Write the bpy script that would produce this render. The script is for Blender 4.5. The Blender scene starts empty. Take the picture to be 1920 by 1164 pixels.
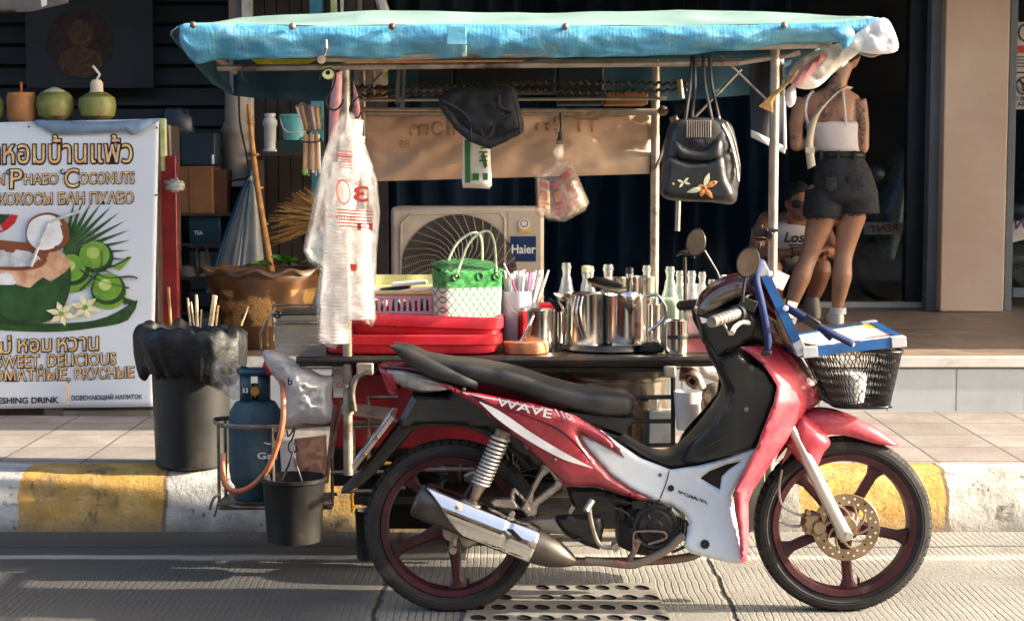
import bpy, bmesh, math, random
from mathutils import Vector, Matrix, noise
from mathutils.geometry import delaunay_2d_cdt
random.seed(7)
sc = bpy.context.scene
COL = sc.collection
R = math.radians
# ---------------------------------------------------------------- camera
F, CX, CY, H = 3200.0, 960.0, 582.0, 1.39
TH = math.atan(262 / 3200)
cam = bpy.data.cameras.new('camera'); cam.lens = 36 * F / 1920; cam.sensor_width = 36
cam.dof.use_dof = True; cam.dof.focus_distance = 5.6; cam.dof.aperture_fstop = 9.0; cam.clip_start = .1; cam.clip_end = 500
camo = bpy.data.objects.new('camera', cam); COL.objects.link(camo)
camo.location = (0, 0, H); camo.rotation_euler = (math.pi / 2 - TH, 0, 0)
sc.camera = camo
# ---------------------------------------------------------------- light
ELEV, AZ = R(22.5), R(3)          # low sun from the right, a touch from the camera's side
SUN = Vector((math.cos(ELEV) * math.cos(AZ), -math.cos(ELEV) * math.sin(AZ), math.sin(ELEV)))
sl = bpy.data.lights.new('sun', 'SUN'); sl.energy = 4.2; sl.angle = R(.5); sl.color = (1, .9, .74)
slo = bpy.data.objects.new('sun', sl); COL.objects.link(slo)
slo.rotation_euler = SUN.to_track_quat('Z', 'Y').to_euler()
slo.location = SUN * 30
w = bpy.data.worlds.new('World'); sc.world = w; w.use_nodes = True
nt = w.node_tree; sky = nt.nodes.new('ShaderNodeTexSky'); sky.sky_type = 'NISHITA'; sky.sun_disc = False; sky.dust_density = 4.; sky.ozone_density = .4; sky.air_density = .8
sky.sun_elevation = ELEV; sky.sun_rotation = math.pi / 2 + AZ
bg = nt.nodes['Background']; nt.links.new(sky.outputs[0], bg.inputs[0]); bg.inputs[1].default_value = .15
sc.view_settings.view_transform = 'Standard'; sc.view_settings.look = 'None'
sc.view_settings.exposure = 1.98; sc.view_settings.gamma = 1
# ---------------------------------------------------------------- helpers
def P(px, py, Y):
    """world point seen at photo pixel (px,py) on the plane y=Y"""
    xc = (px - CX) / F; yc = -(py - CY) / F
    dy = math.cos(TH) + yc * math.sin(TH); dz = -math.sin(TH) + yc * math.cos(TH)
    t = Y / dy
    return Vector((xc * t, Y, H + dz * t))
def mpx(n, Y): return n * Y / 3215.0        # n photo pixels in metres at depth Y
def lin(h):
    h = h.lstrip('#'); o = []
    for i in (0, 2, 4):
        c = int(h[i:i + 2], 16) / 255
        o.append(c / 12.92 if c <= .04045 else ((c + .055) / 1.055) ** 2.4)
    return tuple(o)
def col(c): return lin(c) if isinstance(c, str) else tuple(c)
M = {}
class NT:
    def __init__(s, name):
        s.m = bpy.data.materials.new(name); s.m.use_nodes = True; s.t = s.m.node_tree
        s.b = s.t.nodes['Principled BSDF']; s.out = s.t.nodes['Material Output']
        s.tc = s.t.nodes.new('ShaderNodeTexCoord'); M[name] = s.m
    def n(s, typ, **kw):
        nd = s.t.nodes.new('ShaderNode' + typ)
        for k, v in kw.items():
            if k[0] == 'i' and k[1:].isdigit(): s.plug(nd.inputs[int(k[1:])], v)
            elif k in nd.inputs: s.plug(nd.inputs[k], v)
            else: setattr(nd, k, v)
        return nd
    def plug(s, i, v):
        if hasattr(v, 'is_output') or hasattr(v, 'links'): s.t.links.new(v, i)
        else:
            if isinstance(v, tuple) and len(v) == 3 and i.type == 'RGBA': v = (*v, 1)
            i.default_value = v
    def obj(s): return s.tc.outputs['Object']
    def noise(s, scale, detail=4, rough=.55, vec=None, dist=0):
        return s.n('TexNoise', Vector=vec or s.obj(), Scale=scale, Detail=detail, Roughness=rough, Distortion=dist).outputs[0]
    def ramp(s, fac, stops):
        r = s.n('ValToRGB', i0=fac); e = r.color_ramp.elements
        while len(e) < len(stops): e.new(.5)
        for el, (p, c) in zip(e, stops):
            el.position = p; c = col(c) if not isinstance(c, (int, float)) else (c, c, c); el.color = (*c, 1)
        return r.outputs[0]
    def mix(s, f, a, b, mode='MIX'):
        m = s.n('MixRGB', blend_type=mode); s.plug(m.inputs[0], f)
        for i, c in ((1, a), (2, b)): s.plug(m.inputs[i], col(c) if isinstance(c, (str, tuple)) else c)
        return m.outputs[0]
    def math(s, op, a, b=0.0, c=0.0):
        m = s.n('Math', operation=op); s.plug(m.inputs[0], a); s.plug(m.inputs[1], b); s.plug(m.inputs[2], c); return m.outputs[0]
    def xyz(s, vec=None):
        q = s.n('SeparateXYZ', i0=vec or s.obj()); return q.outputs
    def bump(s, h, strength=.3, dist=.01):
        b = s.n('Bump', Strength=strength, Distance=dist, Height=h); s.t.links.new(b.outputs[0], s.b.inputs['Normal'])
    def set(s, **kw):
        for k, v in kw.items(): s.plug(s.b.inputs[k.replace('_', ' ')], v)
def mat(name, c, rough=.5, metal=0., var=.18, sc_=9., c2=None, mixs=(.35, .7), dirt=None, dsc=5., dth=(.52, .72), bump=0., bsc=60., coat=0., spec=.5, bdist=.004, vec=None):
    s = NT(name); c = col(c)
    a = tuple(x * (1 - var) for x in c); b = tuple(min(1, x * (1 + var)) for x in c)
    cc = s.ramp(s.noise(sc_, 5), [(mixs[0], a), (mixs[1], col(c2) if c2 else b)])
    if dirt: cc = s.mix(s.ramp(s.noise(dsc, 7, .65), [(dth[0], 0.), (dth[1], 1.)]), cc, dirt)
    rr = s.ramp(s.noise(sc_ * 2.3, 4), [(.3, max(0, rough - .09)), (.75, min(1, rough + .12))])
    s.set(Base_Color=cc, Roughness=rr, Metallic=metal, Coat_Weight=coat, Specular_IOR_Level=spec)
    if bump: s.bump(s.noise(bsc, 4), bump, bdist)
    return s.m
def plastic_film(name, c, alpha=.45, rough=.25, bump=.5, bsc=35, tr=.5):
    s = NT(name); s.t.nodes.remove(s.b)
    bp = s.n('Bump', Strength=bump, Distance=.01, Height=s.noise(bsc, 5, .6, dist=1.5)).outputs[0]
    d = s.n('BsdfDiffuse', Color=col(c), Normal=bp); t = s.n('BsdfTranslucent', Color=col(c), Normal=bp)
    g = s.n('BsdfGlossy', Roughness=rough, Normal=bp); x = s.n('BsdfTransparent')
    a = s.n('MixShader', i0=tr, i1=d.outputs[0], i2=t.outputs[0])
    fr = s.n('Fresnel', IOR=1.5, Normal=bp)
    b = s.n('MixShader', i0=fr.outputs[0], i1=a.outputs[0], i2=g.outputs[0])
    al = s.ramp(s.noise(bsc * .5, 5, .6), [(.3, max(0, alpha - .2)), (.7, min(1, alpha + .2))])
    e = s.n('MixShader', i0=al, i1=x.outputs[0], i2=b.outputs[0])
    s.t.links.new(e.outputs[0], s.out.inputs[0]); return s.m
def glassy(name, tint=(1, 1, 1), rough=.02, mixf=None):
    s = NT(name); s.t.nodes.remove(s.b)
    x = s.n('BsdfTransparent', Color=col(tint)); g = s.n('BsdfGlossy', Roughness=rough)
    lw = s.n('LayerWeight', Blend=.25 if mixf is None else mixf)
    e = s.n('MixShader', i0=lw.outputs[0 if mixf is None else 1], i1=x.outputs[0], i2=g.outputs[0])
    s.t.links.new(e.outputs[0], s.out.inputs[0]); return s.m

def catmull(pts, n, closed=False):
    pts = [Vector(p) for p in pts]; m = len(pts); segs = m if closed else m - 1; out = []
    if m < 3 and not closed:
        return [pts[0].lerp(pts[-1], i / n) for i in range(n + 1)]
    L = [0.0]
    for i in range(segs): L.append(L[-1] + max(1e-9, (pts[(i + 1) % m] - pts[i]).length))
    cnt = n if closed else n + 1
    for k in range(cnt):
        d = L[-1] * k / n; i = 0
        while i < segs - 1 and L[i + 1] < d: i += 1
        t = (d - L[i]) / (L[i + 1] - L[i])
        p1, p2 = pts[i], pts[(i + 1) % m]
        p0 = pts[(i - 1) % m] if (closed or i > 0) else p1 * 2 - p2
        p3 = pts[(i + 2) % m] if (closed or i + 2 < m) else p2 * 2 - p1
        out.append(.5 * ((2 * p1) + (p2 - p0) * t + (2 * p0 - 5 * p1 + 4 * p2 - p3) * t * t + (3 * p1 - p0 - 3 * p2 + p3) * t ** 3))
    return out
def lerpl(tab, u):
    if isinstance(tab, (int, float)): return tab
    for (a, va), (b, vb) in zip(tab, tab[1:]):
        if u <= b: return va + (vb - va) * max(0, min(1, (u - a) / max(1e-9, b - a)))
    return tab[-1][1]
WL = {}
def wloc(o):
    return WL.get(o.name, Vector((0, 0, 0))) if o else Vector((0, 0, 0))
class MB:
    def __init__(s): s.v = []; s.f = []; s.m = []
    def add(s, vs, fs, mi=0):
        o = len(s.v); s.v += [Vector(v) for v in vs]
        for f in fs: s.f.append(tuple(i + o for i in f)); s.m.append(mi)
        return s
    def box(s, c, d, rot=None, mi=0):
        c = Vector(c); vs = []
        for x in (-.5, .5):
            for y in (-.5, .5):
                for z in (-.5, .5):
                    q = Vector((x * d[0], y * d[1], z * d[2]))
                    if rot is not None: q = rot @ q
                    vs.append(c + q)
        return s.add(vs, [(0, 1, 3, 2), (4, 6, 7, 5), (0, 4, 5, 1), (2, 3, 7, 6), (0, 2, 6, 4), (1, 5, 7, 3)], mi)
    def boxpx(s, x0, y0, x1, y1, Y, d, mi=0):
        """box whose front face fills the pixel rectangle at depth Y, going back d metres"""
        a = P(x0, y1, Y); b = P(x1, y0, Y)
        return s.box(((a.x + b.x) / 2, Y + d / 2, (a.z + b.z) / 2), (abs(b.x - a.x), d, abs(b.z - a.z)), None, mi)
    def tube(s, pts, r, n=10, mi=0, closed=False, caps=True, res=0):
        pts = [Vector(p) for p in pts]
        if res: pts = catmull(pts, res, closed)
        m = len(pts); rings = []; up = None
        for i, p in enumerate(pts):
            a = pts[(i - 1) % m] if (closed or i > 0) else p; b = pts[(i + 1) % m] if (closed or i < m - 1) else p
            t = (b - a); t = t.normalized() if t.length > 1e-9 else Vector((0, 0, 1))
            if up is None: up = Vector((0, 0, 1)) if abs(t.z) < .9 else Vector((0, 1, 0))
            x = t.cross(up)
            if x.length < 1e-6: x = t.cross(Vector((1, 0, 0)))
            x.normalize(); y = x.cross(t).normalized(); up = y
            rr = lerpl(r, i / max(1, m - 1)) if not isinstance(r, (int, float)) else r
            rings.append([p + x * rr * math.cos(2 * math.pi * k / n) + y * rr * math.sin(2 * math.pi * k / n) for k in range(n)])
        vs = [v for q in rings for v in q]; fs = []
        for i in range(m if closed else m - 1):
            for k in range(n):
                j = (i + 1) % m; fs.append((i * n + k, i * n + (k + 1) % n, j * n + (k + 1) % n, j * n + k))
        if caps and not closed: fs += [tuple(range(n - 1, -1, -1)), tuple((m - 1) * n + k for k in range(n))]
        return s.add(vs, fs, mi)
    def rings(s, rs, mi=0, closed=True, cap0=False, cap1=False):
        n = len(rs[0]); vs = [v for q in rs for v in q]; fs = []
        for i in range(len(rs) - 1):
            for k in range(n if closed else n - 1):
                fs.append((i * n + k, i * n + (k + 1) % n, (i + 1) * n + (k + 1) % n, (i + 1) * n + k))
        if cap0: fs.append(tuple(range(n - 1, -1, -1)))
        if cap1: fs.append(tuple((len(rs) - 1) * n + k for k in range(n)))
        return s.add(vs, fs, mi)
    def lathe(s, prof, c, n=28, axis='Z', mi=0, rot=None, sx=1., sy=1.):
        c = Vector(c); rs = []
        for r, h in prof:
            q = []
            for k in range(n):
                a = 2 * math.pi * k / n; x, y = r * math.cos(a) * sx, r * math.sin(a) * sy
                v = Vector((x, y, h)) if axis == 'Z' else (Vector((x, h, y)) if axis == 'Y' else Vector((h, x, y)))
                q.append(c + (rot @ v if rot is not None else v))
            rs.append(q)
        return s.rings(rs, mi, True, prof[0][0] > 1e-6 and False, False)
    def ell(s, c, r, n=16, m=10, mi=0, rot=None, wr=0., seed=0., ws=3.):
        rs = []
        for i in range(m + 1):
            a = -math.pi / 2 + math.pi * i / m; q = []
            for k in range(n):
                b = 2 * math.pi * k / n
                d = Vector((math.cos(a) * math.cos(b), math.cos(a) * math.sin(b), math.sin(a)))
                f = 1 + wr * noise.noise(d * ws + Vector((seed, seed * 2, 0))) if wr else 1
                v = Vector((d.x * r[0], d.y * r[1], d.z * r[2])) * f
                q.append(Vector(c) + (rot @ v if rot is not None else v))
            rs.append(q)
        return s.rings(rs, mi)
    def grid(s, fn, nu, nv, mi=0):
        vs = [fn(i / nu, j / nv) for i in range(nu + 1) for j in range(nv + 1)]; fs = []
        for i in range(nu):
            for j in range(nv):
                a = i * (nv + 1) + j; fs.append((a, a + nv + 1, a + nv + 2, a + 1))
        return s.add(vs, fs, mi)
    def loft(s, top, bot, wd, Y, n=24, k=16, e=.75, yp=0., mi=0, hood=False, yc=None, wr=0):
        """body between two pixel curves with half width wd(u), sections superelliptic"""
        T = [P(p.x, p.y, Y + yp) for p in catmull([(*q, 0) for q in top], n)]
        B = [P(p.x, p.y, Y + yp) for p in catmull([(*q, 0) for q in bot], n)]
        rs = []
        for i in range(n + 1):
            w_ = lerpl(wd, i / n); yo = lerpl(yc, i / n) if yc is not None else 0; q = []
            cnt = k + 1 if hood else k
            for j in range(cnt):
                a = (math.pi * j / k) if hood else 2 * math.pi * j / k
                ca, sa = math.cos(a), math.sin(a)
                cx = math.copysign(abs(ca) ** e, ca); sz = math.copysign(abs(sa) ** e, sa)
                z = sz if hood else .5 + .5 * sz
                p = B[i].lerp(T[i], z); p.y = Y + yo - w_ * cx
                if wr: p.y += wr * noise.noise(p * 9)
                q.append(p)
            rs.append(q)
        return s.rings(rs, mi, not hood, not hood, not hood)
    def panel(s, outline, Y, t=.01, r=10, holes=(), step=9, yf=None, wr=0., wrs=12., mi=0, back='flat', sm=0, bt=.003, seed=0):
        """domed sheet filling a pixel outline at depth Y"""
        def res(o):
            if sm: o = [(p.x, p.y) for p in catmull([(*q, 0) for q in o], sm, True)]
            out = []
            for (a, b), (c, d) in zip(o, o[1:] + o[:1]):
                k = max(1, int(math.hypot(c - a, d - b) / step + .3)); out += [(a + (c - a) * i / k, b + (d - b) * i / k) for i in range(k)]
            return out
        loops = [res(list(outline))] + [res(list(h)) for h in holes]
        segs = [(a, b) for l in loops for a, b in zip(l, l[1:] + l[:1])]
        def inside(x, y):
            c = False
            for (a, b), (e, f) in segs:
                if (b > y) != (f > y) and x < (e - a) * (y - b) / (f - b) + a: c = not c
            return c
        def dist(x, y):
            m = 1e9
            for (a, b), (e, f) in segs:
                dx, dy = e - a, f - b; l = dx * dx + dy * dy
                u = max(0, min(1, ((x - a) * dx + (y - b) * dy) / l)) if l > 0 else 0
                m = min(m, (x - a - u * dx) ** 2 + (y - b - u * dy) ** 2)
            return math.sqrt(m)
        pts, ed, D = [], [], []
        for l in loops:
            o = len(pts); pts += l; D += [0.0] * len(l); ed += [(o + i, o + (i + 1) % len(l)) for i in range(len(l))]
        xs = [p[0] for p in loops[0]]; ys = [p[1] for p in loops[0]]
        y = min(ys) + step * .5; row = 0
        while y < max(ys):
            x = min(xs) + step * (.5 + .5 * (row % 2))
            while x < max(xs):
                if inside(x, y):
                    d = dist(x, y)
                    if d > step * .45: pts.append((x, y)); D.append(d)
                x += step
            y += step * .87; row += 1
        if r > step:   # extra ring close to the edge for a round border
            pass
        V, E, Fc, ov, oe, of = delaunay_2d_cdt([Vector(p) for p in pts], ed, [], 0, 1e-5)
        dd = []
        for i, v in enumerate(V): dd.append(D[ov[i][0]] if ov[i] else dist(v.x, v.y))
        tri = []
        for f in Fc:
            cx = sum(V[i].x for i in f) / 3; cy = sum(V[i].y for i in f) / 3
            if inside(cx, cy): tri.append(f)
        fr, bk = [], []
        for v, d in zip(V, dd):
            q = min(d / r, 1.); b = t * math.sqrt(max(0, 1 - (1 - q) ** 2))
            n0 = 0.
            if wr: n0 = wr * noise.fractal(Vector((v.x / 100 * wrs, v.y / 100 * wrs, seed)), .7, 2, 3) * q
            y0 = Y + (yf(v.x, v.y) if yf else 0)
            fr.append(P(v.x, v.y, y0 - b - n0)); bk.append(P(v.x, v.y, y0 + (b - n0 if back == 'mirror' else bt)))
        a = V[tri[0][0]]; b_ = V[tri[0][1]]; c_ = V[tri[0][2]]
        ccw = (b_ - a).cross(c_ - a) > 0
        s.add(fr, [f if ccw == True else f[::-1] for f in tri], mi)
        if back:
            s.add(bk, [f[::-1] if ccw else f for f in tri], mi)
            n = sum(len(l) for l in loops); o = len(s.v) - 2 * len(V)
            if back == 'flat' and all(ov[i] and ov[i][0] == i for i in range(min(n, len(ov)))):
                for a, b in ed: s.f.append((o + a, o + b, o + len(V) + b, o + len(V) + a)); s.m.append(mi)
        return s
    def mirror(s, Y):
        n = len(s.v); s.v += [Vector((v.x, 2 * Y - v.y, v.z)) for v in s.v]
        s.f += [tuple(i + n for i in f[::-1]) for f in s.f]; s.m += s.m[:]; return s
    def xf(s, mx):
        s.v = [mx @ v for v in s.v]; return s
    def build_each(s, name, mats, parent=None, **k):
        par = list(range(len(s.v)))
        def fd(i):
            while par[i] != i: par[i] = par[par[i]]; i = par[i]
            return i
        for f in s.f:
            for i in f[1:]: par[fd(i)] = fd(f[0])
        gr = {}
        for f, m in zip(s.f, s.m): gr.setdefault(fd(f[0]), []).append((f, m))
        for fs in gr.values():
            ids = sorted({i for f, m in fs for i in f}); mp = {i: j for j, i in enumerate(ids)}; b = MB(); b.v = [s.v[i] for i in ids]
            for f, m in fs: b.f.append(tuple(mp[i] for i in f)); b.m.append(m)
            b.build(name, mats, parent, **k)
    def build(s, name, mats, parent=None, smooth=True, bevel=0, solid=0, sub=0, ang=38):
        if not isinstance(mats, (list, tuple)): mats = [mats]
        me = bpy.data.meshes.new(name)
        if parent is not None: o0 = wloc(parent)
        else:
            xs = [v.x for v in s.v]; ys = [v.y for v in s.v]; zs = [v.z for v in s.v]
            o0 = Vector(((min(xs) + max(xs)) / 2, (min(ys) + max(ys)) / 2, min(zs)))
        me.from_pydata([tuple(v - o0) for v in s.v], [], s.f)
        for m_ in mats: me.materials.append(M[m_] if isinstance(m_, str) else m_)
        me.polygons.foreach_set('material_index', s.m)
        bm = bmesh.new(); bm.from_mesh(me); bmesh.ops.remove_doubles(bm, verts=bm.verts, dist=1e-5)
        bmesh.ops.recalc_face_normals(bm, faces=bm.faces); bm.to_mesh(me); bm.free()
        if smooth: me.shade_smooth(); me.set_sharp_from_angle(angle=R(ang))
        ob = bpy.data.objects.new(name, me); COL.objects.link(ob)
        if parent is not None: ob.parent = parent; ob.location = (0, 0, 0); WL[ob.name] = o0
        else: ob.location = o0; WL[ob.name] = o0
        if solid: md = ob.modifiers.new('solid', 'SOLIDIFY'); md.thickness = solid; md.offset = 0
        if bevel: md = ob.modifiers.new('bevel', 'BEVEL'); md.width = bevel; md.segments = 2; md.limit_method = 'ANGLE'; md.angle_limit = R(40)
        if sub: md = ob.modifiers.new('sub', 'SUBSURF'); md.levels = sub; md.render_levels = sub
        return ob
def tag(o, label, cat, group=None, kind=None):
    if label: o['label'] = label
    if cat: o['category'] = cat
    if group: o['group'] = group
    if kind: o['kind'] = kind
    return o
def thing(name, label, cat, loc, group=None):
    o = bpy.data.objects.new(name, None); COL.objects.link(o); o.location = loc; o.empty_display_size = .05
    WL[o.name] = Vector(loc); return tag(o, label, cat, group)
def part(o, label): o['label'] = label; return o
def structure(o): o['kind'] = 'structure'; return o
def copy_thing(root, loc, label):
    r = root.copy(); COL.objects.link(r); r.location = loc; r['label'] = label; WL[r.name] = Vector(loc)
    for ch in root.children:
        c = ch.copy(); COL.objects.link(c); c.parent = r
        for g in ch.children:
            d = g.copy(); COL.objects.link(d); d.parent = c
    return r
DG = bpy.context
def text_geo(s, off=0., shear=0., res=3):
    cu = bpy.data.curves.new('t', 'FONT'); cu.body = s; cu.offset = off; cu.shear = shear; cu.resolution_u = res; cu.size = 1
    ob = bpy.data.objects.new('t', cu); COL.objects.link(ob)
    bpy.context.view_layer.update()
    me = bpy.data.meshes.new_from_object(ob.evaluated_get(bpy.context.evaluated_depsgraph_get()))
    vs = [v.co.copy() for v in me.vertices]; fs = [tuple(p.vertices) for p in me.polygons]
    bpy.data.objects.remove(ob); bpy.data.curves.remove(cu); bpy.data.meshes.remove(me)
    return vs, fs
def text_px(mb, s, quad, Y, mi=0, off=0., ref=None, shear=0., flip=False, map3=None):
    """text stretched over a pixel quad (tl, tr, br, bl); ref = unoffset bbox so outlines line up"""
    vs, fs = text_geo(s, off, shear)
    if not vs: return
    rv = vs if off == 0 else text_geo(s, 0, shear)[0]
    x0 = min(v.x for v in rv); x1 = max(v.x for v in rv); y0 = min(v.y for v in rv); y1 = max(v.y for v in rv)
    out = []
    for v in vs:
        u = (v.x - x0) / (x1 - x0); t = (v.y - y0) / (y1 - y0)
        if flip: u = 1 - u
        a = Vector(quad[0]).lerp(Vector(quad[1]), u); b = Vector(quad[3]).lerp(Vector(quad[2]), u); p = b.lerp(a, t)
        out.append(map3(p.x, p.y) if map3 else P(p.x, p.y, Y))
    mb.add(out, fs, mi)
# ---------------------------------------------------------------- materials
def m_road():
    s = NT('road'); g = s.xyz()
    wv = s.n('TexWave', wave_type='BANDS', bands_direction='X', Scale=13.5, Distortion=2.6, Detail=4, i0=s.obj())
    s.plug(wv.inputs['Detail Scale'], .55); s.plug(wv.inputs['Detail Roughness'], .62)
    gr = s.ramp(s.math('ADD', wv.outputs[1], s.math('MULTIPLY', s.noise(14, 5, .7), .5)), [(.24, 0.), (.46, 1.)])
    patch = s.ramp(s.noise(2.2, 6, .6), [(.35, 0.), (.6, 1.)])
    gr2 = s.mix(patch, gr, (.85, .85, .85))
    base = s.ramp(s.noise(1.3, 8, .66), [(.3, '#79756e'), (.55, '#949086'), (.75, '#aca79b')])
    base = s.mix(s.ramp(s.noise(95, 3, .7), [(.35, .5), (.6, 0.)]), base, '#5d5a55')
    c = s.mix(s.mix(s.ramp(s.noise(1.7, 7, .65), [(.4, 0.), (.6, .6)]), gr2, (1., 1., 1.)), '#423d37', base)
    # shade painted into the road colour, uneven and darker towards the left
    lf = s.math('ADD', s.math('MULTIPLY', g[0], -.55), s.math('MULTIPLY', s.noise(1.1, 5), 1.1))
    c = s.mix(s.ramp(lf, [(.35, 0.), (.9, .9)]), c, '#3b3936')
    jx = s.math('ADD', g[0], s.math('MULTIPLY', s.noise(5, 6, .7), .06)); cr = None
    for x0 in (-.43, .70, 2.9, -3.1):
        k = s.ramp(s.math('ABSOLUTE', s.math('SUBTRACT', jx, x0 + .03)), [(.004, 1.), (.011, 0.)]); cr = k if cr is None else s.math('MAXIMUM', cr, k)
    c = s.mix(s.ramp(s.noise(2.6, 8, .7, dist=.8), [(.56, 0.), (.74, .6)]), c, '#4a453f')
    c = s.mix(cr, c, '#2b2825')
    # dust streak and dark joint along the gutter
    yy = s.math('ADD', g[1], s.math('MULTIPLY', s.noise(1.4, 5), .16))
    st = s.ramp(yy, [(.0, 0.), (.001, 0.)])
    def band(c0, wd):
        d = s.math('ABSOLUTE', s.math('SUBTRACT', yy, c0)); return s.ramp(s.math('DIVIDE', d, wd), [(.3, 1.), (1., 0.)])
    c = s.mix(s.math('MULTIPLY', band(GUT + .09, .05), .65), c, '#b3ab9d')
    c = s.mix(s.math('MULTIPLY', band(GUT + .27, .012), .9), c, '#26231f')
    s.set(Base_Color=c, Roughness=.86, Specular_IOR_Level=.3)
    h = s.math('ADD', s.math('MULTIPLY', gr2, 1.), s.math('MULTIPLY', s.noise(60, 6, .7), .9))
    h = s.math('SUBTRACT', h, s.math('MULTIPLY', cr, 1.6))
    s.bump(h, .6, .009)
GUT = 6.06
def m_kerb():
    s = NT('kerb'); g = s.xyz()
    xw = s.math('ADD', g[0], s.math('MULTIPLY', s.noise(9, 4), .045))
    ph = s.math('FRACT', s.math('DIVIDE', s.math('ADD', xw, 1.89 + 6.06), 1.01))
    yel = s.ramp(ph, [(.555, 1.), (.575, 0.)])
    yl = s.ramp(s.noise(7, 7, .65), [(.3, '#a57a34'), (.55, '#c79b4c'), (.75, '#d8bb7c')])
    wh = s.ramp(s.noise(5, 7, .65), [(.3, '#8b8982'), (.5, '#b9b5aa'), (.75, '#dbd7cb')])
    c = s.mix(yel, wh, yl)
    jt = s.ramp(s.math('ABSOLUTE', s.math('SUBTRACT', ph, .56)), [(.004, .8), (.012, 0.)]); c = s.mix(jt, c, '#4a4438')
    chip = s.ramp(s.noise(13, 9, .7, dist=.6), [(.58, 0.), (.66, 1.)])
    c = s.mix(chip, c, s.ramp(s.noise(30, 4), [(.35, '#4f4b44'), (.7, '#8c877c')]))
    c = s.mix(s.ramp(s.noise(75, 4, .7), [(.62, 0.), (.69, .8)]), c, '#3a352d')
    c = s.mix(s.ramp(s.noise(3.2, 9, .72), [(.48, 0.), (.7, .7)]), c, '#6b6355'); low = s.ramp(s.math('ADD', g[2], s.math('MULTIPLY', s.noise(6, 6), .12)), [(.06, .9), (.17, 0.)])
    c = s.mix(low, c, '#6e695f')
    s.set(Base_Color=c, Roughness=.8)
    s.bump(s.math('ADD', s.noise(22, 8, .7), s.math('MULTIPLY', chip, -.35)), .8, .02)
def m_tiles():
    s = NT('tiles'); vv = s.n('MixRGB', blend_type='ADD', i0=.012, i1=s.obj(), i2=s.n('TexNoise', Scale=6, Detail=6).outputs[1]).outputs[0]; br = s.n('TexBrick', offset=0., Scale=1., i0=vv)
    for k, v in (('Color1', '#8a827b'), ('Color2', '#9d968e'), ('Mortar', '#3a332f')): br.inputs[k].default_value = (*lin(v), 1)
    br.inputs['Mortar Size'].default_value = .0055; br.inputs['Mortar Smooth'].default_value = .3
    br.inputs['Brick Width'].default_value = .345; br.inputs['Row Height'].default_value = .345; br.inputs['Bias'].default_value = 0
    c = s.mix(s.ramp(s.noise(4, 8, .7), [(.38, .6), (.66, 0.)]), br.outputs[0], '#6b5d55')
    c = s.mix(s.ramp(s.noise(70, 4, .7), [(.56, 0.), (.75, .4)]), c, '#cfc3b8')
    s.set(Base_Color=c, Roughness=.75)
    s.bump(s.math('SUBTRACT', s.math('MULTIPLY', s.noise(40, 6), .25), br.outputs[1]), .5, .006)
def m_riser():
    s = NT('riser_tile'); br = s.n('TexBrick', offset=.5, Scale=1.)
    mp = s.n('CombineXYZ'); g = s.xyz(); s.plug(mp.inputs[0], g[0]); s.plug(mp.inputs[1], g[2]); s.plug(br.inputs[0], mp.outputs[0])
    for k, v in (('Color1', '#b5bab9'), ('Color2', '#c2c6c4'), ('Mortar', '#7b7468')): br.inputs[k].default_value = (*lin(v), 1)
    br.inputs['Mortar Size'].default_value = .004; br.inputs['Brick Width'].default_value = .335; br.inputs['Row Height'].default_value = .5
    c = s.mix(s.ramp(s.noise(5, 7, .7), [(.45, 0.), (.75, .35)]), br.outputs[0], '#8f8a7d')
    s.set(Base_Color=c, Roughness=.38)
def m_woven():
    s = NT('woven'); g = s.xyz(); sc1 = 1 / .026
    d = s.math('ADD', g[0], g[1]); u = s.math('ADD', d, g[2]); v = s.math('SUBTRACT', d, g[2])
    def tri(q): return s.math('ABSOLUTE', s.math('SUBTRACT', s.math('FRACT', s.math('MULTIPLY', q, sc1 * .72)), .5))
    ln = s.math('MAXIMUM', tri(u), tri(v))
    c = s.mix(s.ramp(ln, [(.40, 0.), (.44, 1.)]), '#e9e9df', '#2f8d45')
    top = s.ramp(g[2], [(.128, 0.), (.133, 1.)]); c = s.mix(top, c, s.ramp(s.noise(60, 2), [(.4, '#1c7a30'), (.6, '#49b35c')]))
    bt = s.ramp(g[2], [(.012, 1.), (.016, 0.)]); c = s.mix(bt, c, s.ramp(s.noise(60, 2), [(.4, '#6c9b2a'), (.6, '#b8bf4b')]))
    wv = s.n('TexWave', bands_direction='X', Scale=26., Distortion=0.).outputs[1]; wz = s.n('TexWave', bands_direction='Z', Scale=26.).outputs[1]
    s.set(Base_Color=c, Roughness=.4); s.bump(s.math('MULTIPLY', wv, wz), .8, .006)
def m_flap():
    s = NT('woven_green'); ck = s.n('TexChecker', Scale=75., i0=s.obj()); ck.inputs[1].default_value = (*lin('#123f1c'), 1); ck.inputs[2].default_value = (*lin('#47784f'), 1)
    s.set(Base_Color=ck.outputs[0], Roughness=.45); return s.m
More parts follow.
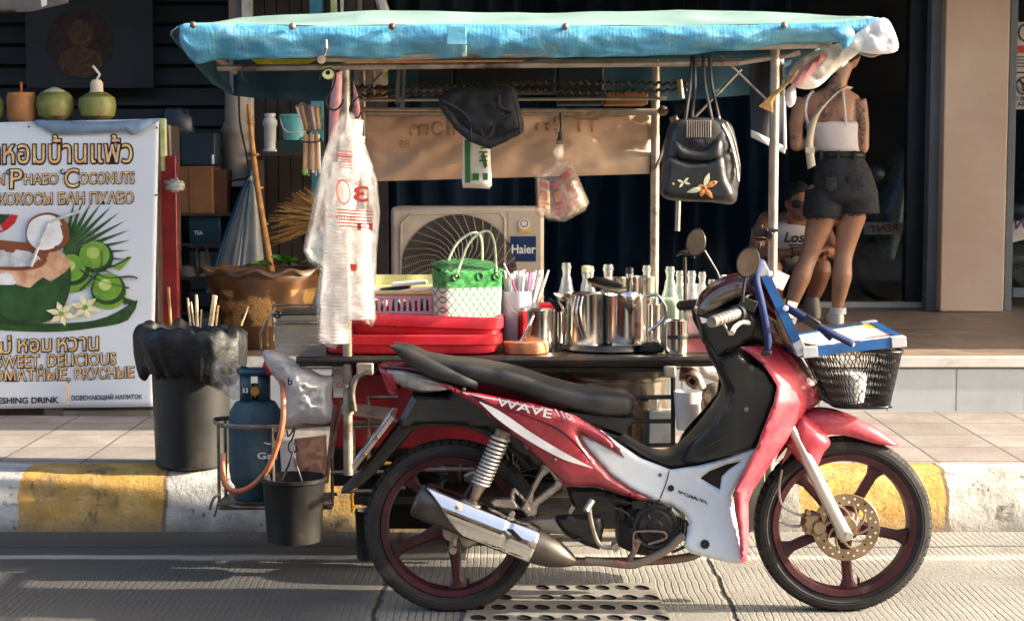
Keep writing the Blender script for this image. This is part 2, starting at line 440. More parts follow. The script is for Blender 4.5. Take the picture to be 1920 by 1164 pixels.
def m_tattoo(name, skin, centres, scale=22):
    s = NT(name); g = s.obj(); base = s.ramp(s.noise(6, 5), [(.35, skin[0]), (.7, skin[1])])
    nz = s.ramp(s.noise(scale, 6, .7, dist=2.), [(.42, 1.), (.56, .12)])
    tot = None
    for (c, r) in centres:
        dn = s.n('VectorMath', operation='SUBTRACT'); s.plug(dn.inputs[0], g); dn.inputs[1].default_value = c
        sq = s.n('VectorMath', operation='DIVIDE', i0=dn.outputs[0]); sq.inputs[1].default_value = r
        ln = s.n('VectorMath', operation='LENGTH', i0=sq.outputs[0])
        f = s.ramp(ln.outputs['Value'], [(.82, 1.), (1., 0.)])
        tot = f if tot is None else s.math('MAXIMUM', tot, f)
    cc = s.mix(s.math('MULTIPLY', tot, s.math('MULTIPLY', nz, .82)), base, '#2b2727') if tot is not None else base
    cc = s.mix(s.ramp(s.noise(16, 6, .7), [(.45, 0.), (.75, .35)]), cc, '#8f5a44'); s.set(Base_Color=cc, Roughness=.48, Subsurface_Weight=.05); s.bump(s.noise(55, 6, .65), .25, .004)
m_road(); m_kerb(); m_tiles(); m_riser(); m_woven()
mat('platform', '#8f7c6a', .5, var=.14, sc_=3, dirt='#6b5d50', dsc=2.5, bump=.05)
mat('step_edge', '#d8d2c6', .5, var=.1, dirt='#9c9384')
mat('column', '#cdb39b', .85, var=.05, sc_=2.2, c2='#dac3ae', dirt='#a8917d', dsc=6, dth=(.66, .75), bump=.25, bsc=140, bdist=.002)
mat('frame_grey', '#66717a', .5, var=.1); mat('frame_dark', '#1d2c38', .4, var=.2)
mat('dark_wall', '#152631', .8, var=.35, sc_=1.2); mat('dark_slat', '#151f26', .55, var=.2, sc_=2)
mat('dark_wood', '#3b302b', .6, var=.3, sc_=6); mat('curtain', '#22394a', .8, var=.25, sc_=3)
mat('teal_paint', '#4aa0b4', .5, dirt='#2f6773'); mat('white_paint', '#cfcfc8', .5, var=.08, dirt='#98948a', dsc=7)
mat('grey_post', '#6b6660', .6, var=.15)
mat('ac_beige', '#c3b29a', .45, var=.06, sc_=3, dirt='#8e7d68', dsc=4, dth=(.55, .85)); mat('ac_dark', '#27231f', .6); mat('ac_grille', '#8b7f6e', .45)
mat('badge_blue', '#16315f', .35); mat('white', '#e6e4de', .45, var=.04); mat('yellow_print', '#e0b428', .5)
mat('red_post', '#7a2024', .35, var=.2, dirt='#45161a'); mat('label_green', '#a9c25a', .5, c2='#e5e9c8', sc_=18)
# banner prints
mat('banner', '#cdd5dd', .42, var=.03, sc_=1.5, bump=.06, bsc=6)
mat('print_black', '#191310', .45); 
def grad(name, a, b, axis=2, s0=0., s1=1., nz=9.):
    s = NT(name); v = s.math('ADD', s.math('MULTIPLY', s.noise(nz, 3), .45), .25)
    s.set(Base_Color=s.ramp(v, [(.35, a), (.6, b)]), Roughness=.45)
grad('print_gold', '#c98a4c', '#f0d8a0', nz=30.); grad('print_green', '#16301a', '#2c5526', nz=12.); grad('print_lime', '#477f26', '#88b53c', nz=14.)
mat('print_husk', '#c98d62', .45, c2='#e9c7a2', sc_=14); mat('print_flesh', '#dfe3e6', .45, c2='#f3f3ef', sc_=10); mat('print_palegrey', '#b5b8b8', .45, c2='#d9dcdc', sc_=20)
mat('print_brown', '#7a4526', .5); mat('print_darkgreen', '#1c3a16', .5, c2='#2f5c1f', sc_=20); mat('print_cream', '#e9dfa0', .45, c2='#f5efc8', sc_=40); mat('print_red', '#b8222a', .45)
mat('coconut', '#77803a', .42, c2='#a9aa62', sc_=9, dirt='#8f7050', dsc=9, dth=(.52, .64), bump=.1); mat('coconut_brown', '#b2703a', .6, c2='#d39a62', sc_=12, dirt='#5a4a2c', dsc=6)
mat('coconut_flesh', '#eee0c8', .6); mat('straw_white', '#e8e8e6', .3); mat('straw_orange', '#d2622a', .35); mat('straw_pink', '#d65f9d', .3)
mat('blue_cloth', '#6d87a4', .6, c2='#93a9c0', sc_=5, bump=.2)
# canopy
def m_canopy():
    s = NT('canopy_blue'); mp = s.n('Mapping'); s.t.links.new(s.obj(), mp.inputs[0]); mp.inputs['Scale'].default_value = (1.2, 3, 9)
    c = s.ramp(s.noise(3, 7, .65, vec=mp.outputs[0]), [(.28, '#3f7f9c'), (.5, '#5199b6'), (.72, '#79b0c2')])
    mp2 = s.n('Mapping'); s.t.links.new(s.obj(), mp2.inputs[0]); mp2.inputs['Scale'].default_value = (2.2, 2, 1.6)
    c = s.mix(s.ramp(s.noise(4, 8, .7, vec=mp2.outputs[0], dist=.7), [(.54, 0.), (.74, .4)]), c, '#b9d3d4'); c = s.mix(s.ramp(s.noise(3.3, 8, .7), [(.55, 0.), (.78, .5)]), c, '#47616a')
    s.set(Base_Color=c, Roughness=.42); w1 = s.n('TexWave', bands_direction='X', Scale=60.).outputs[1]
    h = s.math('ADD', s.math('MULTIPLY', s.noise(7, 6, .62, vec=mp2.outputs[0], dist=1.), 1.), s.math('MULTIPLY', w1, .03)); s.bump(h, .35, .02)
m_canopy()
mat('canopy_blue_old', '#4c96b4', .4, c2='#62a9c2', sc_=5, dirt='#9fc3c8', dsc=3.2, dth=(.52, .75), bump=.16, bsc=8, bdist=.02)
mat('canopy_top', '#728c80', .6, c2='#829c8e', sc_=3, dirt='#6a9396', dsc=3, dth=(.6, .8))
mat('canopy_shaded', '#1d4256', .7, c2='#2b5a70', sc_=4)  # darker copy of the blue cloth, shade put into the colour of its flaps
mat('yellow_cloth', '#d8c22a', .8, var=.1); mat('stripe_cloth', '#c8586b', .8, c2='#e0cf7a', sc_=9); mat('grey_rag', '#9a9894', .8, c2='#b5b3ae', bump=.5, bsc=30); mat('pink_cloth', '#c98585', .85, c2='#dba3a0', bump=.2, bsc=12)
mat('white_cloth', '#dedad4', .8, var=.06, bump=.3, bsc=18); mat('tarp_tan', '#d0a98c', .7, c2='#e2c3a6', sc_=3, dirt='#8d6a4c', dsc=2.5, dth=(.6, .85), bump=.25, bsc=9, bdist=.01)
mat('tarp_ink', '#a8825f', .7); mat('black_cloth', '#1b1b1f', .85, var=.25, bump=.3, bsc=14); mat('dark_poster', '#20242a', .5, var=.15)
mat('steel_rust', '#7b6f63', .45, .65, var=.25, sc_=20, dirt='#5a3d29', dsc=11, dth=(.5, .66), bump=.1)
mat('post_steel', '#a59888', .42, .55, var=.2, sc_=14, dirt='#5e4836', dsc=9, dth=(.52, .68), bump=.1)
mat('dark_steel', '#3a3632', .42, .6, var=.25, dirt='#57402e', dsc=9); mat('black_metal', '#15161a', .4, .3, var=.2)
mat('stainless', '#c8c4bd', .2, 1., var=.06, sc_=5, dirt='#8d867b', dsc=5, dth=(.55, .85), bump=.05, bsc=14); mat('stainless_dull', '#8d867c', .34, 1., var=.15, dirt='#55493d', dsc=6)
mat('red_panel', '#8f1420', .4, var=.15, dirt='#5c1016'); mat('red_plastic', '#c0141f', .32, var=.12, c2='#d4303a', sc_=6, bump=.06, bsc=30)
mat('pink_plastic', '#cfb0b4', .4, var=.08); mat('yellow_plastic', '#cfcf8a', .4); mat('clear_tub', '#d6d8d8', .3, var=.05)
mat('bamboo', '#b5793a', .5, c2='#d39c58', sc_=14, dirt='#6b4422', dsc=12); mat('broom_straw', '#a8793c', .8, c2='#c79a58', sc_=40)
mat('wood_block', '#a6603a', .6, c2='#cc8c58', sc_=16, dirt='#7a3f24', dsc=9); mat('wood_top', '#c89a68', .6, c2='#dcb688', sc_=10)
mat('knife_black', '#101114', .4); mat('leaf', '#3f7a24', .45, c2='#6aa637', sc_=18); mat('can_grey', '#191816', .5, c2='#26241f', sc_=4, dirt='#57493a', dsc=3.5, dth=(.6, .8), bump=.1)
mat('bin_bag', '#08090a', .55, var=.3, bump=.7, bsc=11, bdist=.02); mat('skewer', '#d9b98a', .7, c2='#eed9b4', sc_=30)
def m_pot():
    s = NT('glazed_pot'); g = s.xyz()
    c = s.ramp(s.noise(7, 6), [(.3, '#4a3320'), (.7, '#765234')])
    v = s.n('TexVoronoi', Scale=46, feature='DISTANCE_TO_EDGE'); sc = s.ramp(v.outputs[0], [(.05, 0.), (.12, 1.)])
    zone = s.math('MULTIPLY', s.ramp(s.noise(7, 2), [(.47, 0.), (.53, 1.)]), s.ramp(g[2], [(.12, 0.), (.13, 1.), (.3, 1.), (.31, 0.)]))
    c = s.mix(s.math('MULTIPLY', zone, sc), c, '#c69a58'); s.set(Base_Color=c, Roughness=.3); s.bump(s.math('MULTIPLY', zone, sc), .4, .006)
m_pot(); mat('pot_rim', '#5c4a42', .5, c2='#75604f', sc_=8)
mat('cardboard', '#7a4f2e', .85, c2='#8d6038', sc_=3); mat('box_dark', '#14202a', .5); mat('bucket_aqua', '#6fc4c0', .4, var=.06); mat('bottle_white', '#d8d6d2', .4)
mat('umb_white', '#a3a39c', .6, c2='#c2beb4', sc_=6); mat('umb_blue', '#2c536c', .6); mat('smoked_tube', '#8f857a', .5, c2='#a79b8c', sc_=6)
mat('gas_blue', '#123545', .42, .1, var=.12, sc_=5, dirt='#123040', dsc=5); 
def m_gasnet():
    s = NT('gas_net'); v = s.n('TexVoronoi', Scale=72., feature='DISTANCE_TO_EDGE')
    c = s.mix(s.ramp(v.outputs[0], [(.08, 1.), (.24, 0.)]), s.ramp(s.noise(5, 5), [(.35, '#081a24'), (.7, '#0e2733')]), '#33545f')
    s.set(Base_Color=c, Roughness=.5); s.bump(s.math('MULTIPLY', v.outputs[0], -1.), .7, .006)
m_gasnet()
mat('brass', '#b08a48', .35, .9); mat('valve_red', '#b51d22', .35); mat('hose_orange', '#b05f38', .38, c2='#c97a50', sc_=20, dirt='#6f3c26', dsc=14); mat('hose_yellow', '#d9a224', .4)
mat('pail_black', '#161411', .5, .2, c2='#27231d', sc_=7, dirt='#57483a', dsc=6, dth=(.6, .78), bump=.12)
plastic_film('bag_white', '#fcfaf6', .95, .3, .6, 30, .6); plastic_film('bag_clear', '#f4eeea', .27, .14, .35, 18, .6); plastic_film('bag_clear2', '#eaded4', .26, .14, .4, 16, .5)
plastic_film('cup_stack', '#f8f4ee', .6, .25, .3, 12, .5); plastic_film('cup_dirty', '#e6ddd0', .8, .3, .3, 20, .5)
mat('ink_red', '#c2402f', .5); mat('food_orange', '#b5612c', .5, c2='#d8a874', sc_=14, dirt='#c23b2a', dsc=9); mat('packet_green', '#2e6b34', .45); mat('packet_white', '#d9d6c4', .45)
mat('snack_box', '#b88a5a', .5, c2='#d8b88c', sc_=10, dirt='#8a3f38', dsc=12, dth=(.58, .66)); mat('snack_dark', '#6e3a35', .5)
mat('leather', '#1b1d1f', .5, var=.25, bump=.2, bsc=90, bdist=.0015); mat('leather_in', '#2c2a26', .7); mat('zip', '#b9a99c', .35, .7); mat('petal_cream', '#c9c9a0', .6); mat('petal_orange', '#c87a3c', .6)
def bottle_glass(name, c, d=.16):
    s = NT(name); s.t.nodes.remove(s.b); x = s.n('BsdfTransparent', Color=c); g = s.n('BsdfGlossy', Roughness=.04); t = s.n('BsdfTranslucent', Color=(.9, .93, .9)); f = s.n('BsdfDiffuse', Color=(.85, .88, .86))
    td = s.n('MixShader', i0=.5, i1=t.outputs[0], i2=f.outputs[0]); a = s.n('MixShader', i0=d, i1=x.outputs[0], i2=td.outputs[0]); lw = s.n('LayerWeight', Blend=.4)
    e = s.n('MixShader', i0=s.math('ADD', s.math('MULTIPLY', lw.outputs[1], .7), .06), i1=a.outputs[0], i2=g.outputs[0]); s.t.links.new(e.outputs[0], s.out.inputs[0])
bottle_glass('glass_bottle', (.86, .9, .88)); bottle_glass('glass_green', (.8, .92, .82), .2); bottle_glass('glass_clear', (.94, .95, .94), .2)
mat('juice_red', '#d02a3c', .25, c2='#dd5a62', sc_=3); mat('juice_pink', '#dba09c', .25); mat('juice_green', '#c3cfb8', .3); mat('juice_orange', '#d8922a', .3); mat('cap_dark', '#191a1c', .4); mat('mint', '#3f7a24', .5, c2='#b7c94a', sc_=60)
glassy('shop_glass', (.7, .78, .82), .02, .2)
# bike
def m_paint(name, a, b, rough=.28, dirt=None):
    s = NT(name); c = s.ramp(s.noise(3, 5), [(.3, a), (.75, b)])
    if dirt: c = s.mix(s.ramp(s.noise(6, 8, .7), [(.42, 0.), (.8, .55)]), c, dirt)
    c = s.mix(s.ramp(s.noise(160, 3, .7), [(.64, 0.), (.70, .45)]), c, '#cbb6ac')
    s.set(Base_Color=c, Roughness=s.ramp(s.noise(8, 6, .65), [(.3, rough * .7), (.75, rough * 1.7)]), Coat_Weight=.25); s.plug(s.b.inputs['Coat Roughness'], .12)
m_paint('red_paint', '#7c1022', '#8f1a2b', .3, '#8d4a4c'); m_paint('shield_red', '#a52435', '#b13443', .38, '#c77a7c'); m_paint('white_fair', '#c9d0d3', '#d8dcdc', .34, '#a59c8e'); m_paint('maroon', '#3d0f18', '#551520', .25)
mat('black_plastic', '#171716', .45, c2='#201f1c', sc_=8, dirt='#3d372c', dsc=6, dth=(.55, .85), bump=.15, bsc=200, bdist=.001)
mat('seat_vinyl', '#1f1e1c', .5, c2='#2a2825', sc_=6, dirt='#433e35', dsc=4, dth=(.55, .85), bump=.25, bsc=220, bdist=.001)
mat('tyre', '#1e1c1b', .8, c2='#2b2826', sc_=10, dirt='#5f564a', dsc=9, dth=(.55, .8), bump=.2, bsc=120); mat('rim_red', '#3a141a', .45, .2, c2='#4a1b21', sc_=10, dirt='#6b5148', dsc=12, dth=(.6, .8))
mat('chrome', '#d2cfc8', .12, 1., var=.05, dirt='#8f8676', dsc=12, dth=(.6, .85), bump=.12, bsc=10); mat('exhaust_dark', '#57514a', .42, .75, dirt='#5e4d3d', dsc=8); mat('alloy', '#a39b90', .4, .75, var=.12, dirt='#6d5f4e', dsc=12); mat('fork_silver', '#c8c2b6', .35, .6, var=.06)
mat('disc', '#9b8468', .34, .85, c2='#b39c7c', sc_=14); mat('engine', '#1c1c1c', .5, .4, c2='#292724', sc_=10, dirt='#4d4436', dsc=10, dth=(.58, .8)); mat('pipe_rust', '#7e7064', .5, .6, dirt='#7a4a32', dsc=14, dth=(.5, .66))
mat('lamp_clear', '#8f8a84', .12, .2, c2='#b5aea6', sc_=18, coat=.8); mat('lamp_red', '#a01622', .15, coat=1.); mat('mirror', '#d8d8d8', .03, 1., var=.01); mat('rubber', '#151515', .65)
mat('decal_white', '#d6d4d0', .4); mat('decal_dark', '#22201f', .4); mat('plate', '#c4c4be', .45, c2='#a8adb4', sc_=30); mat('panel_dark_line', '#2b1015', .5)
mat('menu_blue', '#14497e', .4, c2='#1b568f', sc_=10); mat('menu_white', '#dfdcd0', .35, c2='#e9e3d0', sc_=8); mat('menu_red', '#b83028', .35, c2='#d0603e', sc_=12, dirt='#7a1c1e', dsc=6); mat('strap_blue', '#10234f', .85); mat('corner_grey', '#9ea0a2', .4)
mat('drain', '#8a857c', .6, .35, c2='#a59f94', sc_=6, dirt='#5f5a52', dsc=4, bump=.15); mat('hole', '#060606', .9)
# people
mat('denim_black', '#24262a', .85, c2='#33353a', sc_=30, bump=.3, bsc=120); mat('top_white', '#d9d2ce', .8, var=.04, bump=.15, bsc=30); mat('cream_strap', '#d8cbb4', .6, var=.06); mat('hair_dark', '#17120f', .6, var=.3, sc_=30); mat('shoe_white', '#d9d6d2', .6); mat('shoe_grey', '#8b8478', .7)
mat('tank_white', '#b9b6b2', .8, var=.05); mat('scooter_grey', '#8b9397', .3, .3); mat('scooter_dark', '#1b2024', .35, .2); mat('plate_sign', '#c9c0b6', .5)
# ---------------------------------------------------------------- setting
YK, YP, ZS, ZP = 6.50, 8.28, .22, .487
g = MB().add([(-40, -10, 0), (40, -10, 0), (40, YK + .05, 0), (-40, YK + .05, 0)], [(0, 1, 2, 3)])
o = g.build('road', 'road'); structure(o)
o.location = (0, 0, 0); 
for v in o.data.vertices: v.co += Vector((0, (YK + .05 - 10) / 2, 0))
prof = [(YK, -.03), (YK + .012, .06), (YK + .04, .15), (YK + .06, .19), (YK + .10, .215), (YK + .16, .224), (YK + .26, .224)]
kb = MB()
def kf(u, v):
    x = -12 + 24 * u; i = min(int(v * 6 + 1e-6), 5); t = v * 6 - i
    y = prof[i][0] + (prof[i + 1][0] - prof[i][0]) * t; z = prof[i][1] + (prof[i + 1][1] - prof[i][1]) * t
    n = noise.fractal(Vector((x * 6, y * 9, z * 9)), .8, 2, 4) * .006
    return (x, y - n, z + n * .5)
kb.grid(kf, 420, 12)
o = kb.build('kerb', 'kerb', ang=80); structure(o)
for v in o.data.vertices: v.co += Vector((o.location.x, 0, 0))
o.location.x = 0
structure(MB().add([(-12, YK + .255, ZS), (12, YK + .255, ZS), (12, YP + .02, ZS), (-12, YP + .02, ZS)], [(0, 1, 2, 3)]).build('sidewalk', 'tiles'))
b = MB(); b.box((2, YP + 2.5, ZP - .15), (30, 5, .3)); structure(b.build('raised_floor', 'platform'))
b = MB(); b.box((2, YP - .006, (ZS + ZP - .05) / 2 - .01), (30, .012, ZP - .05 - ZS)); b.box((2, YP - .012, ZP - .024), (30, .03, .052), None, 1)
structure(b.build('step_riser', ['riser_tile', 'step_edge'], bevel=.004))
# shop building
bd = thing('shop_building', 'dark shop front with plate glass, beige pillar and deep shaded porch behind the stall', 'building', (1, 11.25, ZP))
YG = 11.25
b = MB(); b.box((0, 15.2, 2.3), (24, .2, 5)); b.box((-7, 11.7, 2.3), (.2, 7, 5)); b.box((9.5, 13.2, 2.3), (.2, 4, 5)); b.build('back_wall', 'dark_wall', bd)
b = MB(); b.box((4, 11.8, 3.35), (24, 7.05, .25)); b.build('porch_roof', 'dark_wall', bd)
MB().box((0, 7.85, 2.42), (11.6, .95, .05)).build('awning', 'dark_slat', bd)
a0, a1 = P(1768, 300, 10.9), P(1888, 300, 10.9)
MB().box(((a0.x + a1.x) / 2, 11.1, 1.9), (a1.x - a0.x, .4, 2.82)).build('pillar', 'column', bd, bevel=.008)
def post(px0, px1, Y, d, m, name, z0=None, z1=3.2):
    a, c = P(px0, 300, Y), P(px1, 300, Y); z0 = ZP if z0 is None else z0
    return MB().box(((a.x + c.x) / 2, Y + d / 2, (z0 + z1) / 2), (c.x - a.x, d, z1 - z0)).build(name, m, bd, bevel=.004)
post(1742, 1767, 11.0, .12, 'frame_grey', 'door_frame'); post(1889, 1903, 11.0, .12, 'frame_grey', 'door_frame')
post(1702, 1741, YG, .1, 'frame_dark', 'door_frame')
b = MB(); a, c = P(1000, 300, YG), P(1741, 300, YG); b.box(((a.x + c.x) / 2, YG + .03, ZP + .02), (c.x - a.x, .08, .036)); b.build('door_sill', 'step_edge', bd)
MB().box(((a.x + c.x) / 2, YG + .06, 1.95), (c.x - a.x, .012, 2.7)).build('window_glass', 'shop_glass', bd)
a, c = P(1904, 300, YG), P(2150, 300, YG); MB().box(((a.x + c.x) / 2, YG + .06, 1.95), (c.x - a.x, .012, 2.7)).build('window_glass', 'shop_glass', bd)
MB().box(((a.x + c.x) / 2, YG + .03, ZP + .1), (c.x - a.x, .1, .06)).build('door_sill', 'frame_grey', bd)
cb = MB(); a, c = P(715, 300, 11.7), P(1480, 300, 11.7)
cb.grid(lambda u, v: (a.x + (c.x - a.x) * u, 11.75 + .05 * math.sin(u * 95 + 1.5 * math.sin(u * 17)) + .02 * noise.noise(Vector((u * 40, v * 2, 0))), ZP + .01 + 2.8 * v), 240, 6)
cb.build('curtain', 'curtain', bd)
# left: horizontally slatted shutter, timber wall with posts
sl_ = MB(); a, c = P(-60, 300, 10.9), P(428, 300, 10.9); z = ZP
while z < 3.1:
    sl_.box(((a.x + c.x) / 2, 10.95, z + .065), (c.x - a.x, .04, .11), Matrix.Rotation(R(-14), 3, 'X')); z += .13
sl_.build('slatted_shutter', 'dark_slat', bd)
post(432, 456, 10.3, .08, 'grey_post', 'post'); post(456, 474, 10.28, .08, 'white_paint', 'post'); post(583, 606, 10.25, .06, 'teal_paint', 'post')
w_ = MB(); a, c = P(476, 300, 10.5), P(728, 300, 10.5); n_ = 11
for i in range(n_):
    x = a.x + (c.x - a.x) * (i + .5) / n_; w_.box((x, 10.52 + .004 * (i % 2), 1.9), ((c.x - a.x) / n_ - .006, .03, 2.8))
w_.build('timber_wall', 'dark_wood', bd)
for x0, x1, m_ in ((622, 634, 'label_green'), (640, 646, 'white_paint'), (652, 668, 'bamboo'), (672, 680, 'grey_post')): post(x0, x1, 10.2, .04, 'dark_wood' if m_ == 'bamboo' else m_, 'post', 1.9)
b = MB(); q0, q1 = P(700, -40, 10.0), P(722, 26, 10.0); b.tube([q0, q1], .03, 6); b.build('brace', 'white_paint', bd)
# back counter of the left shop: shelves
b = MB(); a, c = P(470, 288, 9.9), P(600, 288, 9.9); b.box(((a.x + c.x) / 2, 10.1, a.z), (c.x - a.x, .4, .025)); b.build('shelf', 'dark_wood', bd)
# hanging fringe at the very top left
MB().panel([(-20, -20), (130, -20), (128, 6), (60, 22), (-20, 26)], 9.2, t=.01, r=12, wr=.01).build('awning_flap', 'grey_post', bd)
MB().panel([(75, -20), (88, -20), (88, 10), (78, 14)], 9.15, t=.004, r=6).build('awning_tag', 'white', bd)
# dark poster deep in the shop: a dim golden seated figure, plain stand-in
pt = thing('wall_poster', 'dim dark poster with an orange gold figure hung above the coconuts', 'poster', P(150, 200, 10.7))
MB().boxpx(50, -20, 285, 165, 10.75, .01).build('poster_sheet', 'dark_slat', pt)
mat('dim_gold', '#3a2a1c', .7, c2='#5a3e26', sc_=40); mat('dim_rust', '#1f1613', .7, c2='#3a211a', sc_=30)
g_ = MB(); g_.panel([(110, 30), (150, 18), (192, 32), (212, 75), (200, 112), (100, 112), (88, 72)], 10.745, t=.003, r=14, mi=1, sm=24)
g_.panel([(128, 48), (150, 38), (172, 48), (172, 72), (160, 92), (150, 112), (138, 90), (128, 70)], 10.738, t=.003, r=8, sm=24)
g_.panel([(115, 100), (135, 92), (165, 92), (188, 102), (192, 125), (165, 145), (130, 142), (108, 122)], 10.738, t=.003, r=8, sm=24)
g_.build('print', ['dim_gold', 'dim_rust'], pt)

# the street's other side, mirrored in chrome, glass and mirrors
ob = thing('street_building', 'plain tan shop house facing the cart from across the street', 'building', (0, -11, 0))
b = MB(); b.box((0, -11.5, 3.6), (60, 1, 7.2)); b.build('wall', mat('far_wall', '#4f3b28', .8, c2='#b8926a', sc_=1.3, dirt='#2c241d', dsc=.8), ob)
b = MB()
for i in range(14): b.box((-27 + 4 * i, -10.98, 1.5), (2.6, .08, 2.6)); b.box((-27 + 4 * i, -10.98, 5.2), (1.5, .08, 1.6))
b.build('window', 'dark_wall', ob)
# ---------------------------------------------------------------- motorbike
YB = 5.33
bike = thing('motorbike', 'red and white step-through motorbike with a black wire basket parked before the drinks cart', 'motorbike', (P(1210, 900, YB).x, YB, 0))
def BP(px, py, d=0.): return P(px, py, YB - d)      # d = metres towards the camera
def part_(mb, name, m, par=bike, **k): return mb.build(name, m, par, **k)
def mk_wheel(cx, cy, rpx, tw, disc):
    c = BP(cx, cy); r = mpx(rpx, YB); c.z = r - .003
    b = MB()
    # rim: outer lip ring + inner web
    R1, R2 = r * .82, r * .725
    b.lathe([(R2, -.018), (R2 + .004, -.03), (R1 - .004, -.034), (R1, -.03), (R1 + .004, -.02), (R1 + .004, .02), (R1, .03), (R1 - .004, .034), (R2 + .004, .03), (R2, .018), (R2, -.018)], c, 72, 'Y')
    b.lathe([(0, -.05), (.028, -.05), (.036, -.045), (.05, -.034), (.052, .034), (.036, .045), (0, .05)], c, 32, 'Y')
    for k in range(5):
        a = R(60 + 72 * k); d = Vector((math.cos(a), 0, math.sin(a))); t = Vector((-d.z, 0, d.x)); rs = []
        for q, wd, th in ((.042, .026, .017), (.075, .019, .015), (R2 * .55, .0155, .013), (R2 * .86, .016, .014), (R2 * .95, .023, .016), (R2 + .006, .036, .017)):
            p = c + d * q; rs.append([p + t * wd - Vector((0, th * .55, 0)), p + t * wd * .55 - Vector((0, th, 0)), p - t * wd * .55 - Vector((0, th, 0)), p - t * wd - Vector((0, th * .55, 0)),
                                      p - t * wd + Vector((0, th * .55, 0)), p - t * wd * .55 + Vector((0, th, 0)), p + t * wd * .55 + Vector((0, th, 0)), p + t * wd + Vector((0, th * .55, 0))])
        b.rings(rs)
    b.tube([c + Vector((.02, -.0, -R2 * .99)).lerp(Vector((R2 * .27, 0, -R2 * .96)), 1), c + Vector((R2 * .255, 0, -R2 * .85))], .0045, 6)
    wh = part_(b, 'wheel', 'rim_red', ang=35)
    t = MB(); h = tw / 2
    t.lathe([(R1 - .002, -.028), (R1 + .004, -h * .78), (R1 + (r - R1) * .45, -h), (R1 + (r - R1) * .75, -h * .9), (r - .012, -h * .66), (r - .004, -h * .35), (r - .001, 0), (r - .004, h * .35), (r - .012, h * .66), (R1 + (r - R1) * .75, h * .9), (R1 + (r - R1) * .45, h), (R1 + .004, h * .78), (R1 - .002, .028)], c, 96, 'Y')
    # tread blocks
    N = 58
    for k in range(N):
        for sgn in (-1, 1):
            a = 2 * math.pi * (k + (.25 if sgn > 0 else -.25)) / N; rot = Matrix.Rotation(-a, 3, 'Y')
            v = [(r - .013, h * .70), (r - .001, h * .50), (r + .001, h * .06), (r - .009, h * .06)]; da = .038
            vs = []
            for e in (-1, 1):
                for (rr, yy) in v:
                    aa = a + e * da + yy / h * .06; vs.append(c + Vector((rr * math.cos(aa), sgn * yy, rr * math.sin(aa))))
            t.add(vs, [(0, 1, 2, 3), (7, 6, 5, 4), (0, 4, 5, 1), (1, 5, 6, 2), (2, 6, 7, 3)])
    t.lathe([(R1 + .012, -h * .93), (R1 + .016, -h * 1.0), (R1 + .02, -h * .97)], c, 96, 'Y')
    part_(t, 'tyre', 'tyre', wh, ang=30)
    if disc:
        for side in (-1,):
            dd = MB(); y = -.058; ro, ri, rm = mpx(64, YB), mpx(42, YB), mpx(20, YB); n = 72
            def ringf(a0, a1, y0): pass
            # braking band with drilled holes
            holes = []
            dd.lathe([(ri, y), (ro - .001, y), (ro, y + .001), (ro, y + .0035), (ri, y + .0035), (ri, y)], c, 72, 'Y')
            for k in range(10):
                a = 2 * math.pi * k / 10; pts = []
                for q in range(7):
                    rr = rm + (ri - rm + .004) * q / 6; pts.append(c + Vector((rr * math.cos(a + q * .11), y + .002, rr * math.sin(a + q * .11))))
                dd.tube(pts, .0042, 6)
            dd.lathe([(.010, y - .002), (rm, y - .002), (rm + .003, y), (rm + .003, y + .004), (.01, y + .004)], c, 36, 'Y')
            for k in range(34):
                a = 2 * math.pi * k / 34; rr = (ro * .88 if k % 2 else ro * .76)
                dd.lathe([(0, y - .0006), (.0036, y - .0006), (.0036, y)], c + Vector((rr * math.cos(a), 0, rr * math.sin(a))), 8, 'Y', mi=1 if k % 5 == 0 else 2)
            for k in range(5):
                a = R(40 + 72 * k); dd.lathe([(0, y - .008), (.006, y - .008), (.007, y - .002)], c + Vector((rm * .8 * math.cos(a), 0, rm * .8 * math.sin(a))), 8, 'Y')
            part_(dd, 'brake_disc', ['disc', 'hole', 'white_cloth'], wh, ang=30)
    return c, r
CR, RR = mk_wheel(847, 974, 166, .085, False)
CF, RF = mk_wheel(1580, 979, 169, .075, True)
# front fork legs, caliper, hose
for sg in (-1, 1):
    d = -sg * .085
    a, bb = P(1508, 850, YB + sg * .085), P(1587, 1008, YB + sg * .085)
    f = MB(); ax = (bb - a)
    f.tube([a + ax * t for t in (-.5, .0, .04, .5, .78, .84, .97, 1.02)], [(0, .0135), (.14, .0135), (.15, .019), (.7, .0215), (.9, .0235), (1, .019)], 16)
    f.lathe([(0, sg * .03), (.012, sg * .03), (.014, sg * .02), (.014, sg * -.012)], bb + Vector((.003, 0, .012)), 12, 'Y')
    fl = part_(f, 'fork_leg', 'fork_silver')
    if sg < 0:
        k = MB(); cc = P(1522, 985, YB - .075)
        k.panel([(1503, 962), (1522, 955), (1540, 962), (1546, 985), (1545, 1002), (1528, 1004), (1510, 1000), (1500, 985)], YB - .06, t=.03, r=7)
        k.lathe([(0, -.048), (.019, -.048), (.021, -.043), (.021, -.01)], P(1532, 984, YB - .055), 18, 'Y')
        for q in ((1513, 958), (1543, 998)): k.lathe([(0, -.03), (.008, -.03), (.008, .0)], P(*q, YB - .07), 10, 'Y')
        part_(k, 'caliper', 'disc', bike)
        k = MB(); k.tube([P(*q, YB - .07) for q in ((1466, 880), (1461, 915), (1466, 945), (1490, 962), (1510, 966))], .0042, 8, res=20); k.tube([P(*q, YB - .05) for q in ((1460, 975), (1480, 985), (1500, 986))], .0045, 8, res=8)
        part_(k, 'brake_hose', 'alloy')
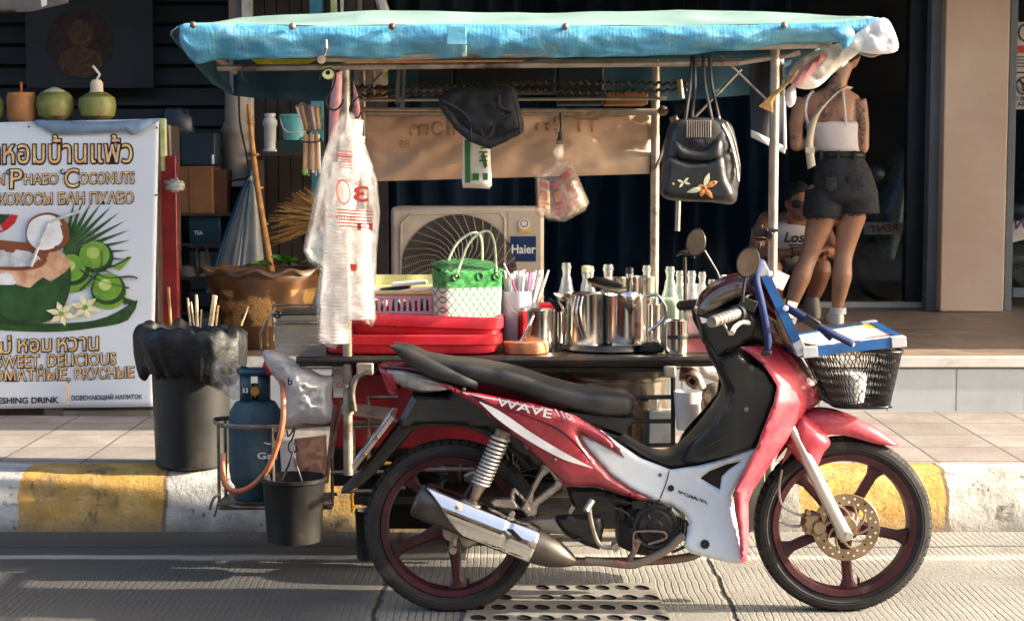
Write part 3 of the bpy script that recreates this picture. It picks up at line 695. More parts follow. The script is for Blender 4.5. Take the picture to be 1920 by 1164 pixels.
# front mudguard: arched hood + skirts down to the forks
m = MB()
m.loft([(1487, 806), (1500, 778), (1525, 768), (1560, 768), (1600, 781), (1645, 803), (1686, 834)], [(1462, 870), (1494, 836), (1525, 818), (1560, 812), (1600, 818), (1640, 830), (1686, 837)], [(0, .05), (.2, .056), (.7, .054), (.93, .04), (1, .02)], YB, n=28, k=14, e=.62, hood=True, yp=-.03)
for sg in (1, -1):
    q = MB(); q.panel([(1500, 776), (1524, 790), (1556, 826), (1543, 850), (1531, 876), (1519, 877), (1498, 864), (1476, 832), (1480, 812)], YB - .052, t=.045, r=26, step=7, sm=60)
    if sg < 0: q.v = [Vector((v.x, 2 * YB - v.y, v.z)) for v in q.v]
    m.add(q.v, q.f)
part_(m, 'front_mudguard', 'shield_red', solid=.002, ang=50)
# seat, its base, tail and grab rail
s = MB(); s.loft([(735, 650), (790, 665), (850, 676), (910, 683), (970, 695), (1030, 715), (1090, 730), (1140, 735), (1180, 741), (1197, 757)], [(735, 654), (790, 684), (850, 705), (910, 722), (970, 738), (1030, 757), (1090, 774), (1140, 782), (1180, 781), (1197, 766)], [(0, .03), (.08, .075), (.3, .11), (.6, .125), (.85, .115), (.95, .09), (1, .035)], YB, n=40, k=28, e=.48, yp=-.08)
part_(s, 'seat', 'seat_vinyl', ang=60)
s = MB(); s.loft([(1060, 765), (1130, 775), (1192, 780)], [(1085, 800), (1130, 806), (1165, 818)], [(0, .1), (1, .085)], YB, n=8, k=14, e=.4, yp=-.08); part_(s, 'seat_base', 'black_plastic')
g = MB(); g.loft([(731, 646), (768, 652), (820, 678), (862, 700), (896, 716)], [(735, 653), (758, 677), (800, 703), (850, 719), (895, 729)], [(0, .01), (.2, .017), (.8, .017), (1, .008)], YB - .112, n=20, k=12, e=.7); k_ = len(g.v); g.mirror(YB); g.v = g.v[:k_] + [v - Vector((0, 0, .014)) for v in g.v[k_:]]; g.build_each('grab_rail', 'seat_vinyl', bike)
t = MB(); t.loft([(722, 690), (760, 693), (810, 706), (850, 720)], [(740, 722), (785, 737), (830, 735), (850, 727)], [(0, .07), (.5, .1), (1, .09)], YB, n=14, k=16, e=.6, yp=-.07)
part_(t, 'tail_light', 'lamp_clear')
t = MB(); t.loft([(707, 688), (722, 691), (733, 694)], [(730, 741), (738, 744), (748, 734)], [(0, .05), (1, .085)], YB, n=6, k=14, e=.6, yp=-.07); part_(t, 'brake_light', 'lamp_red')
t = MB(); t.loft([(713, 686), (770, 687), (820, 697), (856, 712)], [(720, 692), (770, 698), (820, 711), (856, 722)], [(0, .06), (1, .1)], YB, n=10, k=12, e=.6, yp=-.075); part_(t, 'tail_cowl', 'maroon')
def yf_side(px, py): return .02 * max(0, (px - 1120) / 180) ** 2
# inner rear fender (dull black) and tail plate holder
f = MB(); f.panel([(772, 742), (840, 744), (856, 722), (880, 738), (920, 768), (970, 808), (1030, 868), (1062, 895), (1038, 893), (1000, 872), (960, 842), (915, 806), (860, 796), (800, 794), (745, 806), (752, 780)], YB - .085, t=.018, r=12, step=9); f.mirror(YB)
f.loft([(742, 800), (800, 772), (880, 770), (960, 815), (1010, 870)], [(748, 812), (800, 800), (880, 804), (950, 840), (985, 880)], .075, YB, n=14, k=10, e=.5, yp=-.04); part_(f, 'rear_fender', 'black_plastic')
f = MB(); f.loft([(775, 752), (745, 792), (705, 845), (665, 893), (640, 918)], [(800, 772), (772, 812), (728, 862), (682, 908), (646, 925)], [(0, .08), (.4, .07), (1, .06)], YB, n=16, k=12, e=.5, yp=-.05); part_(f, 'rear_mudguard', 'black_plastic')
pl = MB(); a, bb = P(669, 866, YB), P(737, 776, YB); ax = (bb - a).normalized(); L = (bb - a).length; nrm = Vector((-ax.z, 0, ax.x))
rot = Matrix((nrm, Vector((0, 1, 0)), ax)).transposed()
pl.box((a + bb) / 2 + nrm * .008, (.004, .2, L), rot); pl.box((a + bb) / 2 - nrm * .002, (.012, .212, L + .01), rot, 1)
for q in (.28, .62): pl.lathe([(0, -.112), (.006, -.112), (.006, -.104)], a.lerp(bb, q) - nrm * .002, 8, 'Y', mi=2)
for i in range(7):
    for j in (0, 1): pl.box(a.lerp(bb, .32 + .34 * j) + nrm * .0108 + Vector((0, -.07 + .023 * i, 0)), (.001, .011, .045), rot, 3)
part_(pl, 'number_plate', ['plate', 'post_steel', 'brass', 'decal_dark'], bevel=.001)
# red side panel
RO = [(818, 719), (842, 722), (866, 733), (900, 737), (939, 745), (1001, 757), (1077, 778), (1111, 797), (1138, 815), (1158, 838), (1171, 858), (1150, 846), (1120, 830), (1084, 811), (1095, 835), (1118, 862), (1146, 893), (1180, 916), (1222, 936), (1200, 938), (1142, 918), (1111, 910), (1069, 912), (1055, 905), (1035, 884), (1010, 858), (973, 823), (945, 800), (900, 764), (858, 739)]
def ysp(px, py): # crowned section: the panel leans out towards its lower middle
    u = (px - 820) / 360
    return -.012 * math.sin(max(0, min(1, u)) * math.pi) + yf_side(px, py)
f = MB(); f.panel(RO, YB - .134, t=.02, r=24, step=7, yf=ysp)
# raised character lines
part_(f.mirror(YB), 'side_panel', 'red_paint', ang=60)
def on_panel(px, py, e=.0): return P(px, py, YB - .158 + ysp(px, py) - e)
def strip_px(pts_a, pts_b, fn, n=24):
    A = catmull([(*q, 0) for q in pts_a], n); B = catmull([(*q, 0) for q in pts_b], n); b = MB()
    b.rings([[fn(p.x, p.y) for p in A], [fn(p.x, p.y) for p in B]], 0, False); return b
d = strip_px([(899, 752), (940, 772), (1000, 813), (1060, 849), (1112, 877)], [(899, 754), (935, 787), (990, 825), (1055, 860), (1112, 878)], lambda x, y: on_panel(x, y, .003)); part_(d, 'stripe_decal', 'decal_white')
d = MB(); wq = [(938, 748), (1046, 771), (1040, 786), (936, 757)]
text_px(d, 'WAVE', [(934, 746), (1036, 768), (1040, 786), (938, 761)], YB, 1, .045, shear=.3, map3=lambda x, y: on_panel(x, y, .002)); text_px(d, 'WAVE', [(934, 746), (1036, 768), (1040, 786), (938, 761)], YB, 0, .015, shear=.3, map3=lambda x, y: on_panel(x, y, .0035))
text_px(d, '110i', [(1040, 766), (1072, 777), (1078, 791), (1048, 780)], YB, 0, .02, map3=lambda x, y: on_panel(x, y, .004))
part_(d, 'lettering', ['decal_white', 'decal_dark'], smooth=False)
d = strip_px([(868, 735), (900, 741), (960, 753), (1020, 768)], [(868, 737), (900, 744), (960, 756), (1020, 770)], lambda x, y: on_panel(x, y, .002)); part_(d, 'stripe_decal', 'decal_white')
d = strip_px([(890, 742), (905, 748), (925, 760)], [(880, 738), (897, 752), (912, 756)], lambda x, y: on_panel(x, y, .0025)); part_(d, 'stripe_decal', 'panel_dark_line')
d = strip_px([(945, 765), (1000, 783), (1050, 805), (1090, 840), (1112, 872)], [(945, 767), (1000, 786), (1047, 808), (1086, 842), (1112, 874)], lambda x, y: on_panel(x, y, .0015)); part_(d, 'crease', 'panel_dark_line')
# white lower fairing with triangular opening
WO = [(1084, 811), (1108, 822), (1126, 805), (1158, 829), (1200, 858), (1258, 880), (1310, 872), (1360, 858), (1400, 843), (1427, 836), (1404, 878), (1386, 905), (1374, 925), (1378, 960), (1388, 1010), (1399, 1056), (1370, 1055), (1330, 1046), (1294, 1036), (1281, 1022), (1288, 1000), (1292, 978), (1284, 964), (1262, 948), (1222, 936), (1180, 916), (1146, 893), (1118, 862), (1095, 835)]
def yw(px, py):
    u = max(0, (px - 1240) / 160); return .02 * max(0, min(1, (px - 1120) / 120)) - .035 * u * u - .0002 * max(0, py - 900)
f = MB(); f.panel(WO, YB - .126, t=.012, r=7, step=6, yf=yw, holes=[[(1313, 896), (1330, 883), (1360, 871), (1390, 864), (1366, 880), (1353, 893), (1350, 917), (1330, 906)]])
part_(f.mirror(YB), 'lower_fairing', 'white_fair', ang=60)
def onw(px, py, e): return P(px, py, YB - .138 + yw(px, py) - e)
d = MB(); text_px(d, 'PGM·FI', [(1271, 918), (1322, 938), (1326, 945), (1275, 925)], YB, 0, .03, map3=lambda x, y: onw(x, y, .003)); part_(d, 'lettering', 'decal_dark', smooth=False)
d = MB()
for q, rr in (((1258, 915), .0095), ((1322, 1020), .0135)): d.lathe([(0, -.003), (rr * .5, -.004), (rr * .6, -.001), (rr, -.003), (rr * 1.1, .004)], onw(*q, .001), 18, 'Y', mi=0)
d.build_each('screw', 'black_plastic', bike)
d = strip_px([(1254, 881), (1248, 905), (1237, 934)], [(1256, 881), (1250, 905), (1239, 934)], lambda x, y: onw(x, y, .002), 8); part_(d, 'seam', 'decal_dark')
for q, pl_ in (((1040, 862), 'r'), ((1160, 842), 'r'), ((870, 730), 'r'), ((1395, 1030), 'w'), ((1238, 890), 'w')):
    d = MB(); o_ = on_panel(*q) if pl_ == 'r' else onw(*q, .001); d.lathe([(0, -.0035), (.004, -.0035), (.006, -.001), (.0065, .003)], o_, 12, 'Y'); part_(d, 'screw', 'steel_rust')
# dark body behind the opening, frame spine
f = MB(); f.loft([(1150, 845), (1230, 872), (1310, 872), (1400, 842), (1440, 770)], [(1130, 880), (1210, 915), (1300, 935), (1385, 930), (1450, 800)], .075, YB, n=14, k=12, e=.5, yp=-.06); part_(f, 'frame', 'black_plastic')
# step-through and inner leg shield (black)
f = MB(); f.loft([(1128, 802), (1165, 815), (1205, 842), (1250, 855), (1290, 832), (1330, 785), (1352, 755), (1366, 732)], [(1140, 826), (1180, 848), (1220, 870), (1258, 880), (1310, 872), (1370, 852), (1412, 835), (1440, 770)], [(0, .085), (.3, .09), (.6, .1), (1, .1)], YB, n=26, k=16, e=.55, yp=-.08); part_(f, 'step_through', 'black_plastic')
f = MB(); f.loft([(1312, 596), (1325, 640), (1340, 680), (1360, 720), (1362, 745), (1330, 800)], [(1400, 590), (1405, 640), (1428, 682), (1462, 724), (1452, 762), (1415, 842)], [(0, .055), (.25, .07), (.5, .13), (.75, .155), (1, .13)], YB, n=24, k=18, e=.6, yp=-.11); 
f.v = [Vector((v.x, YB + (v.y - YB) * .9, v.z)) for v in f.v]; part_(f, 'inner_shield', 'black_plastic', ang=60)
f = MB(); f.panel([(1346, 674), (1385, 658), (1403, 679), (1432, 693), (1455, 722), (1453, 752), (1436, 800), (1416, 840), (1370, 853), (1310, 867), (1270, 868), (1297, 826), (1340, 790), (1366, 762), (1371, 731)], YB - .155, t=.014, r=6, step=6, yf=lambda x, y: .05 * max(0, (1385 - x) / 90) ** 2); part_(f.mirror(YB), 'inner_panel', 'black_plastic', ang=50)
f = MB(); f.panel([(1311, 592), (1330, 584), (1372, 574), (1407, 580), (1421, 602), (1412, 630), (1386, 652), (1346, 671), (1328, 640), (1314, 612)], YB - .115, t=.014, r=6, step=6); f.mirror(YB); f.build_each('neck_cover', 'black_plastic', bike, ang=50)
f = MB(); f.panel([(1312, 594), (1326, 598), (1330, 604), (1316, 606)], YB - .131, t=.002, r=2, back=None, step=5); part_(f, 'sticker', 'white')
for q in ((1371, 655), (1399, 767), (1366, 656)): f = MB(); f.lathe([(0, -.002), (.006, -.003), (.009, .002)], P(*q, YB - (.131 if q[1] < 700 else .17)), 14, 'Y'); part_(f, 'screw', 'hole' if q[1] < 700 else 'steel_rust')
d = strip_px([(1330, 834), (1390, 800), (1446, 764)], [(1330, 836), (1390, 802), (1446, 766)], lambda x, y: P(x, y, YB - .168), 12); part_(d, 'seam', 'decal_dark')
k = MB(); k.tube([P(*q, YB - .16) for q in ((1382, 672), (1393, 675), (1394, 690), (1385, 698), (1380, 690))], .0045, 8, res=14); part_(k, 'bag_hook', 'chrome')
k = MB(); k.box(P(1374, 684, YB - .15), (.03, .012, .01), Matrix.Rotation(R(-20), 3, 'Y')); part_(k, 'key_tag', 'valve_red', bevel=.002)
# red leg shield: wedge turning from the side towards the front
LO = [(1387, 650), (1431, 681), (1457, 723), (1450, 756), (1432, 800), (1418, 838), (1396, 880), (1378, 916), (1379, 956), (1386, 1010), (1390, 1056), (1401, 1051), (1404, 1000), (1403, 942), (1412, 918), (1440, 877), (1473, 829), (1511, 769), (1516, 735), (1508, 698), (1486, 667), (1450, 648)]
def yl(px, py):
    cxl = [(648, 1400), (700, 1440), (756, 1450), (838, 1418), (916, 1378), (1056, 1389)]
    e = lerpl([(a, c) for a, c in cxl], py); u = max(0, min(1, (px - e) / 62)); return .115 * u ** 1.35
f = MB(); f.panel(LO, YB - .192, t=.012, r=9, step=7, yf=lambda x, y: yl(x, y) + .045 * max(0, min(1, (720 - y) / 70)), sm=0); part_(f.mirror(YB), 'leg_shield', 'shield_red', ang=70)
f = MB(); f.loft([(1440, 640), (1475, 652), (1505, 680), (1532, 712), (1543, 742)], [(1450, 700), (1462, 745), (1480, 775), (1510, 775), (1541, 758)], [(0, .085), (.4, .095), (.8, .075), (1, .03)], YB, n=18, k=20, e=.8, yp=-.05); part_(f, 'front_cowl', 'red_paint', ang=60)
d = strip_px([(1432, 683), (1470, 708), (1508, 726)], [(1434, 688), (1472, 714), (1508, 731)], lambda x, y: P(x, y, YB - .13 + .035 * (x - 1432) / 76), 10); part_(d, 'indicator', 'lamp_clear', solid=.003)
# handlebar cowl: maroon top, black lower, grips, levers, mirrors
f = MB(); f.loft([(1308, 584), (1322, 553), (1355, 528), (1400, 516), (1450, 545), (1478, 592)], [(1312, 594), (1335, 580), (1370, 572), (1410, 572), (1450, 600), (1476, 620)], [(0, .05), (.3, .11), (.7, .12), (1, .06)], YB, n=20, k=20, e=.8, yp=-.09); hc = part_(f, 'handlebar_cowl', 'maroon', ang=60)
d = MB(); d.panel([(1309, 589), (1330, 552), (1375, 530), (1398, 534), (1395, 552), (1365, 566), (1335, 582)], YB - .12, t=.012, r=10, sm=30); part_(d, 'instrument_glass', mat('lamp_smoke', '#4a3f36', .1, .1, c2='#6f6154', sc_=12, coat=.6))
f = MB(); f.loft([(1313, 592), (1350, 572), (1400, 566), (1436, 590), (1440, 640)], [(1325, 650), (1350, 655), (1390, 655), (1425, 650), (1438, 655)], [(0, .05), (.4, .1), (1, .06)], YB, n=16, k=18, e=.7, yp=-.1); part_(f, 'handlebar_base', 'black_plastic', ang=60)
for sg, pts in ((1, [(1398, 583, -.1), (1380, 588, -.16), (1352, 598, -.27), (1334, 604, -.34)]), (-1, [(1352, 566, .1), (1330, 568, .16), (1300, 571, .3), (1276, 573, .38)])):
    b = MB(); q = [P(x, y, YB + d) for x, y, d in pts]
    b.tube(q[:2], .027, 16, mi=1); b.tube([q[1].lerp(q[3], t) for t in (0, .04, .9, .95, 1)], [(0, .021), (.2, .0165), (.8, .0165), (.9, .02), (1, .016)], 16, mi=0)
    for t in (.2, .35, .5, .65, .8): b.tube([q[1].lerp(q[3], t), q[1].lerp(q[3], t + .03)], .0185, 16)
    part_(b, 'grip', ['alloy' if sg > 0 else 'rubber', 'rubber'])
b = MB(); b.tube([P(1398, 600, YB - .13), P(1404, 606, YB - .15), P(1392, 604, YB - .18), P(1378, 613, YB - .24), P(1372, 624, YB - .28)], [(0, .008), (.5, .0065), (1, .0085)], 10, res=16); part_(b, 'brake_lever', 'fork_silver')
b = MB(); b.tube([P(1352, 595, YB - .22), P(1360, 612, YB - .24), P(1368, 628, YB - .24)], .0035, 8, res=10); part_(b, 'cable', 'alloy')
b = MB(); b.tube([P(1380, 585, YB - .15), P(1395, 560, YB - .15), P(1412, 552, YB - .12), P(1418, 562, YB - .1)], .006, 8, res=14); b.box(P(1402, 570, YB - .14), (.05, .04, .035), Matrix.Rotation(R(20), 3, 'Y')); part_(b, 'switch_box', 'black_plastic', bevel=.006)
def mirror_(cx, cy, rx, ry, tilt, d, stem, nm):
    b = MB(); c = P(cx, cy, YB - d); rxm, rym = mpx(rx, YB - d), mpx(ry, YB - d); rot = Matrix.Rotation(R(tilt), 3, 'Y') @ Matrix.Rotation(R(-18), 3, 'Z')
    b.lathe([(0, .03), (.6, .026), (.9, .014), (1., 0), (1.0, -.004), (.93, -.006)], c, 28, 'Y', rot=rot)
    b.v = [c + rot @ Vector(((rot.transposed() @ (v - c)).x * rxm, (rot.transposed() @ (v - c)).y, (rot.transposed() @ (v - c)).z * rym)) for v in b.v]
    b.tube([P(*q, YB - d + .02) for q in stem], .0055, 8, res=10)
    mo = part_(b, 'mirror', 'black_plastic', ang=50)
    g = MB(); g.lathe([(0, -.0055), (.9, -.0055), (.94, -.004)], c, 28, 'Y', rot=rot)
    g.v = [c + rot @ Vector(((rot.transposed() @ (v - c)).x * rxm, (rot.transposed() @ (v - c)).y, (rot.transposed() @ (v - c)).z * rym)) for v in g.v]
    part_(g, 'mirror_glass', 'mirror', mo)
mirror_(1305, 455, 19, 27, 8, -.22, [(1320, 470), (1335, 495), (1346, 515), (1350, 540)], 0)
mirror_(1403, 492, 22, 30, 16, .2, [(1398, 518), (1394, 540), (1392, 566)], 0)
# engine
e = MB(); e.loft([(1160, 955), (1200, 935), (1250, 940), (1287, 962)], [(1160, 1030), (1200, 1046), (1250, 1042), (1285, 1010)], [(0, .09), (.5, .11), (1, .08)], YB, n=14, k=16, e=.45, yp=-.1)
for i in range(7): e.tube([P(1258 + i * 5, 960 + i * 2.5, YB - .085), P(1256 + i * 5, 1000 + i * 1.2, YB - .085)], .004, 6)
e.box(P(1200, 943, YB - .1), (.05, .05, .025)); e.tube([P(1160, 950, YB - .1), P(1168, 972, YB - .1)], .012, 10)
en = part_(e, 'engine', 'engine', ang=40)
e = MB(); c = P(1228, 988, YB - .125); e.lathe([(0, -.012), (.02, -.012), (.026, -.006), (.05, -.008), (.056, -.002), (.066, -.006), (.072, .0), (.073, .02)], c, 40, 'Y')
for a in (60, 120, 200, 300): e.tube([c + Vector((.034 * math.cos(R(a)), -.009, .034 * math.sin(R(a)))), c + Vector((.048 * math.cos(R(a)), -.009, .048 * math.sin(R(a))))], .004, 6)
for a in range(0, 360, 52): e.lathe([(0, -.01), (.005, -.01), (.006, 0)], c + Vector((.076 * math.cos(R(a)), 0, .076 * math.sin(R(a)))), 8, 'Y')
e.lathe([(0, -.012), (.011, -.012), (.012, 0)], P(1186, 993, YB - .125), 12, 'Y'); part_(e, 'clutch_cover', 'engine', en)
e = MB(); e.tube([P(*q, YB - .15) for q in ((1188, 1030), (1188, 1002), (1196, 996), (1240, 996), (1249, 1003), (1246, 1010), (1215, 1020))], .0035, 8, res=30); part_(e, 'brake_pedal_loop', 'pipe_rust')
e = MB(); e.tube([P(1196, 1014, YB - .15), P(1188, 1035, YB - .13), P(1178, 1050, YB - .12)], [(0, .011), (.3, .009), (1, .01)], 10, res=10); part_(e, 'brake_pedal', 'pipe_rust')
e = MB(); e.panel([(1037, 974), (1044, 965), (1070, 963), (1126, 966), (1133, 985), (1130, 1000), (1124, 1030), (1098, 1022), (1056, 1000), (1044, 988)], YB - .1, t=.02, r=10, step=8)
for q in ((1084, 1007), (1112, 990)): e.lathe([(0, -.028), (.007, -.028), (.008, -.01)], P(*q, YB - .1), 8, 'Y')
part_(e, 'side_cover', 'black_plastic', ang=50)
e = MB(); e.tube([P(1098, 1050, YB - .13), P(1140, 1054, YB - .13), P(1185, 1058, YB - .13), P(1215, 1048, YB - .13), P(1250, 1030, YB - .13), P(1270, 1012, YB - .13), P(1282, 1003, YB - .13)], .0135, 12, res=24)
e.lathe([(.0095, -.001), (.0135, -.001), (.0135, .0)], P(1098, 1050, YB - .13), 12, 'X'); part_(e, 'foot_bar', 'pipe_rust')
e = MB(); e.tube([P(1285, 1005, YB - .04), P(1310, 1036, YB - .03), P(1240, 1050, YB - .02), P(1100, 1052, YB - .02), P(1050, 1050, YB - .06)], .014, 10, res=20); part_(e, 'header_pipe', 'pipe_rust')
e = MB(); e.tube([P(*q, YB - .15) for q in ((1104, 948), (1108, 975), (1118, 1010), (1130, 1024), (1150, 1026), (1158, 1026))], [(0, .008), (1, .0075)], 10, res=20); e.tube([P(1098, 958, YB - .17), P(1110, 938, YB - .15)], .0115, 10); e.lathe([(0, -.02), (.012, -.02), (.012, .02)], P(1153, 1024, YB - .145), 10, 'Y'); part_(e, 'kick_starter', 'alloy')
e = MB(); e.loft([(880, 985), (980, 972), (1070, 966)], [(885, 1005), (980, 998), (1070, 1000)], .02, YB - .09, n=8, k=10, e=.5); e.mirror(YB); e.lathe([(0, -.13), (.022, -.13), (.026, -.1), (.026, .1), (.022, .13), (0, .13)], CR, 14, 'Y'); part_(e, 'swingarm', 'alloy')
e = MB(); e.tube([P(855, 990, YB - .1), P(848, 1030, YB - .1)], .012, 8); e.lathe([(0, -.03), (.012, -.03), (.012, 0)], P(850, 1028, YB - .1), 8, 'Y'); e.panel([(860, 1005), (885, 995), (915, 1000), (905, 1012), (880, 1028), (868, 1025)], YB - .06, t=.01, r=8); part_(e, 'axle_plate', 'alloy')
for pts, r_ in ((((1130, 935), (1150, 950), (1175, 962), (1190, 985)), .004), (((1240, 935), (1215, 948), (1170, 940), (1110, 930)), .0035), (((1285, 975), (1300, 1000), (1290, 1020), (1260, 1035)), .005)):
    e = MB(); e.tube([P(x, y, YB - .12) for x, y in pts], r_, 8, res=14); part_(e, 'cable', 'rubber')
e = MB(); e.panel([(1060, 912), (1115, 913), (1145, 921), (1200, 940), (1170, 955), (1120, 958), (1075, 950)], YB - .07, t=.02, r=8, step=7); part_(e, 'air_box', 'black_plastic')
# foot-rest bracket and peg
e = MB(); e.panel([(1016, 870), (1024, 866), (1036, 870), (1057, 905), (1053, 914), (1008, 948), (1006, 962), (1001, 970), (988, 970), (980, 958), (978, 942), (986, 934)], YB - .12, t=.011, r=3.5, step=4, holes=[[(1018, 893), (1030, 884), (1042, 903), (1000, 936), (1000, 925)]])
for q in ((1025, 876), (1046, 904)): e.lathe([(0, -.018), (.008, -.018), (.009, -.008)], P(*q, YB - .12), 10, 'Y')
part_(e, 'footrest_bracket', 'alloy', ang=45)
e = MB(); e.panel([(919, 941), (926, 935), (955, 932), (960, 915), (966, 914), (990, 940), (998, 958), (992, 968), (976, 955), (950, 954), (925, 950)], YB - .145, t=.013, r=3.5, step=4, holes=[[(966, 925), (984, 941), (976, 950), (966, 940)]]); e.lathe([(0, -.02), (.009, -.02), (.01, .0)], P(960, 962, YB - .15), 10, 'Y'); part_(e, 'foot_rest', 'alloy', ang=45)
# shock absorbers
def shock(d, dx=0):
    top, bot = P(944 + dx, 808, YB - d), P(880 + dx, 955, YB - d); ax = bot - top; b = MB()
    b.tube([top, bot], .009, 10); b.tube([top.lerp(bot, .66), top.lerp(bot, .7), top.lerp(bot, .78), bot], [(0, .026), (.2, .026), (.4, .017), (1, .014)], 14); b.tube([top.lerp(bot, 0), top.lerp(bot, .1)], .024, 14)
    so = part_(b, 'shock_absorber', 'pipe_rust'); sp = MB(); x = Vector((0, 1, 0)); y = ax.normalized().cross(x); pts = []
    for i in range(14 * 13 + 1):
        u = i / (14 * 13); uu = u * .62 + .06; uu = .06 + .62 * (u ** .9 if u < 1 else 1); a = 2 * math.pi * u * 13; pts.append(top + ax * uu + (x * math.cos(a) + y * math.sin(a)) * .0265)
    sp.tube(pts, .0045, 7); part_(sp, 'spring', 'fork_silver', so)
shock(.125); shock(-.125)
# exhaust
a, bb = P(778, 935, YB - .15), P(1045, 1040, YB - .15); ax = bb - a; b = MB(); rr = [(0, .05), (.02, .054), (.1, .055), (.78, .055), (.9, .045), (1, .02)]
b.tube([a + ax * t for t in (0, .02, .1, .4, .78, .88, .98, 1.08, 1.12)], [(0, .04), (.12, .052), (.25, .054), (.6, .054), (.75, .045), (.88, .025), (1, .014)], 24)
ex = part_(b, 'exhaust', 'exhaust_dark', ang=50)
b = MB(); axn = ax.normalized(); n_ = Vector((0, -1, 0)); up = axn.cross(n_); up = up if up.z > 0 else -up; L = ax.length
def shieldf(u, v):
    t = .045 + .79 * u; th = R(100) - R(148) * v * (1 if u > .42 else .25 + .75 * (u / .42) ** .8)
    if u < .42: th = R(100) - R(148) * v * (.3 + .7 * (u / .42))
    r_ = .0585 + (.004 if u < .72 or u > .75 else .0); return a + ax * t + (up * math.sin(th) + n_ * math.cos(th)) * r_
b.grid(shieldf, 46, 20); sh = part_(b, 'heat_shield', 'chrome', ex, solid=.002, ang=60)
b = MB()
for t, th in ((.28, 35), (.85 - .04, 12)):
    p = a + ax * t; q = (up * math.sin(R(th)) + n_ * math.cos(R(th))); b.tube([p + q * .058, p + q * .066], .013, 14); b.tube([p + q * .066, p + q * .071], .007, 6); part_(b, 'bolt', 'post_steel', ex); b = MB()
b = MB(); b.panel([(950, 990), (962, 992), (980, 1010), (985, 1024), (970, 1014)], YB - .2115, t=.002, r=4); part_(b, 'slot', 'hole', ex)
# wire basket
def bq(u, v):     # u around, v up
    a = 2 * math.pi * u; e = .5; ca, sa = math.cos(a), math.sin(a); x = math.copysign(abs(ca) ** e, ca); y = math.copysign(abs(sa) ** e, sa)
    x0, x1 = 1556 + (1494 - 1556) * v, 1662 + (1683 - 1662) * v; xl = x0; xr = x1
    px = (xl + xr) / 2 + (xr - xl) / 2 * x; py = (756 + (640 - 756) * v) + (14 * v if True else 0) * (x * .5 + .5) + (1 - v) * 0
    p = P(px, py, YB); p.y = YB + y * (.10 + .045 * v); return p
b = MB(); rimp = [bq(k / 48, 1) for k in range(48)]; b.tube(rimp, .0058, 8, closed=True); b.tube([bq(k / 48, 0) for k in range(48)], .005, 8, closed=True)
N1, N2 = 92, 15
for sgn in (1, -1):
    for k in range(N1):
        b.tube([bq((k + sgn * .5 * 7 * j / N2) / N1, j / N2) for j in range(0, N2 + 1, 3)], .0015, 4, caps=False)
for i in range(12):
    t = i / 11; b.tube([P(1560 + 98 * t, 756, YB).lerp(P(1560 + 98 * t, 756, YB), 0) + Vector((0, -.098, 0)), P(1560 + 98 * t, 756, YB) + Vector((0, .098, 0))], .0021, 4)
for i in range(9):
    t = i / 8; b.tube([P(1557, 756, YB) + Vector((0, -.09 + .18 * t, 0)), P(1661, 756, YB) + Vector((0, -.09 + .18 * t, 0))], .0021, 4)
part_(b, 'basket', 'black_metal', ang=50)
b = MB(); b.tube([P(1480, 650, YB - .03), P(1500, 680, YB - .05), P(1520, 710, YB - .05), P(1545, 745, YB - .04), P(1600, 760, YB - .03)], .012, 8, res=14); b.tube([P(1480, 650, YB + .03), P(1500, 680, YB + .05), P(1545, 745, YB + .04), P(1600, 760, YB + .03)], .012, 8, res=14); part_(b, 'basket_bracket', 'black_plastic')
cu = MB(); cu.lathe([(0, 0), (.032, 0), (.044, .006), (.05, .05), (.051, .088), (.047, .094), (0, .096)], P(1590, 754, YB) + Vector((0, -.02, 0)), 26); o = cu.build('plastic_tub', 'white_cloth'); tag(o, 'round white tub lying inside the black wire basket of the motorbike', 'tub')
# ---------------------------------------------------------------- folding menu board laid on the basket
mb = thing('menu_board', 'blue framed folding menu board, one leaf upright and one lying over the wire basket', 'menu board', P(1510, 655, YB))
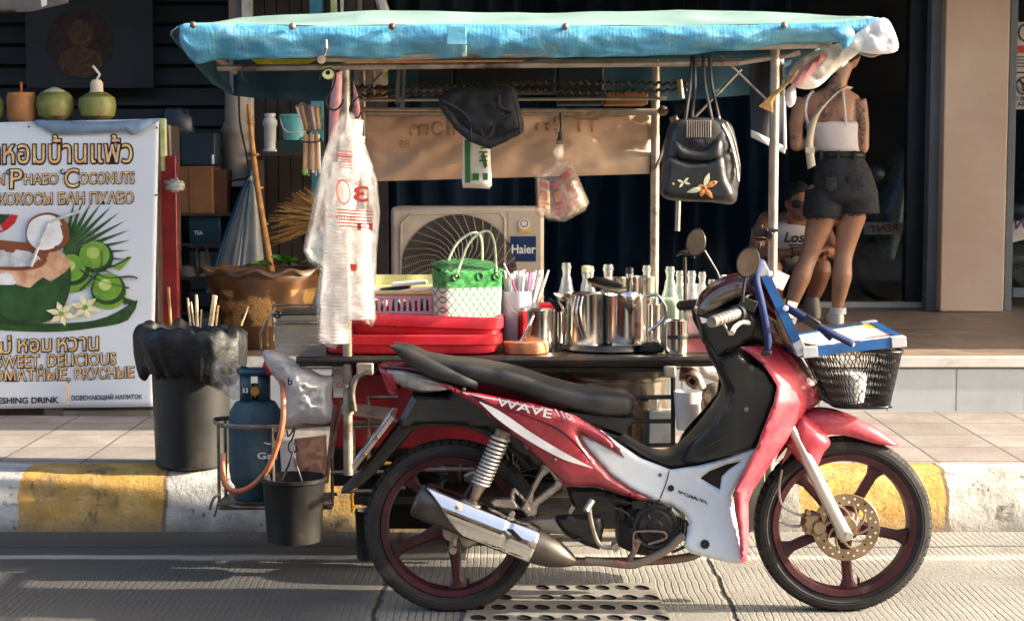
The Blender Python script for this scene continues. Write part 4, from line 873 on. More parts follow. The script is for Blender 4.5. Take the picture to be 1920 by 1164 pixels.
# flat leaf: corners in plan, lies almost level
A, B_, C_, D_ = P(1506, 662, YB - .19), P(1698, 640, YB - .15), P(1640, 608, YB + .16), P(1450, 640, YB + .15)
def leaf(A, B_, C_, D_, nm, prints):
    n = (B_ - A).cross(D_ - A).normalized(); n = n if n.z > 0 or abs(n.z) < .3 else -n; b = MB(); th = .014; fw = .022
    def q(u, v, h): return A.lerp(B_, u).lerp(D_.lerp(C_, u), v) + n * h
    def bar(u0, v0, u1, v1, h0, h1, mi): b.add([q(u0, v0, h0), q(u1, v0, h0), q(u1, v1, h0), q(u0, v1, h0), q(u0, v0, h1), q(u1, v0, h1), q(u1, v1, h1), q(u0, v1, h1)], [(0, 1, 2, 3), (4, 7, 6, 5), (0, 4, 5, 1), (1, 5, 6, 2), (2, 6, 7, 3), (3, 7, 4, 0)], mi)
    W = (B_ - A).length; Hh = (D_ - A).length; fu, fv = fw / W, fw / Hh
    bar(0, 0, 1, fv, -th, th, 0); bar(0, 1 - fv, 1, 1, -th, th, 0); bar(0, fv, fu, 1 - fv, -th, th, 0); bar(1 - fu, fv, 1, 1 - fv, -th, th, 0)
    fo = b.build('leaf_frame', ['menu_blue'], mb, bevel=.002)
    b = MB(); bar2 = lambda *k: None
    def flat(u0, v0, u1, v1, h, mi): b.add([q(u0, v0, h), q(u1, v0, h), q(u1, v1, h), q(u0, v1, h)], [(0, 1, 2, 3)], mi)
    for s_ in (1, -1):
        h = th - .004 if s_ > 0 else -th + .004; flat(fu, fv, 1 - fu, 1 - fv, h, prints[0] if s_ > 0 else prints[1])
        for (u0, v0, u1, v1, mi) in prints[2]: flat(u0, v0, u1, v1, h + .0012 * s_, mi)
    b.build('leaf_panel', ['menu_white', 'menu_red', 'yellow_print', 'print_black', 'print_husk'], fo, smooth=False)
    b = MB()
    for u, v in ((0, 0), (1, 0), (1, 1), (0, 1)):
        u0, u1 = (-.006, .14) if u == 0 else (.86, 1.006); v0, v1 = (-.01, .09) if v == 0 else (.91, 1.01); b.add([q(a_, c_, h) for h in (-th - .002, th + .002) for a_, c_ in ((u0, v0), (u1, v0), (u1, v1), (u0, v1))], [(0, 1, 2, 3), (4, 7, 6, 5), (0, 4, 5, 1), (1, 5, 6, 2), (2, 6, 7, 3), (3, 7, 4, 0)])
    b.build_each('corner_cap', 'corner_grey', fo, bevel=.002)
    return q
pr = [(.06, .12, .3, .16, 1), (.36, .12, .6, .16, 1), (.68, .2, .94, .25, 1), (.5, .5, .6, .56, 1), (.7, .68, .94, .9, 2), (.45, .78, .68, .86, 2)] + [(.08 + .3 * (i % 3), .24 + .08 * (i // 3), .08 + .3 * (i % 3) + .1 + .08 * random.random(), .255 + .08 * (i // 3), 3 if i % 2 else 1) for i in range(18)]
qf = leaf(A, B_, C_, D_, 'flat', (0, 0, pr))
E1, E2, E3, E4 = P(1505, 664, YB - .19), P(1424, 492, YB - .13), P(1408, 515, YB + .17), P(1458, 645, YB + .15)
leaf(E1, E2, E3, E4, 'up', (1, 1, [(.1, .1, .5, .5, 4), (.55, .3, .9, .8, 1), (.2, .6, .5, .9, 0)]))
b = MB()
def strap(pts, wd, Yo=0): 
    c = [P(x, y, YB - d) for x, y, d in pts]; c = catmull(c, 18); rs = []
    for i, p in enumerate(c):
        t = (c[min(i + 1, 18)] - c[max(i - 1, 0)]).normalized(); nn = t.cross(Vector((0, 1, 0))).normalized(); rs.append([p + nn * wd, p + Vector((0, -.002, 0)), p - nn * wd])
    b.rings(rs, 0, False)
strap([(1428, 486, .14), (1418, 520, .17), (1426, 560, .19), (1434, 600, .19), (1440, 640, .18), (1437, 664, .17)], .011); strap([(1472, 575, .16), (1510, 598, .2), (1550, 620, .22), (1600, 645, .21)], .011); strap([(1472, 575, .16), (1520, 600, .2), (1560, 635, .21)], .010)
b.build('strap', 'strap_blue', mb, solid=.003)
b = MB(); b.box(P(1521, 604, YB - .215), (.05, .012, .03), Matrix.Rotation(R(32), 3, 'Y')); b.box(P(1437, 662, YB - .18), (.03, .01, .015)); b.build_each('buckle', 'knife_black', mb, bevel=.003)
b = MB()
for q in ((1443, 513), (1473, 578), (1597, 645)): b.lathe([(0, -.006), (.006, -.005), (.009, 0)], P(*q, YB - .2), 12, 'Y')
b.build_each('rivet', 'white', mb)
b = MB(); b.box(P(1462, 525, YB - .05), (.045, .004, .05), Matrix.Rotation(R(25), 3, 'Y')); b.box(P(1483, 580, YB - .05), (.03, .004, .05), Matrix.Rotation(R(15), 3, 'Y')); b.build_each('price_tag', 'white', mb)
# ---------------------------------------------------------------- drinks cart
Y0, Y1 = 5.85, 6.42
ZT = P(960, 668, Y0).z
cart = thing('drinks_cart', 'street drinks cart with faded blue canopy, rusty posts and red lower panel', 'food cart', (P(960, 600, 6.1).x, 6.1, 0))
def XP(px, Y): return P(px, 600, Y).x
def cpart(b, n, m, par=None, **k): return b.build(n, m, par or cart, **k)
for px, Y, z0, z1, r in ((651, Y0, .34, 1.79, .0165), (1447, Y0, .3, 1.80, .0165), (682, Y1, .12, 1.8, .014), (1226, Y1, .12, 1.8, .0165)):
    x = XP(px, Y); b = MB(); b.tube([(x, Y, z0), (x, Y, z1)], r, 12)
    if px == 651: b.lathe([(0, -.03), (.007, -.03), (.009, -.015)], (x, Y, P(0, 722, Y).z), 8, 'Y'); b.tube([(x, Y, P(0, 760, Y).z), (x, Y, P(0, 776, Y).z)], .021, 12)
    cpart(b, 'post', 'post_steel')
b = MB(); xl, xr = XP(556, Y0), XP(1362, Y0); b.box(((xl + xr) / 2, (Y0 + Y1) / 2, ZT - .008), (xr - xl, Y1 - Y0, .014)); cpart(b, 'table_top', 'stainless_dull', bevel=.003)
b = MB(); b.tube([(xl, Y0 - .012, ZT - .012), (xr, Y0 - .012, ZT - .012)], .014, 10); b.tube([(XP(560, Y0), Y0, P(0, 681, Y0).z), (xr, Y0, P(0, 681, Y0).z)], .011, 10); b.tube([(XP(690, Y0), Y0 + .02, P(0, 692, Y0).z), (XP(1262, Y0), Y0 + .02, P(0, 692, Y0).z)], .013, 10); cpart(b, 'front_rail', 'dark_steel')
b = MB(); b.boxpx(560, 671, 690, 687, Y0 - .004, .02); cpart(b, 'edge_plate', 'steel_rust', bevel=.003)
b = MB(); b.boxpx(622, 698, 1010, 842, Y0 + .12, .4); cpart(b, 'lower_panel', 'red_panel', bevel=.01)
b = MB(); b.box(((XP(622, 6.4) + XP(1175, 6.4)) / 2, 6.42, .46), (XP(1175, 6.4) - XP(622, 6.4), .06, .52)); b.box((XP(900, 6.2), 6.2, .22), (.9, .4, .03)); b.box((XP(1090, 6.3), 6.36, .3), (.25, .05, .28)); cpart(b, 'deck_shade_panel', 'dark_steel', bevel=.004)  # deck pieces, plus an upright back panel added to shade the kerb
b = MB(); b.box((XP(985, 6.35), 6.36, .135), (XP(1270, 6.35) - XP(700, 6.35), .08, .17)); cpart(b, 'under_dark_box', 'black_metal', bevel=.006)  # black box added below the deck so the gap reads dark
b = MB(); b.boxpx(668, 680, 700, 704, Y0 - .03, .05); b.boxpx(1245, 686, 1268, 708, Y0 - .03, .05); 
b.build_each('bracket', 'post_steel', cart, bevel=.006)
b = MB()
def bar(x0, y0, x1, y1, Y, r=.008): b.tube([P(x0, y0, Y), P(x1, y1, Y)], r, 8)
b.tube([P(*q, Y0 - .02) for q in ((664, 770), (660, 735), (668, 708), (690, 694))], .011, 10, res=14)
for a in ((642, 750, 620, 860), (628, 760, 612, 905), (662, 800, 664, 900), (655, 792, 735, 791), (690, 745, 745, 744), (690, 745, 692, 880), (620, 885, 735, 884), (640, 921, 700, 920), (700, 915, 760, 914), (660, 800, 720, 799), (760, 880, 900, 879), (1010, 700, 1012, 850), (700, 790, 880, 789)): bar(*a, Y0 + .05, .0075)
b.box(P(700, 772, Y0), (.155, .006, .042), Matrix.Rotation(R(7), 3, 'Y')); cpart(b, 'side_frame', 'steel_rust')
b = MB()
for a in ((1184, 745, 1262, 744), (1166, 790, 1266, 789), (1190, 835, 1268, 834), (1181, 742, 1181, 842), (1262, 690, 1262, 840)): bar(*a, Y0 + .02, .008)
cpart(b, 'shelf_frame', 'dark_steel')
b = MB(); b.boxpx(625, 683, 655, 745, Y0 + .108, .004); 
for q in ((633, 697), (647, 702), (636, 722), (648, 730)): b.lathe([(.007, 0), (.0095, 0)], P(*q, Y0 + .106), 14, 'Y', mi=1)
cpart(b, 'paper_notice', ['white_cloth', 'ink_red'], smooth=False)
# running gear of the sidecar: shock, axle and wheel behind the motorbike's rear wheel
b = MB(); t_, q_ = P(826, 792, 6.0), P(822, 935, 6.0); b.tube([t_, q_], .012, 10); b.tube([t_.lerp(q_, .75), q_], [(0, .024), (1, .012)], 10)
sp = MB(); sp.tube([t_ + (q_ - t_) * (.05 + .7 * i / 100) + Vector((.026 * math.cos(i * .5), .026 * math.sin(i * .5), 0)) for i in range(101)], .0055, 6)
so = cpart(b, 'shock_absorber', 'black_metal'); cpart(sp, 'spring', 'black_metal', so)
b = MB(); c = Vector((XP(960, 6.25), 6.3, .27)); b.lathe([(.2, -.03), (.25, -.045), (.27, -.02), (.27, .02), (.25, .045), (.2, .03)], c, 48, 'Y'); wo = cpart(b, 'wheel', 'tyre')
b = MB(); b.lathe([(.19, -.02), (.205, -.02), (.205, .02), (.19, .02)], c, 36, 'Y'); b.tube([c - Vector((0, .08, 0)), c + Vector((0, .08, 0))], .03, 12)
for k in range(18):
    a = 2 * math.pi * k / 18; b.tube([c + Vector((.03 * math.cos(a), 0, .03 * math.sin(a))), c + Vector((.19 * math.cos(a + .2), 0, .19 * math.sin(a + .2)))], .002, 5)
cpart(b, 'rim', 'alloy', wo)
# towing bike's steering head and lever on the right
b = MB(); b.tube([P(1275, 700, 5.95), P(1300, 705, 5.95), P(1312, 730, 5.95)], .026, 12, res=10); b.lathe([(.012, -.03), (.022, -.03), (.024, 0), (.02, .02)], P(1297, 713, 5.93), 16, 'Y', mi=0)
b.lathe([(0, -.05), (.02, -.05), (.03, -.04), (.042, -.03), (.042, .04)], P(1340, 742, 5.95), 16, 'Y'); b.tube([P(1312, 730, 5.97), P(1345, 745, 5.97)], .02, 10); b.tube([P(1320, 748, 5.93), P(1327, 800, 5.93), P(1318, 845, 5.93)], .014, 10); cpart(b, 'steering_head', 'steel_rust')
b = MB(); b.panel([(1282, 692), (1320, 683), (1350, 690), (1372, 715), (1378, 745), (1350, 720), (1310, 706)], 6.02, t=.02, r=12, sm=24); cpart(b, 'headlamp_shell', 'white_fair')
b = MB(); b.loft([(1352, 760), (1380, 720), (1425, 715)], [(1352, 980), (1380, 1000), (1425, 985)], [(0, .1), (.5, .14), (1, .1)], 5.72, n=8, k=14, e=.6); b.tube([P(1390, 720, 5.72), P(1392, 610, 5.72)], .03, 10); b.tube([P(1392, 615, 5.72) + Vector((0, -.1, 0)), P(1392, 612, 5.72) + Vector((0, .3, 0))], .014, 8); cpart(b, 'hidden_shade_body', 'black_plastic')  # unseen body added behind the motorbike to shade the road at left
b = MB(); b.tube([P(*q, 6.1) for q in ((1286, 640), (1285, 560), (1284, 482))], .007, 8, res=8); b.tube([P(*q, 6.1) for q in ((1268, 480), (1280, 473), (1296, 476), (1302, 484))], [(0, .004), (.5, .009), (1, .004)], 8, res=10); cpart(b, 'mirror_arm', 'dark_steel')
b = MB(); b.boxpx(1412, 428, 1440, 444, Y0 - .04, .05); b.boxpx(1416, 447, 1438, 452, Y0 - .03, .03); b.tube([P(1410, 432, Y0 - .02), P(1460, 432, Y0 - .02)], .006, 8); b.lathe([(0, -.03), (.012, -.028), (.014, 0)], P(1441, 440, Y0 - .03), 10, 'Y'); b.tube([P(1425, 455, Y0 - .03), P(1423, 468, Y0 - .03)], .005, 8); b.tube([P(1428, 422, Y0 - .03), P(1428, 428, Y0 - .03)], .004, 8); cpart(b, 'clamp', 'black_metal', bevel=.003)
# canopy frame
b = MB()
def beam(x0, y0, x1, y1, Y, r=.011, Yb=None): b.tube([P(x0, y0, Y), P(x1, y1, Yb or Y)], r, 10)
beam(408, 128, 1385, 118, Y0 - .01); beam(600, 111, 1560, 84, Y0 - .05, .012); beam(402, 105, 440, 135, 5.8, .012, 6.6); beam(1385, 118, 1500, 100, Y0, .01); beam(670, 116, 1390, 116, Y1, .011); beam(660, 205, 1250, 208, Y1 - .02, .008); beam(660, 212, 1240, 212, Y1, .011)
beam(660, 188, 1250, 185, Y1 - .1, .006); beam(1274, 150, 1278, 185, Y1 - .15, .011); beam(1288, 235, 1390, 130, Y1 - .1, .005); beam(1352, 105, 1440, 190, Y0, .004); beam(700, 112, 700, 190, Y1 - .05, .006)
cpart(b, 'canopy_frame', 'post_steel')
def lever(x): pass
b = MB()
for dy, ph in ((0, 0), (14, 1.3)):
    pts = [P(660 + 630 * i / 160, 163 - 9 * (i / 160) + dy + 3 * math.sin(i * .05 + ph), Y1 - .12) + Vector((0, .006 * math.cos(i * 1.6), .006 * math.sin(i * 1.6))) for i in range(161)]; b.tube(pts, .0055, 6)
cpart(b, 'twisted_bar', 'dark_steel')
# canopy cloth
def cy(tab, px): return lerpl(tab, px)
CR_ = [(335, 50), (345, 45), (430, 46), (650, 50), (850, 46), (1200, 50), (1480, 46), (1600, 40), (1650, 34)]
BT_ = [(335, 75), (350, 105), (370, 121), (410, 112), (600, 108), (800, 110), (1000, 108), (1200, 106), (1350, 98), (1560, 80), (1610, 76), (1650, 74)]
RG_ = [(335, 48), (400, 33), (680, 19), (1000, 26), (1300, 19), (1560, 26), (1650, 31)]
X0_, X1_ = 337, 1648
def cfront(u, v):
    px = X0_ + (X1_ - X0_) * u; a, b_ = cy(CR_, px), cy(BT_, px); py = a + (b_ - a) * v
    bul = math.sin(math.pi * min(1, v * 1.05)) * .022
    nz = .022 * noise.fractal(Vector((px / 120, v * 1.3, 3)), .8, 2, 4) * (.25 + v) + .012 * (1 - abs(math.sin(px / 47 + 2 * math.sin(px / 130) + v))) ** 2 * v
    p = P(px, py, 5.76 - bul - nz + .03 * v); p.z += .006 * noise.noise(Vector((px / 60, 9, 1))) * v; return p
b = MB(); b.grid(cfront, 150, 14)
fl = cpart(b, 'canopy', ['canopy_blue'], solid=.003, ang=80)
zb = P(960, 46, 5.76).z
def ctop(u, v):
    px = X0_ + (X1_ - X0_) * u; f = P(px, cy(CR_, px), 5.76); r_ = P(px, cy(RG_, px), 6.25); r_.x = f.x; bk = Vector((f.x, 6.85, zb))
    p = f.lerp(r_, v / .45) if v < .45 else r_.lerp(bk, (v - .45) / .55); sag = math.sin(math.pi * ((u * 4) % 1)) * .012 * math.sin(math.pi * min(1, v / .45 if v < .45 else (1 - v) / .55)); p.z -= sag + .006 * noise.noise(Vector((p.x * 5, p.y * 6, 0))); return p
b = MB(); b.grid(ctop, 120, 18); cpart(b, 'canopy_roof', 'canopy_top', fl, solid=.003, ang=80)
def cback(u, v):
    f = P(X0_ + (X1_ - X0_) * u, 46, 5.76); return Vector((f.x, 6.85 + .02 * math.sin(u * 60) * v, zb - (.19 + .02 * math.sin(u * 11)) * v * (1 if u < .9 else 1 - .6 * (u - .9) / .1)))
b = MB(); b.grid(cback, 80, 6); cpart(b, 'back_flap', 'canopy_shaded', fl, solid=.003, ang=80)
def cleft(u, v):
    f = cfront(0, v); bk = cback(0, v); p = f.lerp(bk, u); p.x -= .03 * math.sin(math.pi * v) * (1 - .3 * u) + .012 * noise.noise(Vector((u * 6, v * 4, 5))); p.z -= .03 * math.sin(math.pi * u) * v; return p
b = MB(); b.grid(cleft, 24, 8); cpart(b, 'end_flap', 'canopy_shaded', fl, solid=.003, ang=80)
def cright(u, v):
    f = cfront(1, v); bk = cback(1, v); p = f.lerp(bk, u); p.x += .05 * math.sin(math.pi * min(1, v * .8)) + .02 * noise.noise(Vector((u * 7, v * 4, 8))); p.z -= .02 + .02 * math.sin(u * 9) * v; return p
b = MB(); b.grid(cright, 24, 8); b.panel([(1588, 80), (1612, 60), (1648, 36), (1668, 42), (1684, 84), (1676, 98), (1640, 101), (1606, 94)], 5.74, t=.01, r=10, wr=.03, wrs=3.5, sm=30, back='mirror'); b.panel([(1560, 60), (1590, 50), (1602, 66), (1585, 92), (1575, 80)], 5.725, t=.012, r=9, wr=.008, sm=20, mi=1); cpart(b, 'end_flap', ['white_cloth', 'canopy_blue'], fl, solid=.003, ang=80)
for px in (362, 548, 735, 1060, 1470):
    b = MB(); b.ell(P(px, cy(CR_, px) + 2, 5.74), (.012, .012, .012), 10, 6); cpart(b, 'bolt', 'steel_rust', fl)
b = MB(); b.boxpx(838, 50, 874, 84, 5.70, .012); b.panel([(864, 84), (875, 86), (874, 106), (868, 108)], 5.705, t=.004, r=5, mi=1); cpart(b, 'patch', ['canopy_blue', 'canopy_top'], fl, bevel=.004)
b = MB(); b.tube([P(603, 112, 5.69), P(602, 112, 5.8)], .014, 12); b.tube([P(611, 76, 5.70), P(612, 90, 5.69), P(608, 104, 5.70)], .005, 6); cpart(b, 'roll_bar', 'post_steel')
b = MB(); b.grid(lambda u, v: P(640 + 340 * u, 113 + 8 * v + 3 * math.sin(u * 30) * v, 5.9 + .03 * v), 40, 2); cpart(b, 'lining', 'stripe_cloth', fl, solid=.002)
b = MB(); b.panel([(470, 112), (600, 110), (570, 124), (520, 128), (488, 124)], 5.9, t=.004, r=8); b.panel([(708, 118), (742, 120), (722, 138)], 5.9, t=.004, r=6); cpart(b, 'lining', 'yellow_cloth', fl)
# ---------------------------------------------------------------- things hung from the cart
def one(b, name, m, label, cat, group=None, **k): return tag(b.build(name, m, None, **k), label, cat, group)
def sheetf(u, v):
    x0, x1 = 664 + 40 * v, 1222 - 4 * v; px = x0 + (x1 - x0) * u; py = 213 + (340 - 14 * u - 213) * v
    return P(px, py, Y1 + .02 + .022 * noise.fractal(Vector((u * 5, v * 2.2, 2)), .8, 2, 4) - .008 * math.sin(v * 9) + .012 * noise.noise(Vector((u * 14 + v * 6, v * 2, 7))))
b = MB(); b.grid(sheetf, 60, 18)
def onsheet(px, py):
    v = (py - 213) / 122; u = (px - 664 - 40 * v) / (554 - 44 * v); return sheetf(u, v) - Vector((0, .004, 0))
sh = thing('tarp_sheet', 'tan cloth sheet stretched across the back of the cart under the rack', 'cloth sheet', P(940, 340, Y1 + .02)); b.build('sheet', 'tarp_tan', sh, solid=.002)
b = MB(); text_px(b, 'llɔm', [(768, 222), (852, 222), (852, 254), (768, 254)], Y1, 0, 0, flip=True, map3=onsheet); text_px(b, 'Jn', [(1000, 222), (1052, 222), (1052, 254), (1000, 254)], Y1, 0, 0, flip=True, map3=onsheet); text_px(b, 'TT', [(1074, 222), (1118, 222), (1118, 250), (1074, 250)], Y1, 0, 0, flip=True, map3=onsheet); text_px(b, '88', [(748, 262), (768, 262), (768, 276), (748, 276)], Y1, 0, 0, flip=True, map3=onsheet)
b.build('faded_print', 'tarp_ink', sh, smooth=False)
b = MB(); b.panel([(822, 196), (836, 172), (870, 164), (945, 160), (966, 168), (974, 200), (982, 246), (950, 264), (918, 278), (880, 264), (852, 240)], 5.98, t=.05, r=34, wr=.022, wrs=3.2, back='mirror', step=6, sm=50); ht = thing('cloth_hat', 'crumpled black cloth hat hung from the rack in front of the tan sheet', 'hat', P(910, 278, 5.98)); b.build('crown', 'black_cloth', ht, ang=80)
b = MB()
for pts in (((936, 178), (938, 200), (962, 210), (950, 218), (912, 232), (903, 246), (910, 258), (922, 250), (926, 236)), ((830, 190), (860, 205), (880, 225), (884, 262)), ((960, 172), (970, 210), (976, 250))): b.tube([P(x, y, 5.927 - .004 * math.sin(i)) for i, (x, y) in enumerate(pts)], .0042, 6, res=26)
b.build('seam', mat('black_hem', '#2c2a2a', .8), ht)
b = MB(); b.panel([(824, 198), (852, 242), (880, 266), (918, 280), (950, 266), (982, 247), (978, 236), (946, 252), (918, 262), (886, 248), (860, 228), (836, 196)], 5.93, t=.008, r=5, wr=.008, wrs=8, step=5); b.build('brim', 'black_cloth', ht, ang=80)
gp = thing('paper_packet', 'flat white packet with a green stripe hanging below the black hat', 'packet', P(895, 352, 6.1))
b = MB(); b.panel([(868, 252), (918, 255), (922, 348), (918, 354), (868, 352), (866, 340)], 6.1, t=.012, r=12, wr=.004); b.build('pack', 'packet_white', gp)
b = MB(); b.panel([(871, 262), (881, 262), (882, 342), (872, 343)], 6.083, t=.001, r=4, back=None); b.boxpx(886, 325, 898, 338, 6.084, .001); b.boxpx(905, 325, 915, 338, 6.084, .001); b.panel([(902, 290), (908, 285), (914, 312), (908, 316)], 6.083, t=.001, r=4, back=None)
for i in range(5): b.boxpx(898 + i % 2 * 3, 268 + i * 8, 914, 271 + i * 8, 6.084, .001)
b.build('print', 'packet_green', gp)
# bag of snack boxes
sb = thing('snack_bag', 'clear knotted plastic bag of snack boxes hung on a cord beside the air conditioner', 'bag', P(1055, 415, 6.0))
b = MB(); b.panel([(1003, 328), (1030, 312), (1044, 300), (1036, 285), (1046, 262), (1056, 262), (1058, 285), (1056, 300), (1070, 298), (1082, 325), (1105, 380), (1097, 396), (1060, 416), (1030, 414), (1004, 402)], 6.0, t=.07, r=30, wr=.014, wrs=9, back='mirror', step=7); b.build('bag', 'bag_clear2', sb, ang=80)
b = MB(); b.tube([P(1049, 270, 6.0), P(1051, 240, 6.0), P(1050, 212, 6.05)], [(0, .012), (.3, .006), (.4, .003), (1, .003)], 8, res=10); b.build('cord', 'black_metal', sb)
for i, (q, tl, m_) in enumerate(((((1008, 332), (1030, 340), (1032, 402), (1008, 398)), -3, 'snack_box'), (((1032, 340), (1052, 328), (1066, 405), (1040, 410)), 6, 'snack_dark'), (((1048, 322), (1070, 302), (1100, 385), (1070, 402)), 12, 'snack_box'))):
    b = MB(); b.panel(list(q), 5.965 + .01 * i, t=.004, r=3, bt=.06); x = MB()
    a = [Vector((*k, 0)) for k in q]
    def qq(u, v): p = a[0].lerp(a[1], u).lerp(a[3].lerp(a[2], u), v); return P(p.x, p.y, 5.96 + .01 * i)
    for (u0, v0, u1, v1, mi) in ((.15, .1, .85, .25, 1), (.2, .35, .8, .6, 2), (.1, .68, .9, .74, 1), (.1, .8, .6, .85, 1)): b.add([qq(u0, v0), qq(u1, v0), qq(u1, v1), qq(u0, v1)], [(0, 1, 2, 3)], mi)
    one(b, 'snack_box', [m_, 'ink_red', 'food_orange'], ('%s printed snack box, %s in the clear knotted bag on the cord' % (('pale', 'leftmost'), ('dark narrow', 'middle'), ('pale tilted', 'rightmost'))[i] if False else ('pale upright printed snack box at the left in the hanging clear bag', 'dark red edged snack box in the middle of the hanging clear bag', 'large tilted printed snack box at the right in the hanging clear bag')[i]), 'box', 'snack boxes in the hanging bag', smooth=False)
# handbag
hb = thing('handbag', 'black leather handbag with stitched flowers hanging by its straps from the canopy', 'handbag', P(1312, 380, 5.8))
b = MB(); b.panel([(1252, 240), (1268, 226), (1300, 220), (1345, 222), (1370, 232), (1380, 262), (1389, 318), (1384, 352), (1376, 382), (1330, 379), (1248, 373), (1238, 342), (1243, 290)], 5.8, t=.075, r=30, back='mirror', step=7, sm=50, wr=.006); b.build('bag_body', 'leather', hb, ang=80)
b = MB(); b.panel([(1268, 232), (1290, 224), (1336, 224), (1352, 242), (1342, 268), (1310, 280), (1280, 262)], 5.728, t=.006, r=10, sm=30)
for i in range(11): b.tube([P(1288 + i * 4.4, 226, 5.719), P(1288 + i * 4.4, 258, 5.719)], .0022, 5, mi=1)
b.build('opening', ['leather_in', 'zip'], hb)
b = MB(); b.panel([(1262, 262), (1290, 278), (1320, 280), (1350, 260), (1356, 285), (1348, 300), (1310, 304), (1270, 296)], 5.724, t=.02, r=12, sm=30, step=6); b.build('pocket', 'leather', hb, ang=70)
b = MB(); b.panel([(1252, 292), (1290, 304), (1330, 302), (1354, 292), (1362, 330), (1368, 374), (1248, 368), (1246, 330)], 5.722, t=.016, r=9, step=6, sm=40); b.build('pocket', 'leather', hb, ang=70)
b = MB(); b.tube([P(*q, 5.735) for q in ((1354, 234), (1368, 262), (1380, 305), (1384, 340))], .0055, 6, res=16); b.tube([P(*q, 5.742) for q in ((1362, 230), (1376, 262), (1387, 312))], .003, 6, res=16); b.lathe([(0, -.008), (.008, -.006), (.009, 0)], P(1372, 282, 5.73), 8, 'Y'); b.build('zip', 'zip', hb)
b = MB(); b.panel([(1290, 262), (1322, 262), (1324, 272), (1310, 276), (1294, 272)], 5.712, t=.006, r=5, sm=20); b.build('phone', 'black_metal', hb)
for x0, xm, x1, dd in ((1283, 1294, 1298, 0), (1296, 1303, 1302, .05), (1338, 1322, 1318, 0), (1352, 1335, 1330, .05)):
    b = MB(); c_ = catmull([P(x0, 240, 5.76 + dd), P((x0 + xm) / 2, 200, 5.77 + dd), P(xm, 160, 5.8), P(x1, 104, 5.84)], 16); b.rings([[p + Vector((-.006, 0, 0)), p + Vector((0, -.004, 0)), p + Vector((.006, 0, 0)), p + Vector((0, .004, 0))] for p in c_]); b.build('strap', 'leather', hb)
def leafshape(b, x, y, l, wd, ang, Y, mi):
    ca, sa = math.cos(R(ang)), math.sin(R(ang)); o = [(x + (l * t) * ca - k * wd * math.sin(math.pi * t) * sa, y + (l * t) * sa + k * wd * math.sin(math.pi * t) * ca) for t, k in [(i / 6, 1) for i in range(7)] + [(i / 6, -1) for i in range(5, 0, -1)]]
    b.panel(o, Y, t=.003, r=4, mi=mi, back=None, step=6)
b = MB()
for an, mi, l in ((-70, 0, 30), (-25, 1, 30), (165, 0, 34), (110, 1, 18), (50, 1, 26), (-160, 1, 12)): leafshape(b, 1320, 352, l, 5, an, 5.701, mi)
for an in (-45, 15, 130, 200): leafshape(b, 1282, 342, 13, 2.4, an, 5.703, 0)
b.ell(P(1322, 352, 5.701), (.006, .003, .006), 8, 6, mi=1); b.ell(P(1262, 345, 5.701), (.004, .002, .004), 8, 6, mi=1); b.build('flower_applique', ['petal_cream', 'petal_orange'], hb)
b = MB(); b.tube([P(1272, 372, 6.1), P(1270, 433, 6.1)], .009, 10); one(b, 'steel_tube', 'post_steel', 'short bare steel tube dangling under the black handbag', 'tube')
b = MB(); b.tube([P(*q, 6.2) for q in ((1262, 222), (1250, 260), (1236, 300), (1228, 318))], .006, 8, res=8); b.tube([P(1262, 218, 6.2), P(1275, 250, 6.2)], .016, 10); b.ell(P(1243, 208, 6.2), (.02, .02, .018), 12, 8); one(b, 'clamp_lever', 'steel_rust', 'rusty clamp lever beside the rear post, left of the black handbag', 'lever')
b = MB(); b.tube([P(1276, 205, 6.15), P(1276, 205, 6.2)], .022, 16); one(b, 'black_disc', 'black_metal', 'round black disc under the twisted bar above the handbag', 'disc')
# cloths and papers on the right post
b = MB(); b.panel([(1478, 140), (1498, 112), (1540, 92), (1585, 80), (1612, 96), (1572, 128), (1530, 165), (1490, 163)], 5.95, t=.035, r=22, wr=.035, wrs=4.5, back='mirror', step=7, sm=36); b.panel([(1474, 170), (1490, 160), (1492, 188), (1482, 202), (1472, 192)], 5.95, t=.02, r=10, wr=.01, back='mirror', sm=24)
o = thing('white_bundle', 'white plastic bundle with a pink stripe tied under the canopy by the right post', 'bundle', P(1540, 165, 5.95)); b.build('wrap', 'white_cloth', o, ang=80)
b = MB(); b.panel([(1484, 158), (1500, 132), (1540, 100), (1552, 104), (1520, 140), (1500, 160)], 5.885, t=.012, r=10, sm=24, wr=.006); b.build('stripe', 'pink_cloth', o)
b = MB()
for i in range(9): b.tube([P(1496 - i * 1.2, 132 + i * 2, Y0 - .05 - .004 * i), P(1465 - i * 2, 165 + i * 2.4, Y0 - .06), P(1424 + i * 3, 200 + i * 1.4, Y0 - .06)], [(0, .004), (.6, .0065), (1, .003)], 6, res=8)
one(b, 'feather_duster', 'broom_straw', 'pale frayed bundle of straw tied to the right canopy post', 'duster')
b = MB(); b.grid(lambda u, v: P(1404 + 66 * u + 4 * v, 108 + v * (142 + 34 * u) + 4 * math.sin(u * 7), 6.0 + .012 * math.sin(u * 6 + v * 3)), 16, 16)
b.grid(lambda u, v: P(1408 + 64 * u, 243 + 32 * u + v * 14, 5.992 + .012 * math.sin(u * 6 + 2.6)), 16, 2, 1); b.grid(lambda u, v: P(1466 + 6 * u + 3 * v, 150 + v * 130, 5.985), 2, 8, 1); one(b, 'dark_flyer', ['dark_poster', 'white_cloth'], 'black printed sheet with a white edge hanging behind the right post', 'flyer', solid=.002)
